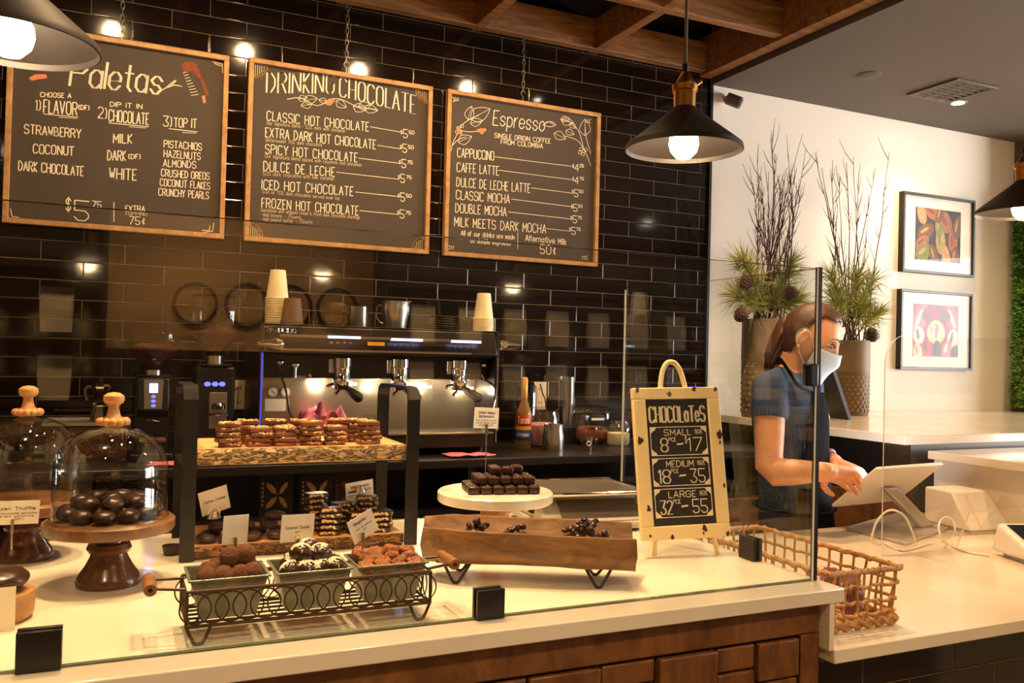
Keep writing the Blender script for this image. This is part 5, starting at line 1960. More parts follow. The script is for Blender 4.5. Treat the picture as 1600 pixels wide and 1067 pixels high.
# ---------------------------------------------------------------- grinders
def grinder(px, yb, Y, label, kind):
    p = ony(px, 640, Y)
    t = thing('coffee_grinder', label, 'grinder', (p.x, Y, ZB), 0)
    zz = lambda y: ony(px, y, Y).z - ZB
    if kind == 0:
        zt = zz(587)
        MB().box(-.075, .075, -.06, .12, 0, .03).build('base', M['black_metal'], t, bevel=.006)
        b = MB()
        b.box(-.06, .06, -.02, .12, .0305, zt - .006)
        b.hexa([(-.055, -.07, zz(640)), (.055, -.07, zz(640)), (.055, -.0205, zz(652)), (-.055, -.0205, zz(652)), (-.055, -.06, zt - .006), (.055, -.06, zt - .006), (.055, -.0205, zt - .006), (-.055, -.0205, zt - .006)])
        b.build('body', M['black_metal'], t, bevel=.005)
        fp = MB()
        fp.hexa([(-.03, -.0735, zz(637)), (.03, -.0735, zz(637)), (.03, -.0705, zz(637)), (-.03, -.0705, zz(637)), (-.034, -.064, zt - .012), (.034, -.064, zt - .012), (.034, -.061, zt - .012), (-.034, -.061, zt - .012)])
        fo = fp.build('control_panel', M['dull_steel'], t, smooth=False)
        MB().box(-.014, .014, -.0715, -.069, zz(612), zz(598)).build('screen', M['led_white'], fo, smooth=False)
        k = MB()
        for y in (618, 625, 632):
            k.ball((0, -.0738, zz(y)), (.008, .0015, .0055), 12, 8)
        k.build('touch_keys', M['led_blue'], fo)
        MB().lathe([(0, zt - .005), (.055, zt - .005), (.06, zt), (.055, zt + .003), (.03, zt + .004), (.03, zt + .022), (0, zt + .022)], 28, (0, .0, 0)).build('collar', M['steel'], t)
        MB().tube([(-.02, -.075, zz(655)), (.0, -.09, zz(653)), (.02, -.075, zz(655))], .006, 8).build('portafilter_fork', M['chrome'], t)
        MB().box(-.045, .045, -.13, -.05, zz(686), zz(681)).build('tray_plate', M['cup_wrap'], t, bevel=.002)
        h = MB()
        z1, z2 = zt + .0225, zz(505)
        h.lathe([(.02, z1), (.03, z1 + .012), (.085, z1 + .06), (.095, z1 + .075), (.095, z2 - .012), (.088, z2), (0, z2)], 40)
        h.build('hopper', M['smoke'], t)
        MB().lathe([(0, z1 + .003), (.018, z1 + .003), (.027, z1 + .013), (.081, z1 + .06), (.09, z1 + .076), (.09, z1 + .085), (.05, z1 + .1), (0, z1 + .092)], 40).build('beans', M['beans'], t)
        MB().cyl((.085, .05, zt - .16), (.11, .05, zt - .16), .02).build('side_knob', M['black_metal'], t)
    else:
        zt = zz(570)
        MB().box(-.075, .075, -.07, .12, 0, .03).build('base', M['black_metal'], t, bevel=.006)
        MB().box(-.07, .075, -.04, .12, .0305, zt - .006).build('body', M['black_metal'], t, bevel=.01)
        k = MB()
        for dx in (-12, 0, 11):
            q = ony(px + 3 + dx, 600, Y - .04)
            k.ball((q.x - p.x, -.042, q.z - ZB), (.012, .0025, .009), 14, 8)
        k.build('touch_keys', M['led_blue'], t)
        MB().lathe([(0, zt - .005), (.05, zt - .005), (.068, zt), (.06, zt + .004), (.034, zt + .005), (.034, zt + .036), (0, zt + .036)], 28).build('collar', M['steel'], t)
        MB().box(-.02, .045, -.048, -.0405, zz(668), zz(612)).build('chute_plate', M['dull_steel'], t, bevel=.002)
        k = MB()
        k.lathe([(0, 0), (.024, 0), (.026, .014), (.02, .022), (0, .024)], 20, (.012, -.07, zz(637)))
        k.tube([(-.02, -.075, zz(646)), (.012, -.1, zz(645)), (.044, -.075, zz(646))], .0055, 8)
        k.build('portafilter_fork', M['chrome'], t)
        h = MB()
        z1, z2 = zt + .0365, zz(462)
        h.lathe([(.022, z1), (.036, z1 + .014), (.084, z1 + .075), (.094, z1 + .1), (.096, z2 - .012), (.09, z2), (0, z2)], 40)
        h.build('hopper', M['smoke'], t)
        MB().lathe([(0, z1 + .003), (.02, z1 + .003), (.033, z1 + .015), (.08, z1 + .074), (.086, z1 + .088), (.04, z1 + .1), (0, z1 + .094)], 40).build('beans', M['beans'], t)
    return t


grinder(238, 0, -.40, 'black coffee grinder with a lit screen, left of the other grinder', 0)
grinder(333, 0, -.42, 'black coffee grinder with three blue lights beside the espresso machine', 1)
# drawer box with tray and moka pot
p = ony(140, 660, -.3)
zt = ony(140, 657, -.34).z
bx = thing('knock_box', 'dark brown box on the back bar under the steel tray', 'box', (p.x, -.3, ZB))
MB().box(-.14, .13, -.12, .13, 0, zt - ZB - .012).build('case', M['dark_wood'], bx, bevel=.003)
MB().box(-.125, .115, -.126, -.1202, .015, zt - ZB - .03).build('drawer_front', M['dark_wood'], bx, bevel=.002)
tr_ = MB()
tr_.box(-.15, .14, -.13, .13, 0, .003)
for a in ((-.15, .14, -.13, -.126), (-.15, .14, .126, .13), (-.15, -.146, -.126, .126), (.136, .14, -.126, .126)):
    tr_.box(*a, .003, .012)
tag(tr_.build('steel_tray', M['steel'], smooth=False), 'shallow steel tray on the brown box, holding the moka pot', 'tray').location = (p.x, -.3, zt - .0118)
q = ony(157, 650, -.28)
mk = thing('moka_pot', 'shiny steel moka pot on the tray left of the grinders', 'coffee pot', (q.x, -.27, zt - .0083), 2.6)
MB().lathe([(0, 0), (.036, 0), (.038, .006), (.028, .058), (.031, .062), (.031, .066), (.026, .07)], 8).build('boiler', M['chrome'], mk, angle=20)
MB().lathe([(.026, .0705), (.024, .078), (.037, .132), (.037, .135), (.03, .142), (.008, .15), (0, .151)], 8).build('jug', M['chrome'], mk, angle=20)
MB().ball((0, 0, .157), (.007, .007, .0065), 12, 8).build('knob', M['black_matte'], mk)
MB().tube(catmull([(.036, 0, .128), (.058, 0, .13), (.066, 0, .11), (.056, 0, .078)], 4), .006, 8).build('handle', M['dull_steel'], mk)
b = MB()
b.hexa([(-.034, -.006, .115), (-.036, -.001, .125), (-.036, .001, .125), (-.034, .006, .115), (-.036, -.01, .135), (-.054, -.001, .137), (-.054, .001, .137), (-.036, .01, .135)])
b.build('spout', M['chrome'], mk)


# ---------------------------------------------------------------- wall outlets
def outlet(px0, py0, px1, py1, label):
    a, b = ony(px0, py1, -.004), ony(px1, py0, -.004)
    t = thing('wall_outlet', label, 'outlet', ((a.x + b.x) / 2, -.0005, (a.z + b.z) / 2))
    w_, h_ = (b.x - a.x) / 2, (b.z - a.z) / 2
    MB().box(-w_, w_, -.006, 0, -h_, h_).build('plate', M['socket_plate'], t, bevel=.002)
    k = MB()
    for sz in (-.5, .5):
        for dx in (-.2, .2):
            k.box(w_ * dx - .002, w_ * dx + .002, -.0065, -.0058, h_ * sz - .006, h_ * sz + .006)
    k.build('slots', M['black_matte'], t, smooth=False)
    return t


outlet(364, 594, 383, 640, 'cream wall outlet on the black tiles between grinder and espresso machine')
o2 = outlet(834, 597, 854, 640, 'cream wall outlet on the black tiles behind the syrup bottle')
cd_ = MB()
P = [ony(844, 600, -.02), ony(848, 615, -.05), ony(852, 626, -.06), ony(856, 660, -.05)]
cd_.tube(catmull(P, 5), .0035, 6)
tag(cd_.build('power_cord', M['black_matte']), 'black power cord plugged into the outlet behind the syrup bottle', 'cord')
cd_ = MB()
P = [ony(372, 606, -.012), ony(362, 614, -.05), ony(360, 630, -.06), ony(366, 655, -.05)]
cd_.tube(catmull(P, 5), .0035, 6)
tag(cd_.build('power_cord', M['black_matte']), 'black power cord plugged into the outlet beside the espresso machine', 'cord')

# ---------------------------------------------------------------- bottle, jars, glasses at the right end of the bar
q = onz(817, 712, ZB)
by = -.36
q = ony(817, 700, by)
sy = thing('syrup_bottle', 'syrup bottle with red and blue Torani peppermint label on the back bar', 'bottle', (q.x, by, ZB), 0)
MB().lathe([(0, 0), (.034, 0), (.0365, .004), (.0365, .155), (.034, .175), (.022, .205), (.0145, .225), (.0135, .3), (.0155, .302), (.0155, .315), (0, .315)], 36).build('glass', M['syrup'], sy)
MB().lathe([(.0158, .235), (.0162, .236), (.0162, .325), (.012, .33), (0, .33)], 24).build('cap', M['gold'], sy)
MB().lathe([(.0367, .042), (.0371, .043), (.0371, .088), (.0367, .089)], 36).build('blue_label', M['label_blue'], sy)
MB().lathe([(.0367, .0895), (.0372, .09), (.0372, .106), (.0367, .1065)], 36).build('yellow_band', M['label_yel'], sy)
MB().lathe([(.0367, .107), (.0371, .1075), (.0371, .16), (.0367, .161)], 36).build('red_label', M['label_red'], sy)


def wrap(text, z, hgt, r, a0, a1, wd, mt, name, parent):
    st, Wd = strokes(text, 1.4)
    k = MB()
    for pl in st:
        for (xa, ya), (xb, yb) in zip(pl, pl[1:]):
            P = []
            for s_ in range(4):
                u = s_ / 3
                a = a0 + (a1 - a0) * (xa + (xb - xa) * u) / Wd
                P.append(Vector((r * math.cos(a), r * math.sin(a), z + hgt * (ya + (yb - ya) * u) / 6)))
            n_ = Vector((P[0].x, P[0].y, 0)).normalized()
            k.ribbon(P, n_, wd)
    k.build(name, M[mt], parent, smooth=False)


A0 = -PI / 2 - .45
wrap('Torani', .12, .03, .0378, A0 - .75, A0 + .75, .004, 'card', 'brand_lettering', sy)
wrap('PEPPERMINT', .06, .014, .0378, A0 - .85, A0 + .85, .002, 'card', 'flavour_lettering', sy)

q = ony(820, 690, -.13)
tag(MB().lathe([(.058, 0), (.058, .24), (.052, .28), (.03, .305), (0, .312), (0, .309), (.03, .302), (.05, .278), (.056, .24), (.056, 0), (.058, 0)], 36).build('bell_jar', M['glass']), 'tall clear bell jar standing behind the syrup bottle', 'jar').location = (q.x, -.13, ZB)
q = ony(884, 660, -.14)
pl = MB().lathe([(.038, .118), (.04, .117), (.04, .114), (.028, 0), (0, 0), (0, .001), (.027, .001), (.0375, .113), (.038, .118)], 28).build('plastic_cup', glassmat('cloudy_plastic', (.8, .78, .74, 1), .25, 1.5, .22))
q = ony(884, 665, -.16)
for k in range(10):
    o = pl if k == 0 else pl.copy()
    if k:
        COL.objects.link(o)
    o.location = (q.x, -.16, ZB + .085 + k * .014)
    tag(o, 'clear plastic cup in the tall stack at the right of the bar, %s' % ('lowest' if k == 0 else 'topmost' if k == 9 else ORD[k] + ' from below'), 'cup', 'clear plastic cups stacked on the bar')
hb = thing('cup_holder', 'black cup holder box under the stack of clear plastic cups', 'box', (q.x, -.16, ZB))
MB().box(-.05, .05, -.05, .05, 0, .084).build('case', M['black_matte'], hb, bevel=.003)
q = ony(852, 705, -.27)
ja = thing('candy_jar', 'wide clear glass jar with pink crushed candy beside the syrup bottle', 'jar', (q.x, -.235, ZB))
MB().lathe([(0, 0), (.075, 0), (.082, .01), (.082, .13), (.074, .15), (.074, .168), (.079, .172), (.079, .178), (.03, .186), (0, .187)], 40).build('glass', M['glass'], ja)
MB().lathe([(0, .003), (.072, .003), (.078, .012), (.078, .1), (.04, .11), (0, .104)], 36).build('crushed_candy', M['candy'], ja)
q = ony(861, 705, -.40)
pitcher('steel_pitcher', 'straight steel milk pitcher standing on the back bar before the candy jar', (q.x, -.42, ZB), .05, .118, 'steel', False, .9)
q = ony(921, 690, -.2)
jb = thing('cocoa_jar', 'clear square-shouldered jar of brown powder with a dark oval label', 'jar', (q.x, -.2, ZB + .001))
b = MB()
b.ball((0, 0, .095), (.092, .075, .095), 36, 24, 0, 1, 0, .5)
b.build('glass', M['glass'], jb)
b = MB()
b.ball((0, 0, .045), (.085, .068, .04), 28, 16, 0, 1, 0, .5)
b.build('powder', M['powder'], jb)
b = MB()
b.M = Matrix.Translation((0, -.0755, .125))
b.ball((0, 0, 0), (.05, .002, .026), 28, 12)
lb_ = b.build('oval_label', M['black_matte'], jb)
MB().box(-.036, .036, -.0782, -.0772, .12, .131).build('label_strip', M['card'], lb_, smooth=False)
q = ony(913, 706, -.45)
sgl = thing('shot_glass', 'small clear handled glass with a white mark, on the bar before the jars', 'glass', (q.x, -.47, ZB))
MB().lathe([(0, 0), (.026, 0), (.031, .062), (.029, .062), (.024, .006), (0, .006)], 28).build('vessel', M['glass'], sgl)
MB().tube(catmull([(.03, 0, .054), (.05, 0, .05), (.046, 0, .02), (.028, 0, .014)], 4), .004, 8).build('handle', M['glass'], sgl)
k = MB()
k.tube(ring((-.006, -.0305, .034), .01, 18), .0022, 5, closed=True)
k.build('white_mark', M['card'], sgl)
q = ony(966, 690, -.3)
jc = thing('sugar_jar', 'round clear jar half hidden behind the cream easel sign', 'jar', (q.x, -.3, ZB))
MB().lathe([(0, 0), (.05, 0), (.058, .01), (.06, .09), (.045, .115), (.046, .125), (0, .127)], 32).build('glass', M['glass'], jc)
MB().lathe([(0, .002), (.05, .002), (.055, .012), (.055, .06), (0, .066)], 28).build('sugar', M['coco'], jc)

# ================================================================ RIGHT SIDE
t = MB().box(2.55, 5.05, -1.33, -.001, ZS - .04, ZS).build('side_counter', M['quartz'], bevel=.003)
tag(t, 'high white side counter under the framed pictures, carrying the vases', 'countertop')
t = thing('side_cabinet', 'dark panelled base with brown doors under the high white side counter', 'cabinet', (3.5, -.6, 0))
MB().box(-.88, 1.54, -.70, .59, 0, ZS - .041).build('carcass', M['dark_lam'], t, smooth=False)
for k, (y0, y1) in enumerate(((-.69, -.28), (-.27, .14), (.15, .58))):
    MB().box(-.9, -.8805, y0, y1, .06, .82).build('door', M['cab_wood2'], t, bevel=.004)
t = thing('counter_block', 'white counter block with overhanging top to the right of the till tablet', 'counter', (3.8, -2.3, 0))
MB().box(-1.09, 3.2, -1.2, .955, 0, 1.0).build('body', M['quartz'], t, smooth=False)
MB().box(-1.125, 3.2, -1.2, .96, 1.0005, 1.035).build('top', M['quartz'], t, bevel=.003)


# ---------------------------------------------------------------- pictures
def picture(px0, z0, px1, z1, label, kind):
    x0, x1 = px0, px1
    c = ((x0 + x1) / 2, 0.004, (z0 + z1) / 2)
    t = thing('framed_picture', label, 'picture', c, 0, 'framed cacao photographs')
    w_, h_ = (x1 - x0) / 2, (z1 - z0) / 2
    f = MB()
    d, k = .04, .017
    f.box(-w_, w_, -d, 0, h_ - k, h_)
    f.box(-w_, w_, -d, 0, -h_, -h_ + k)
    f.box(-w_, -w_ + k, -d, 0, -h_ + k, h_ - k)
    f.box(w_ - k, w_, -d, 0, -h_ + k, h_ - k)
    f.build('frame', M['pic_black'], t, bevel=.0015)
    MB().box(-w_ + k, w_ - k, -.024, -.002, -h_ + k, h_ - k).build('mount', M['mat_white'], t, smooth=False)
    g = MB()
    g.box(-w_ + k, w_ - k, -.0345, -.0325, -h_ + k, h_ - k)
    g.build('glazing', M['glazing'], t, smooth=False)
    pw, ph = w_ * .63, h_ * .66
    cols = [(46, 46, 52), (164, 98, 56), (120, 70, 42), (168, 150, 72), (122, 126, 56), (206, 146, 100)] if kind == 0 else [(150, 76, 96), (236, 214, 150), (214, 120, 130), (240, 226, 206), (120, 78, 96), (200, 60, 90), (70, 60, 70)]
    ms = [mat('print_%d_%d' % (kind, i), srgb(*q), .6, var=.35, vscale=60) for i, q in enumerate(cols)]
    p = MB()
    p.box(-pw, pw, -.0256, -.0242, -ph, ph)
    random.seed(70 + kind)
    layer = 0

    def pod(cx, cz, rx, rz, a, mi, y):
        P = []
        for q in range(20):
            th = 2 * PI * q / 20
            x, z = rx * math.cos(th) * (1 - .12 * math.sin(th)), rz * math.sin(th)
            xx, zz = cx + x * math.cos(a) - z * math.sin(a), cz + x * math.sin(a) + z * math.cos(a)
            P.append((max(-pw, min(pw, xx)), y, max(-ph, min(ph, zz))))
        p.mi = mi
        p.add(P, [tuple(range(20))])
        p.mi = 0
    if kind == 0:
        L = [(.3, .55, .2, .34, .5, 1), (-.55, .1, .17, .36, -1.1, 2), (-.7, -.35, .15, .3, -1.0, 1), (.1, -.2, .16, .4, .1, 3), (-.65, -.7, .2, .34, -1.0, 4), (.65, -.15, .16, .34, 0, 1), (.85, .4, .15, .36, -.2, 2), (-.3, .85, .15, .3, 1.2, 1),
             (.35, -.8, .14, .34, .2, 5), (.75, -.75, .14, .3, -.2, 2), (-.2, -.75, .13, .3, .4, 2), (-.75, .75, .14, .3, .4, 5), (.0, .35, .13, .3, .2, 4), (.05, .8, .12, .26, -.4, 2)]
    else:
        L = [(-.7, .4, .24, .6, -.5, 2), (.75, .45, .24, .6, .5, 2), (0, .6, .6, .3, 0, 4), (0, -.05, .36, .42, 0, 1), (-.75, -.2, .22, .3, .2, 3), (.75, -.3, .22, .34, -.2, 3), (-.4, -.7, .2, .34, .4, 5), (.05, -.7, .16, .3, 0, 6), (.5, -.7, .2, .32, -.4, 2),
             (-.8, -.8, .18, .26, .3, 1), (.85, -.8, .16, .24, 0, 6), (-.14, -.05, .07, .26, .2, 3), (.14, -.05, .07, .26, -.2, 3), (0, .12, .09, .14, 0, 2)]
    for i, (x, z, rx, rz, a, mi) in enumerate(L):
        g_ = 1.35 if kind == 0 else 1.1
        pod(x * pw, z * ph, rx * pw * g_, rz * ph * g_, a, mi, -.0258 - i * .00012)
        pod((x - .05) * pw, (z + .05) * ph, rx * pw * .3, rz * ph * .7, a, min(mi + 1, len(cols) - 1), -.02586 - i * .00012)
    p.build('print', ms, t, smooth=False)


picture(4.02, 1.99, 4.685, 2.502, 'upper framed photograph of brown and green cacao pods on the white wall', 0)
picture(4.014, 1.37, 4.676, 1.88, 'lower framed photograph of pink and yellow cut cacao on the white wall', 1)

# moss wall on a short return wall
struct(MB().box(5.12, 5.3, -.34, .0, 0, 2.955).build('wall_return', M['dark_ceiling'], smooth=False))
random.seed(81)
ms = MB()
for i in range(9000):
    y, z = random.uniform(-.345, -.03), random.uniform(1.13, 2.5)
    x = 5.112 - random.uniform(0, .05)
    a, e, l = random.uniform(0, 6.28), random.uniform(-.9, .6), random.uniform(.012, .03)
    d = Vector((-abs(math.cos(e)) * .7, math.cos(e) * math.cos(a) * .8, math.sin(e) + .2 * math.sin(a))).normalized() * l
    q = d.orthogonal().normalized() * l * .28
    b0 = Vector((x, y, z))
    ms.add([b0 - q, b0 + d * .5 - q * 1.2, b0 + d, b0 + d * .5 + q * 1.2, b0 + q], [(0, 1, 2, 3, 4)])
o = ms.build('moss_wall', M['moss'], smooth=False)
tag(o, 'bright green moss covering the wall at the right edge of the picture', 'moss')
o['kind'] = 'stuff'


# ---------------------------------------------------------------- vases with branches
def vase(px, yr, pw, Y, label):
    a, b = ony(px - pw / 2, yr, Y), ony(px + pw / 2, yr, Y)
    R = (b - a).length / 2 * .97
    c = ony(px, yr, Y)
    H = c.z - ZS
    t = thing('vase_arrangement', label, 'vase', (c.x, Y, ZS), 0, 'tall brown stoneware vases')
    MB().lathe([(0, H * .58), (R, H * .58), (R * 1.01, H * .6), (R, H * .98), (R * .97, H), (R * .9, H), (R * .88, H * .7), (0, H * .7)], 40).build('vase', M['vase'], t)
    lo = MB()
    lo.lathe([(0, 0), (R * .93, 0), (R * .96, .008), (R * .98, H * .3), (R, H * .579), (0, H * .579)], 40)
    lo = lo.build('patterned_base', M['vase_pat'], t)
    k = MB()
    rows = 9
    for r in range(rows):
        z = H * (.04 + .5 * (r + .5) / rows)
        for q in range(22):
            an = 2 * PI * (q + .5 * (r % 2)) / 22
            rr = R * .985
            k.M = Matrix.Translation((rr * math.cos(an), rr * math.sin(an), z)) @ Matrix.Rotation(an, 4, 'Z')
            k.ball((0, 0, 0), (.003, R * .1, H * .018), 8, 6)
    k.build('dimples', M['vase'], lo)
    return Vector((c.x, Y, ZS + H)), R, t


V1, R1, VT1 = vase(1199, 499, 62, -.32, 'tall brown vase with a dense branch bundle and pine, behind the woman')
V2, R2, VT2 = vase(1330, 532, 43, -.2, 'tall brown vase with sparse branches and pine beside the framed pictures')
random.seed(91)


def branch(V, R, tip, VT, thick=.0042, twigs=7):
    a = random.uniform(0, 6.28)
    s = V + Vector((math.cos(a) * R * .55, math.sin(a) * R * .55, -.06))
    s.z = V.z - .06
    T = Vector(tip)
    b = MB()
    P = []
    n_ = 9
    side = Vector((random.uniform(-1, 1), random.uniform(-1, 1), 0)) * .03
    for i in range(n_):
        u = i / (n_ - 1)
        p = s.lerp(T, u)
        p += side * math.sin(u * PI) + Vector((noise.noise(Vector((u * 5, a, 0))), noise.noise(Vector((u * 5, a, 5))), 0)) * .012
        P.append(p)
    b.tube(P, [thick * (1 - .75 * i / (n_ - 1)) for i in range(n_)], 6)
    d = (T - s).normalized()
    for k in range(twigs):
        u = random.uniform(.3, .98)
        i = min(int(u * (n_ - 1)), n_ - 2)
        p = P[i].lerp(P[i + 1], u * (n_ - 1) - i)
        o_ = (d + Vector((random.uniform(-.5, .5), random.uniform(-.5, .5), random.uniform(-.1, .3)))).normalized()
        l = random.uniform(.05, .17)
        q = p + o_ * l * .5 + Vector((random.uniform(-.01, .01), 0, 0))
        b.tube([p, q, q + (o_ + Vector((0, 0, .3))).normalized() * l * .5], [.0022, .0017, .0008], 4)
        b.ball(q, .0024, 6, 4)
    return b.build('branch', M['twig'], VT, world=True)


tips = [(1207, 208), (1253, 210), (1183, 250), (1176, 285), (1190, 300), (1213, 240), (1228, 262), (1238, 285), (1259, 232), (1200, 268), (1222, 300), (1248, 322), (1196, 320), (1216, 275), (1232, 240), (1180, 325), (1244, 262), (1206, 330), (1225, 335), (1252, 290), (1188, 275), (1240, 350), (1212, 300), (1234, 315)]
for i, (x, y) in enumerate(tips):
    Y = -.32 + random.uniform(-.1, .12)
    branch(V1, R1, ony(x, y, Y), VT1, .0046, 9)
for i, (x, y) in enumerate([(1272, 238), (1284, 262), (1300, 250), (1312, 275), (1322, 254), (1333, 246), (1343, 272), (1356, 335), (1368, 262), (1392, 238), (1308, 320)]):
    Y = -.2 + random.uniform(-.06, .06)
    branch(V2, R2, ony(x, y, Y), VT2, .005, 11)


def pine(V, R, px, py, Y, VT, nn=330):
    tip = ony(px, py, Y)
    s = V + Vector((0, 0, -.03))
    b = MB()
    mid = s.lerp(tip, .5) + Vector((0, 0, .03))
    P = catmull([s, mid, tip], 5)
    st = MB()
    d = (tip - s).normalized()
    for k in range(nn):
        u = random.uniform(.45, 1)
        p = P[min(int(u * (len(P) - 1)), len(P) - 1)]
        o_ = (d * random.uniform(.1, 1.1) + Vector((random.gauss(0, .6), random.gauss(0, .6), random.gauss(0.1, .5)))).normalized()
        l = random.uniform(.09, .16)
        q = o_.orthogonal().normalized() * .0018
        q.rotate(Matrix.Rotation(random.uniform(0, 6), 3, o_))
        e = p + o_ * l + Vector((0, 0, -.015 * random.random()))
        m_ = p + o_ * l * .5
        b.add([p - q, m_ - q, e, m_ + q, p + q], [(0, 1, 2, 3, 4)])
    t = b.build('pine_sprig', M['pine'], VT, smooth=False, world=True)
    st.tube(P, [.005 - .003 * i / len(P) for i in range(len(P))], 6)
    st.build('stem', M['twig'], t, world=True)


for px, py, wh in [(1160, 405, 'upper left'), (1238, 408, 'upper right'), (1150, 462, 'lower left'), (1243, 470, 'lower right'), (1178, 470, 'front centre'), (1215, 462, 'front right')]:
    pine(V1, R1, px, py, -.32 - random.uniform(-.04, .12), VT1)
for px, py, wh in [(1297, 425, 'upper left'), (1338, 428, 'upper middle'), (1365, 432, 'upper right'), (1372, 490, 'lower right'), (1300, 462, 'lower left'), (1345, 470, 'front centre')]:
    pine(V2, R2, px, py, -.23 - random.uniform(-.02, .08), VT2, 260)


def pine_cone(px, py, Y, s, VT):
    c = ony(px, py, Y)
    b = MB()
    b.ball((0, 0, 0), (s * .6, s * .6, s * .95), 14, 10)
    ga = 2.39996
    for i in range(70):
        v = i / 69
        z = s * (1 - 1.95 * v)
        r = s * .9 * math.sqrt(max(.02, 1 - (z / s * .98) ** 2)) * (.75 + .3 * v)
        a = i * ga
        b.M = Matrix.Rotation(a, 4, 'Z') @ Matrix.Translation((r * .62, 0, z * .95)) @ Matrix.Rotation(.35 - .5 * v, 4, 'Y')
        b.ball((r * .28, 0, 0), (r * .4 + .002, s * .17, s * .055), 8, 6)
    b.M = Matrix()
    o = b.build('pine_cone', M['cone'], VT)
    o.location = c - VT.matrix_basis.translation
    o.rotation_euler = (random.uniform(-.6, .6), random.uniform(-.6, .6), random.uniform(0, 6))
    return o


for px, py, wh in [(1163, 442, 'upper left'), (1236, 457, 'right'), (1158, 491, 'lower left')]:
    pine_cone(px, py, -.45, .04, VT1)
pine_cone(1362, 523, -.22, .046, VT2)
pine_cone(1323, 478, -.2, .03, VT2)
b = MB()
for k in range(16):
    p = ony(random.choice((1325, 1318, 1332)) + random.uniform(-4, 4), random.uniform(470, 522), -.21)
    b.ball(p, .006, 8, 6)
o = b.build('red_berries', M['berry'], VT2, world=True)
o['kind'] = 'stuff'

# tablet easel beside the vase
e0 = ony(1326, 649, -.55)
t = thing('display_easel', 'thin black display frame seen edge-on, leaning on its strut beside the vase', 'frame', (e0.x, -.55, ZS))
top = ony(1299, 566, -.55) - Vector((e0.x, -.55, ZS))
b = MB()
dd = Vector(top) - Vector((.02, 0, .0))
w_ = Vector((.03, .16, 0))
q = Vector((.011, 0, .004))
b.hexa([Vector((.012, 0, .002)) - q, Vector((.012, 0, .002)) + q, Vector((.012, 0, .002)) + q + w_, Vector((.012, 0, .002)) - q + w_, top - q, top + q, top + q + w_, top - q + w_])
b.build('panel', M['black_matte'], t, bevel=.002)
b = MB()
pm = top * .55 + Vector((-.01, .08, 0))
b.tube([pm, (ony(1289, 640, -.5) - Vector((e0.x, -.55, ZS))).xy.to_3d() + Vector((0, 0, .004))], .005, 8)
b.build('strut', M['black_matte'], t)

# ---------------------------------------------------------------- ceiling fittings, camera
vc = onz(1487, 141, 2.955)
t = thing('air_vent', 'square slatted air vent in the grey ceiling above the vases', 'vent', (vc.x, vc.y, 2.955), .0)
b = MB()
s = .165
b.box(-s, s, -s, -s + .03, -.012, 0)
b.box(-s, s, s - .03, s, -.012, 0)
b.box(-s, -s + .03, -s + .03, s - .03, -.012, 0)
b.box(s - .03, s, -s + .03, s - .03, -.012, 0)
b.build('frame', M['vent'], t, bevel=.002)
MB().box(-s + .03, s - .03, -s + .03, s - .03, -.003, -.0005).build('backing', M['vent_in'], t, smooth=False)
for k in range(7):
    y = -s + .05 + k * .039
    MB().box(-s + .03, s - .03, y - .008, y + .008, -.010, -.0035).build('slat', M['vent'], t, smooth=False)
for k in range(2):
    x = -.05 + k * .1
    MB().box(x - .004, x + .004, -s + .03, s - .03, -.0115, -.0102).build('cross_bar', M['vent'], t, smooth=False)
dc = onz(1358, 117, 2.955)
tag(MB().lathe([(0, -.008), (.05, -.008), (.062, -.004), (.064, 0), (0, 0)], 36).build('cover_plate', M['dark_ceiling']), 'flat round cover plate in the grey ceiling left of the vent', 'cover plate').location = (dc.x, dc.y, 2.955)
t = thing('security_camera', 'small grey security camera at the top of the white wall beside the tiles', 'camera', (2.62, .004, 2.86))
MB().cyl((0, 0, .03), (0, -.02, .03), .028).build('mount', M['plastic_white'], t)
MB().cyl((0, -.02, .03), (.02, -.06, .02), .01).build('arm', M['plastic_white'], t)
b = MB()
b.tube([(-.01, -.045, .02), (.04, -.1, -.015)], [.034, .034], 24)
b.build('body', M['cam_grey'], t)
b = MB()
b.tube([(.0405, -.1005, -.0153), (.043, -.103, -.017)], [.024, .024], 20)
b.build('lens', M['screen_dark'], t)

# ---------------------------------------------------------------- rattan basket
bk = Vector((1.15, -2.17, ZP))
t = thing('rattan_basket', 'open-weave rattan basket on the lower counter beside the glass corner', 'basket', bk, 0)
bx, by_, bh = .118, .255, .142
random.seed(101)


def rect(z, k=1.0, wob=.0022, n_=14):
    P = []
    C = [(-bx * k, -by_ * k), (bx * k, -by_ * k), (bx * k, by_ * k), (-bx * k, by_ * k)]
    for i in range(4):
        a, b_ = Vector(C[i]), Vector(C[(i + 1) % 4])
        for q in range(n_):
            p = a.lerp(b_, (q + .5) / n_)
            P.append((p.x + random.uniform(-wob, wob), p.y + random.uniform(-wob, wob), z + random.uniform(-wob, wob)))
    return P


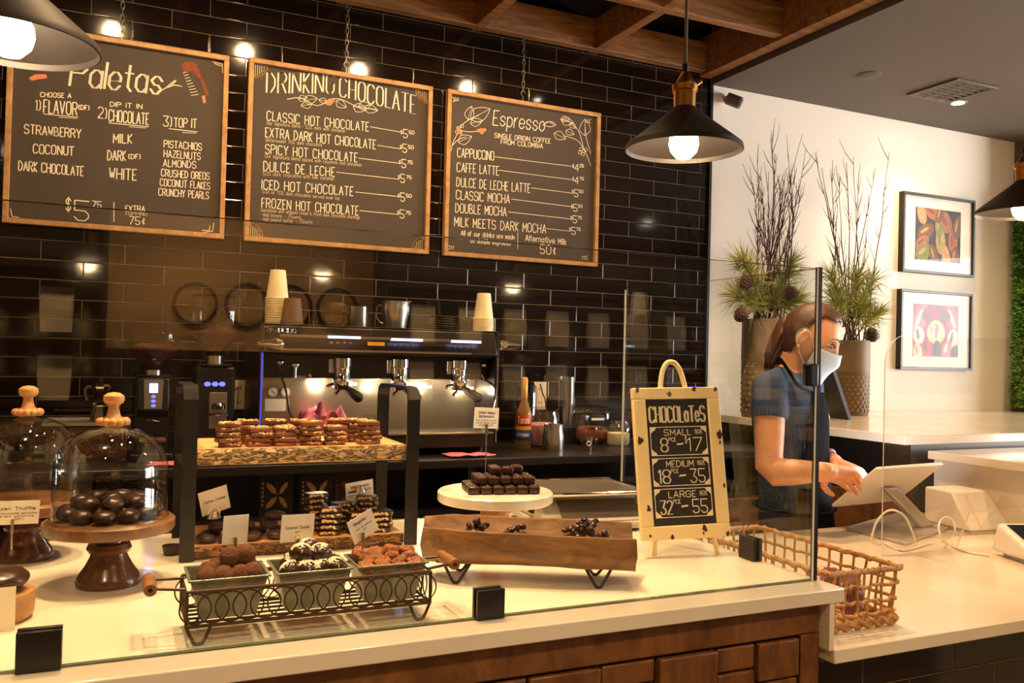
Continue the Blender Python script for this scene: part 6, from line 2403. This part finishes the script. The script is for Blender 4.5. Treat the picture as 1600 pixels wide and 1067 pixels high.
r_ = MB()
r_.tube(rect(bh), .0062, 8, closed=True)
C = rect(bh, 1, .001, 60)
r_.tube([(x, y, z + .0035 * math.sin(i * 1.3)) for i, (x, y, z) in enumerate(C)], .0055, 6, closed=True)
r_.build('rim', M['rattan'], t)
for z, k in ((.105, .985), (.066, .97), (.036, .955)):
    r_ = MB()
    P = rect(z, k, .003, 22)
    r_.tube([(x * (1 + .02 * (-1) ** i), y * (1 + .008 * (-1) ** i), zz) for i, (x, y, zz) in enumerate(P)], .0042, 7, closed=True)
    r_.build('weave_band', M['rattan'], t)
r_ = MB()
for k in (0, 1, 2):
    r_.tube([(x, y, z + .004 * math.sin(i * .9 + k * 2)) for i, (x, y, z) in enumerate(rect(.009 + .006 * k, .95 + .01 * k, .001, 44))], .0062, 6, closed=True)
r_.build('base_braid', M['rattan'], t)
for i, (sx, sy, n_) in enumerate(((0, -1, 6), (0, 1, 6), (-1, 0, 12), (1, 0, 12))):
    for q in range(n_):
        u = -1 + 2 * (q + .5) / n_
        x0, y0 = (u * bx if sx == 0 else sx * bx), (u * by_ if sy == 0 else sy * by_)
        r_ = MB()
        w1, w2 = random.uniform(-.006, .006), random.uniform(-.006, .006)
        r_.tube(catmull([(x0 * .95, y0 * .95, .01), (x0 * .96 + (w1 if sx == 0 else 0), y0 * .96 + (w1 if sy == 0 else 0), .05), (x0 * .985 + (w2 if sx == 0 else 0), y0 * .985 + (w2 if sy == 0 else 0), .1), (x0, y0, bh)], 4), random.uniform(.003, .0042), 6)
        r_.build('stake', M['rattan'], t)
r_ = MB()
for q in range(9):
    x = -bx * .85 + q * bx * .2125
    r_.tube([(x, -by_ * .93, .006), (x, by_ * .93, .006)], .004, 5)
r_.build('base_weave', M['rattan'], t)
for i, (x, y, rz, tl, wh) in enumerate([(-.05, -.17, .3, .5, 'left front'), (.03, -.19, -.2, .6, 'right front'), (-.01, -.12, .6, .4, 'middle'), (.05, -.1, -.5, .5, 'right rear')]):
    b = MB()
    b.ball((0, 0, .045), (.036, .009, .045), 18, 12, .25, 60, i, .5)
    o = b.build('foil_packet', M['packet'])
    o.location = (bk.x + x, bk.y + y, ZP + .02)
    o.rotation_euler = (-tl * .5, 0, rz)
    tag(o, 'shiny foil sweet packet inside the rattan basket, %s one' % wh, 'packet', 'foil packets in the basket')

# ---------------------------------------------------------------- till: tablet stand, guard, printer, terminal
tb = thing('tablet_stand', 'white till tablet on a slanted stand with square metal base, back to the camera', 'tablet', (2.28, -1.6, ZP))
O_ = Vector((2.28, -1.6, ZP))
Q = [onz(1320, 828, ZP), onz(1415, 853, ZP), onz(1508, 818, ZP), onz(1418, 800, ZP)]
q0 = [Vector((p.x - O_.x, p.y - O_.y, 0)) for p in Q]
b = MB()
b.hexa([p + Vector((0, 0, .001)) for p in q0] + [p * .995 + Vector((0, 0, .012)) for p in q0])
b.build('base_plate', M['alu'], tb, bevel=.002)
A, B, Cc, D = dep(1301, 793, 3.3), dep(1372, 734, 3.13), dep(1475, 726, 3.27), dep(1404, 785, 3.44)
D = A + (Cc - B)
nrm = (B - A).cross(D - A).normalized()
if nrm.dot(EYE - A) > 0:
    nrm = -nrm
th = nrm * .014
b = MB()
b.hexa([p - O_ for p in (A, B, Cc, D)] + [p - O_ + th for p in (A, B, Cc, D)])
b.build('tablet', M['plastic_white'], tb, bevel=.004)
b = MB()
ce = (A + B + Cc + D) / 4
S_ = [ce + (p - ce) * .92 + th * 1.03 for p in (A, B, Cc, D)]
b.quad(*[p - O_ for p in S_])
b.build('screen', M['screen_lit'], tb, smooth=False)
ar = MB()
pa = onz(1445, 822, ZP + .012) - O_
pb = ce - O_ - nrm * .004
ax = (Cc - B).normalized() * .036
dn = Vector((0, .03, 0))
ar.hexa([pa - ax - dn * .6, pa + ax - dn * .6, pa + ax + dn * .6, pa - ax + dn * .6, pb - ax * .9 - dn * .5, pb + ax * .9 - dn * .5, pb + ax * .9 + dn * .5, pb - ax * .9 + dn * .5])
ar.build('arm', M['alu'], tb, bevel=.006)

t = thing('acrylic_screen', 'small clear acrylic screen with rounded corner standing before the till tablet', 'screen', (2.2, -1.86, ZP))
YA = -1.86
al = ony(1378, 840, YA)
at_ = ony(1424, 524, YA)
ar_ = ony(1640, 536, YA)
r = .1
x0, x1, z1 = al.x - 2.2, 2.64 - 2.2, at_.z - ZP
P = [(x0, .12), (x0, z1 - r)] + [(x0 + r - r * math.cos(k * PI / 16), z1 - r + r * math.sin(k * PI / 16)) for k in range(1, 9)] + [(x1, z1), (x1, .12)]
P = [(x0, .002)] + P[1:-1] + [(x1, .002), (x1 - .06, .002), (x1 - .06, .12), (x0 + .42, .12), (x0 + .36, .002)]
b = MB()
n_ = len(P)
b.add([(x, -.002, z) for x, z in P] + [(x, .002, z) for x, z in P], [tuple(range(n_)), tuple(range(n_, 2 * n_))[::-1]])
b.build('pane', M['acrylic'], t, smooth=False)
b = MB()
b.add([(x, -.002, z) for x, z in P] + [(x, .002, z) for x, z in P], [(i, (i + 1) % n_, n_ + (i + 1) % n_, n_ + i) for i in range(n_)])
b.build('polished_edge', M['acryl_edge'], t, smooth=False)
fa, fb_ = onz(1445, 898, ZP) - Vector((2.2, YA, ZP)), onz(1438, 795, ZP) - Vector((2.2, YA, ZP))
b = MB()
xf = x0 + .12
for xx in (xf, x1 - .2):
    b = MB()
    b.hexa([(xx - .002, -.2, .001), (xx + .002, -.2, .001), (xx + .002, .12, .001), (xx - .002, .12, .001), (xx - .002, -.012, .17), (xx + .002, -.012, .17), (xx + .002, .012, .17), (xx - .002, .012, .17)])
    b.build('foot', M['acrylic'], t, smooth=False)

pr0 = onz(1520, 822, ZP)
t = thing('receipt_printer', 'white wedge-shaped receipt printer on the till counter', 'printer', (2.55, -1.60, ZP), -.1)
b = MB()
b.hexa([(-.085, -.125, .012), (.125, -.125, .012), (.125, .1, .012), (-.085, .1, .012), (-.085, -.035, .15), (.085, -.035, .15), (.085, .1, .15), (-.085, .1, .15)])
b.build('case', M['plastic_white'], t, bevel=.008)
MB().box(-.082, .122, -.122, .098, .001, .0115).build('base', M['alu'], t, smooth=False)
b = MB()
b.hexa([(-.03, -.1215, .022), (-.024, -.1215, .022), (-.024, -.12, .03), (-.03, -.12, .03), (-.03, -.046, .138), (-.024, -.046, .138), (-.024, -.044, .14), (-.03, -.044, .14)])
b.build('lid_seam', M['card'], t, smooth=False)

t = thing('card_terminal', 'white card terminal with slanted dark screen at the right edge of the counter', 'card reader', (2.335, -2.11, ZP), -.35)
t.scale = (1.35, 1.35, 1.35)
b = MB()
b.hexa([(-.105, -.075, .012), (.105, -.075, .012), (.115, .075, .01), (-.115, .075, .01), (-.1, -.066, .032), (.1, -.066, .032), (.105, .066, .082), (-.105, .066, .082)])
b.build('case', M['plastic_white'], t, bevel=.009, seg=3)
b = MB()
b.hexa([(-.085, -.052, .0375), (.085, -.052, .0375), (.088, .052, .077), (-.088, .052, .077), (-.085, -.053, .0392), (.085, -.053, .0392), (.088, .051, .0787), (-.088, .051, .0787)])
b.build('screen', M['screen_dark'], t, smooth=False)
MB().box(-.09, .09, -.06, .06, 0, .0095).build('foot', M['alu'], t, smooth=False)

b = MB()
P = [onz(1372, 830, ZP + .004), onz(1390, 845, ZP + .004), onz(1430, 858, ZP + .004), onz(1470, 845, ZP + .004)]
L_ = [onz(1360, 846, ZP + .004), dep(1370, 815, 3.02), dep(1390, 797, 3.02), dep(1412, 805, 3.02), dep(1425, 830, 3.0), onz(1433, 853, ZP + .004)]
b.tube(catmull(L_, 6), .0036, 8)
tag(b.build('white_cable', M['plastic_white']), 'white cable arching over the metal base of the tablet', 'cable')
b = MB()
L_ = [onz(1383, 849, ZP + .004), onz(1410, 860, ZP + .004), onz(1450, 850, ZP + .004), onz(1472, 845, ZP + .004), dep(1490, 835, 2.95), dep(1490, 815, 2.97), dep(1477, 808, 2.98), dep(1467, 820, 2.97), dep(1470, 838, 2.92), onz(1480, 850, ZP + .004), onz(1510, 862, ZP + .004), onz(1545, 868, ZP + .004)]
b.tube(catmull(L_, 6), .0036, 8)
tag(b.build('white_cable', M['plastic_white']), 'white looped cable running along the till counter to the card terminal', 'cable')

# ================================================================ PERSON
DP = 3.36
PB = thing('person', 'woman in a navy T-shirt, black apron and face mask, leaning over the till tablet', 'person', (dep(1240, 800, 3.4).x, dep(1240, 800, 3.4).y, 0))
Rh = Vector((RIGHT.x, RIGHT.y, 0)).normalized()
Bk_ = Vector((FWD.x, FWD.y, 0)).normalized()
F = (Rh * .93 - Bk_ * .36).normalized()
SL = Vector((-F.y, F.x, 0))               # her left
Zu = Vector((0, 0, 1))


def P3(x, y, d=DP):
    return dep(x, y, d)


def torso(k, grow=0.0, upto=None):
    secs = [((1243, 905, 3.47), .17, .125), ((1243, 850, 3.47), .185, .135), ((1241, 790, 3.46), .165, .125), ((1237, 730, 3.45), .155, .12), ((1233, 680, 3.44), .165, .128), ((1231, 640, 3.43), .175, .132), ((1229, 612, 3.42), .18, .118),
            ((1228, 595, 3.41), .15, .085), ((1229, 582, 3.40), .095, .066)]
    out = []
    for (c, a, b_) in secs[:upto]:
        out.append((P3(*c), SL * (a + grow), F * (b_ + grow)))
    return out


body = MB()
body.loft(torso(1), 32)
# neck and head
nk0, nk1 = P3(1231, 590, 3.40), P3(1251, 545, 3.38)
body.limb([nk0, nk0.lerp(nk1, .5), nk1], [.07, .062, .06], 18)
HC = P3(1266, 527, 3.37)
hf = (F * .88 - Bk_ * .22 - Zu * .50).normalized()
hl = (SL - hf * SL.dot(hf)).normalized()
hu = hf.cross(hl).normalized()
if hu.z < 0:
    hu = -hu
HS = 1.12


def head_pt(x, y, z):
    """head space: x to her left, y towards the face, z to the crown (metres, before HS)"""
    return HC + (hl * x + hf * y + hu * z) * HS


def skull(nu=40, nv=28, grow=1.0):
    vs = []
    for i in range(nv + 1):
        t_ = -PI / 2 + PI * i / nv
        for j in range(nu):
            a = 2 * PI * j / nu
            d = Vector((math.cos(t_) * math.cos(a), math.cos(t_) * math.sin(a), math.sin(t_)))
            x, y, z = d.x * .076, d.y * .096, d.z * .118
            if z < 0:                                  # jaw narrows, chin comes forward
                k = -z / .118
                x *= 1 - .34 * k ** 1.4
                if y > 0:
                    y = y * (1 - .10 * k) + .012 * k
                else:
                    y *= 1 - .45 * k
            if d.y > 0:
                fx = math.exp(-(x / .016) ** 2)
                nz_ = math.exp(-((z + .03) / .02) ** 2) * .024 * fx + math.exp(-((z + .005) / .03) ** 2) * .009 * fx
                eye = -.009 * math.exp(-((abs(x) - .033) / .014) ** 2 - ((z - .008) / .012) ** 2)
                brow = .004 * math.exp(-((abs(x) - .032) / .022) ** 2 - ((z - .028) / .009) ** 2)
                lips = .006 * math.exp(-(x / .022) ** 2 - ((z + .066) / .012) ** 2)
                chin = .009 * math.exp(-(x / .022) ** 2 - ((z + .105) / .016) ** 2)
                y += (nz_ + eye + brow + lips + chin) * max(0, d.y)
            vs.append(Vector((x, y, z)) * grow)
    fs = []
    for i in range(nv):
        for j in range(nu):
            fs.append((i * nu + j, i * nu + (j + 1) % nu, (i + 1) * nu + (j + 1) % nu, (i + 1) * nu + j))
    return vs, fs


sv, sf = skull()
body.add([head_pt(*v) for v in sv], sf)
for s in (-1, 1):                                      # ears
    e = MB()
    for k, (r1_, r2_) in enumerate([(.008, .024)]):
        body.M = Matrix.Translation(head_pt(s * .078, -.006, -.012)) @ Matrix((hl, hf, hu)).transposed().to_4x4() @ Matrix.Rotation(s * .35, 4, 'Z') @ Matrix.Rotation(-.15, 4, 'X')
        body.ball((0, 0, 0), (.008 * HS, .018 * HS, .031 * HS), 16, 12)
        body.tube([(s * .008, .004 + .013 * math.cos(q * PI / 6), .006 + .022 * math.sin(q * PI / 6)) for q in range(-3, 10)], .0038, 8)
        body.M = Matrix()
# arms
RS, RE, RW, RH_ = P3(1203, 607, 3.28), P3(1201, 738, 3.20), P3(1294, 737, 3.12), P3(1322, 740, 3.12)
LS, LE, LW, LH = P3(1260, 603, 3.56), P3(1262, 715, 3.62), P3(1303, 722, 3.38), P3(1322, 731, 3.33)
arm = lambda a, e, w_: ([a, a.lerp(e, .5), e.lerp(a, .06), e.lerp(w_, .12), e.lerp(w_, .4), w_], [.060, .056, .050, .053, .049, .034])
body.limb(*arm(RS, RE, RW), 18)
body.limb(*arm(LS, LE, LW), 18)
body.limb([P3(1222, 592, 3.34), RS], [.05, .06], 16)
body.limb([P3(1243, 590, 3.5), LS], [.05, .06], 16)


def hand(w_, tip, across, down, s, curl, glove):
    """palm and five fingers; w_: wrist, tip: towards fingertips, across: towards the little finger, down: palm side"""
    d = (tip - w_).normalized()
    ac = (across - d * across.dot(d)).normalized()
    dn_ = d.cross(ac)
    if dn_.dot(down) < 0:
        dn_ = -dn_
    g = glove
    L0 = .098 * s
    g.loft([(w_ - d * .03 * s, ac * .029 * s, dn_ * .023 * s), (w_, ac * .03 * s, dn_ * .021 * s), (w_ + d * .03 * s, ac * .038 * s, dn_ * .019 * s), (w_ + d * .07 * s, ac * .044 * s, dn_ * .0165 * s), (w_ + d * L0, ac * .043 * s, dn_ * .013 * s), (w_ + d * (L0 + .008), ac * .036 * s, dn_ * .007 * s)], 18)
    for i, (o_, l, c_) in enumerate([(-.031, .072, curl[0]), (-.0105, .08, curl[1]), (.0105, .074, curl[2]), (.031, .058, curl[3])]):
        p = w_ + d * (L0 - .012) + ac * o_ * s
        dirv = (d + ac * o_ * 3).normalized()
        P, R_ = [p], [.0105 * s]
        a = c_ * .5
        for seg, k in enumerate((.42, .33, .25)):
            v = dirv * math.cos(a) + dn_ * math.sin(a)
            p = p + v * l * s * k * 1.05
            P.append(p)
            R_.append((.0098, .0088, .0072)[seg] * s)
            a += c_ * (.9, .8, .5)[seg]
        g.limb(P, R_, 10)
    p = w_ + d * .022 * s - ac * .028 * s
    P = [p, p + (d * .5 - ac * .75 + dn_ * .3).normalized() * .036 * s]
    P.append(P[1] + (d * .85 - ac * .3 + dn_ * .35).normalized() * .032 * s)
    P.append(P[2] + (d * .95 - ac * .05 + dn_ * .3).normalized() * .026 * s)
    g.limb(P, [.0135 * s, .0118 * s, .0105 * s, .0082 * s], 10)


sc_ = ce - nrm * 0
tgt1 = A.lerp(B, .62).lerp(D, .18) + th * 2.2
tgt2 = A.lerp(B, .82).lerp(D, .22) + th * 2.4
hand(RW, tgt1, -nrm.cross(tgt1 - RW), -nrm, 1.12, (.25, .7, .8, .9), body)
hand(LW, tgt2, nrm.cross(tgt2 - LW), -nrm, 1.1, (.35, .7, .8, .9), body)
# legs
for s in (-1, 1):
    hp = P3(1243, 890, 3.47) + SL * s * .095
    hp.z = .78
    body.limb([hp, Vector((hp.x, hp.y, .5)) + F * .02, Vector((hp.x, hp.y, .3)), Vector((hp.x, hp.y, .09)) - F * .02], [.095, .068, .062, .042], 16)
    an = Vector((hp.x, hp.y, .045)) - F * .03
    body.limb([an, an + F * .1 - Zu * .006, an + F * .18 - Zu * .012], [.043, .038, .03], 14)
bo = body.build('body', M['skin'], PB, world=True, angle=180)
rm = bo.modifiers.new('fuse', 'REMESH')
rm.mode = 'VOXEL'
rm.voxel_size = .0045
rm.use_smooth_shade = True
sm = bo.modifiers.new('soft', 'SMOOTH')
sm.factor = .5
sm.iterations = 3
# clothing: shirt with short sleeves
sh = MB()
sh.loft(torso(1, .012), 32)
sv_ = lambda a, e: ([a, a.lerp(e, .22), a.lerp(e, .38)], [.080, .074, .072])
for a, e in ((RS, RE), (LS, LE)):
    sh.limb([a, a.lerp(e, .2)], [.069, .068], 18)
    c = a.lerp(e, .2)
    d_ = (e - a).normalized()
    sh.tube([a.lerp(e, .1), a.lerp(e, .36), a.lerp(e, .362), a.lerp(e, .3)], [.068, .069, .063, .061], 20)
sh.limb([P3(1221, 594, 3.33), RS], [.055, .068], 16)
sh.limb([P3(1244, 592, 3.5), LS], [.055, .068], 16)
so = sh.build('t_shirt', M['shirt'], PB, world=True, angle=180)
rm = so.modifiers.new('fuse', 'REMESH')
rm.mode = 'VOXEL'
rm.voxel_size = .007
rm.use_smooth_shade = True
sm = so.modifiers.new('soft', 'SMOOTH')
sm.factor = .5
sm.iterations = 4
# apron: bib over chest and skirt, wrapped round the front of the torso
ap = MB()
T_ = torso(1, .024)
vs, fs = [], []
NA = 16
levels = []
for i, (c, a, b_) in enumerate(T_[:7]):
    half = (1.6, 1.55, 1.5, 1.3, 1.12, .9, .62)[i]
    levels.append((c, a, b_, half))
for c, a, b_, half in levels:
    for k in range(NA + 1):
        t_ = PI / 2 - half + 2 * half * k / NA
        vs.append(Vector(c) + Vector(a) * math.cos(t_) + Vector(b_) * math.sin(t_))
for i in range(len(levels) - 1):
    for k in range(NA):
        q = i * (NA + 1) + k
        fs.append((q, q + 1, q + NA + 2, q + NA + 1))
ap.add(vs, fs)
ao = ap.build('apron', M['apron'], PB, world=True, angle=180)
ss = ao.modifiers.new('sub', 'SUBSURF')
ss.levels = ss.render_levels = 2
s2 = ao.modifiers.new('thick', 'SOLIDIFY')
s2.thickness = .004
# neck strap
bibL = vs[6 * (NA + 1)]
bibR = vs[6 * (NA + 1) + NA]
nb = P3(1214, 566, 3.40)
st_ = MB()
Lp = catmull([bibR, P3(1249, 604, 3.2), P3(1234, 582, 3.24), P3(1221, 564, 3.30), nb, P3(1231, 556, 3.46), P3(1256, 575, 3.5), bibL], 6)
for a, b_ in zip(Lp, Lp[1:]):
    pass
st_.tube(Lp, .015, 10, flat=.25)
st_.build('apron_strap', M['apron'], ao, world=True)
ap2 = MB()
wz = T_[2]
ap2.tube([Vector(wz[0]) + Vector(wz[1]) * 1.03 * math.cos(k * PI / 14) + Vector(wz[2]) * 1.03 * math.sin(k * PI / 14) for k in range(28)], .012, 8, closed=True, flat=.3)
ap2.build('waist_tie', M['apron'], ao, world=True)
# trousers
tr2 = MB()
for s in (-1, 1):
    hp = P3(1243, 890, 3.47) + SL * s * .095
    tr2.limb([Vector((hp.x, hp.y, .8)), Vector((hp.x, hp.y, .5)) + F * .02, Vector((hp.x, hp.y, .3)), Vector((hp.x, hp.y, .1)) - F * .02], [.105, .08, .074, .062], 18)
tr2.build('trousers', M['pants'], PB, world=True, angle=180)
# hair: cap over the skull, swept back, and a hanging ponytail
hr = MB()
NU, NV = 44, 30
vs, fs = [], []
keep = {}
for i in range(NV + 1):
    t_ = -PI / 2 + PI * i / NV
    for j in range(NU):
        a = 2 * PI * j / NU
        d = Vector((math.cos(t_) * math.cos(a), math.cos(t_) * math.sin(a), math.sin(t_)))
        x, y, z = d.x * .083, d.y * .103, d.z * .127
        if z < 0 and y < 0:
            y *= 1 - .35 * (-z / .127)
            x *= 1 - .15 * (-z / .127)
        if y < 0:
            y *= 1.06
        rdg = .0016 * math.sin(a * 26 + z * 30)
        lim = .062 + .06 * max(0, d.y) if y > -.004 else -.085 + .5 * max(0, y + .03)
        if y > -.012 and y <= .03:
            lim = -.01 + 2.0 * max(0, y + .012)
        if y > .03:
            lim = .075 + .02 * (y - .03) / .07
        keep[(i, j)] = z > lim
        sc2 = 1 + rdg / .1
        vs.append(head_pt(x * sc2, y * sc2, z * sc2))
for i in range(NV):
    for j in range(NU):
        q = [(i, j), (i, (j + 1) % NU), (i + 1, (j + 1) % NU), (i + 1, j)]
        if all(keep[p] for p in q):
            fs.append(tuple(a * NU + b_ for a, b_ in q))
hr.add(vs, fs)
hr.limb([head_pt(0, -.09, .0), P3(1219, 530, 3.42), P3(1210, 552, 3.42), P3(1203, 574, 3.41)], [.042, .04, .032, .018], 14)
for k in range(14):
    o_ = Vector((random.uniform(-1, 1), random.uniform(-1, 1), random.uniform(-.5, .5))) * .022
    hr.tube([head_pt(0, -.092, .01) + o_, P3(1217, 532, 3.42) + o_ * 1.2, P3(1206 + random.uniform(-3, 3), 560, 3.41) + o_, P3(1201 + random.uniform(-5, 6), 578 + random.uniform(-4, 6), 3.4) + o_ * .6], [.012, .013, .009, .002], 6)
ho = hr.build('hair', M['hair'], PB, world=True, angle=180)
s2 = ho.modifiers.new('thick', 'SOLIDIFY')
s2.thickness = .004
s2.offset = -1
# face mask with ear loops
mk_ = MB()
vs, fs = [], []
NU, NV = 18, 12
for i in range(NV + 1):
    for j in range(NU + 1):
        a = (-1 + 2 * j / NU)
        z = -.018 - .1 * i / NV - .02 * (1 - abs(a)) * (1 if i == NV else 0) + .012 * (1 - abs(a)) ** 2 * (1 - i / NV)
        an = a * 1.18
        k = max(0, (-z) / .118)
        x = .081 * math.sin(an) * (1 - .28 * min(k, 1) ** 1.6)
        y = (.112 * math.cos(an)) * (1 - .08 * k) + .008 + .016 * math.exp(-(a / .3) ** 2 - ((z + .045) / .03) ** 2)
        y += .0015 * math.sin(i * PI)
        vs.append(head_pt(x, y, z))
for i in range(NV):
    for j in range(NU):
        q = i * (NU + 1) + j
        fs.append((q, q + 1, q + NU + 2, q + NU + 1))
mk_.add(vs, fs)
mo = mk_.build('face_mask', M['mask'], PB, world=True, angle=180)
s2 = mo.modifiers.new('thick', 'SOLIDIFY')
s2.thickness = .002
lo_ = MB()
for s in (-1, 1):
    lo_.tube(catmull([head_pt(s * .077, .048, -.03), head_pt(s * .083, .018, .008), head_pt(s * .088, -.012, .016), head_pt(s * .088, -.024, -.012), head_pt(s * .084, -.004, -.046), head_pt(s * .074, .044, -.09)], 5), .0016, 6)
lo_.build('ear_loops', M['mask'], mo, world=True)
for s in (-1, 1):
    e = MB()
    e.M = Matrix.Translation(head_pt(s * .033, .079, .004)) @ Matrix((hl, hf, hu)).transposed().to_4x4()
    e.ball((0, 0, 0), (.0135, .0104, .0046), 16, 12)
    eo = e.build('eye', M['eye_white'], PB, world=True)
    e = MB()
    e.M = Matrix.Translation(head_pt(s * .033 - .002, .0868, .0015)) @ Matrix((hl, hf, hu)).transposed().to_4x4()
    e.ball((0, 0, 0), (.0058, .0032, .005), 14, 10)
    e.build('iris', M['eye_dark'], eo, world=True)
    e = MB()
    e.tube([head_pt(s * .017, .094, .006), head_pt(s * .026, .0935, .0125), head_pt(s * .036, .090, .0125), head_pt(s * .048, .081, .006)], [.0018, .0026, .0028, .0016], 6)
    e.build('eyelashes', M['eye_dark'], PB, world=True)
    e = MB()
    e.tube([head_pt(s * .014, .0985, .028), head_pt(s * .027, .097, .034), head_pt(s * .04, .091, .034), head_pt(s * .054, .08, .026)], [.0028, .004, .0036, .0015], 8, flat=.7)
    e.build('eyebrow', M['hair'], PB, world=True)
e = MB()
e.ball(head_pt(-.086, -.001, -.044), .0055, 12, 8)
e.build('pearl_earring', M['card'], PB, world=True)
e = MB()
d_ = (LH - LW).normalized()
u_ = d_.orthogonal().normalized()
v_ = d_.cross(u_)
e.tube([LW - d_ * .03 + u_ * .039 * math.cos(k * PI / 12) + v_ * .039 * math.sin(k * PI / 12) for k in range(24)], .007, 8, closed=True)
e.build('bracelet', M['lip'], PB, world=True)

# ================================================================ SHOP BEHIND THE CAMERA (seen only as reflections in tiles and glass)
def mirrored(px, py):
    d = ray(px, py)
    yv = -2.42 + (7.6 - 2.42)                  # the front wall mirrored in the glass screen
    return EYE + d * ((yv - EYE.y) / d.y)


for i, (px, py, r_px) in enumerate([(305, 475, 33), (386, 477, 33), (452, 480, 33), (526, 483, 30)]):
    p = mirrored(px, py)
    R = (mirrored(px + r_px, py) - p).length
    t = thing('round_mirror', 'round dark rimmed wall mirror in the shop, seen only as reflection, %s' % ('leftmost', 'second', 'third', 'rightmost')[i], 'mirror', (p.x, -7.598, p.z), 0, 'round mirrors on the shop wall')
    b = MB()
    b.tube(ring((0, .012, 0), R, 36), R * .09, 8, closed=True)
    b.build('rim', M['mirror_rim'], t)
    MB().cyl((0, 0, 0), (0, .008, 0), R * .95, n=36).build('disc', M['beige_wall'], t)
for k, (xa, xb) in enumerate(((-3.6, -.55), (1.36, 6.6))):
    t = thing('shop_shelf', 'dark shop shelf unit behind the camera, %s one' % ('left', 'right')[k], 'shelf', ((xa + xb) / 2, -7.4, 0))
    w_ = (xb - xa) / 2
    b = MB()
    b.box(-w_, w_, -.19, -.17, 0, 2.5)
    b.box(-w_, -w_ + .03, -.17, .15, 0, 2.5)
    b.box(w_ - .03, w_, -.17, .15, 0, 2.5)
    for z in (.1, .55, 1.0, 1.45, 1.9, 2.47):
        b.box(-w_ + .03, w_ - .03, -.17, .15, z, z + .03)
    b.build('case', M['rear_dark'], t, smooth=False)
pz = MB()
vs = [(-.09, -.04, 0), (.09, -.04, 0), (.09, .04, 0), (-.09, .04, 0), (-.1, -.03, .16), (.1, -.03, .16), (.1, .03, .16), (-.1, .03, .16), (-.1, -.003, .3), (.1, -.003, .3), (.1, .003, .3), (-.1, .003, .3)]
pz.add(vs, [(3, 2, 1, 0), (0, 1, 5, 4), (1, 2, 6, 5), (2, 3, 7, 6), (3, 0, 4, 7), (4, 5, 9, 8), (5, 6, 10, 9), (6, 7, 11, 10), (7, 4, 8, 11), (8, 9, 10, 11)])
pz = pz.build('coffee_pouch', M['pouch'], smooth=False)
first = True
for xs, zs in (((-3.3, -2.8, -2.3, -1.75, -1.3, -.85), (1.031, 1.481)), ((1.7, 2.1, 2.5, 2.9, 3.3, 3.7, 4.1, 4.6, 5.1, 5.6), (1.031, 1.481))):
    for z in zs:
        for x in xs:
            o = pz if first else pz.copy()
            if not first:
                COL.objects.link(o)
            first = False
            o.location = (x, -7.36, z)
            tag(o, 'pale coffee pouch on a shop shelf behind the camera, seen as reflection', 'pouch', 'coffee pouches on the shop shelves')
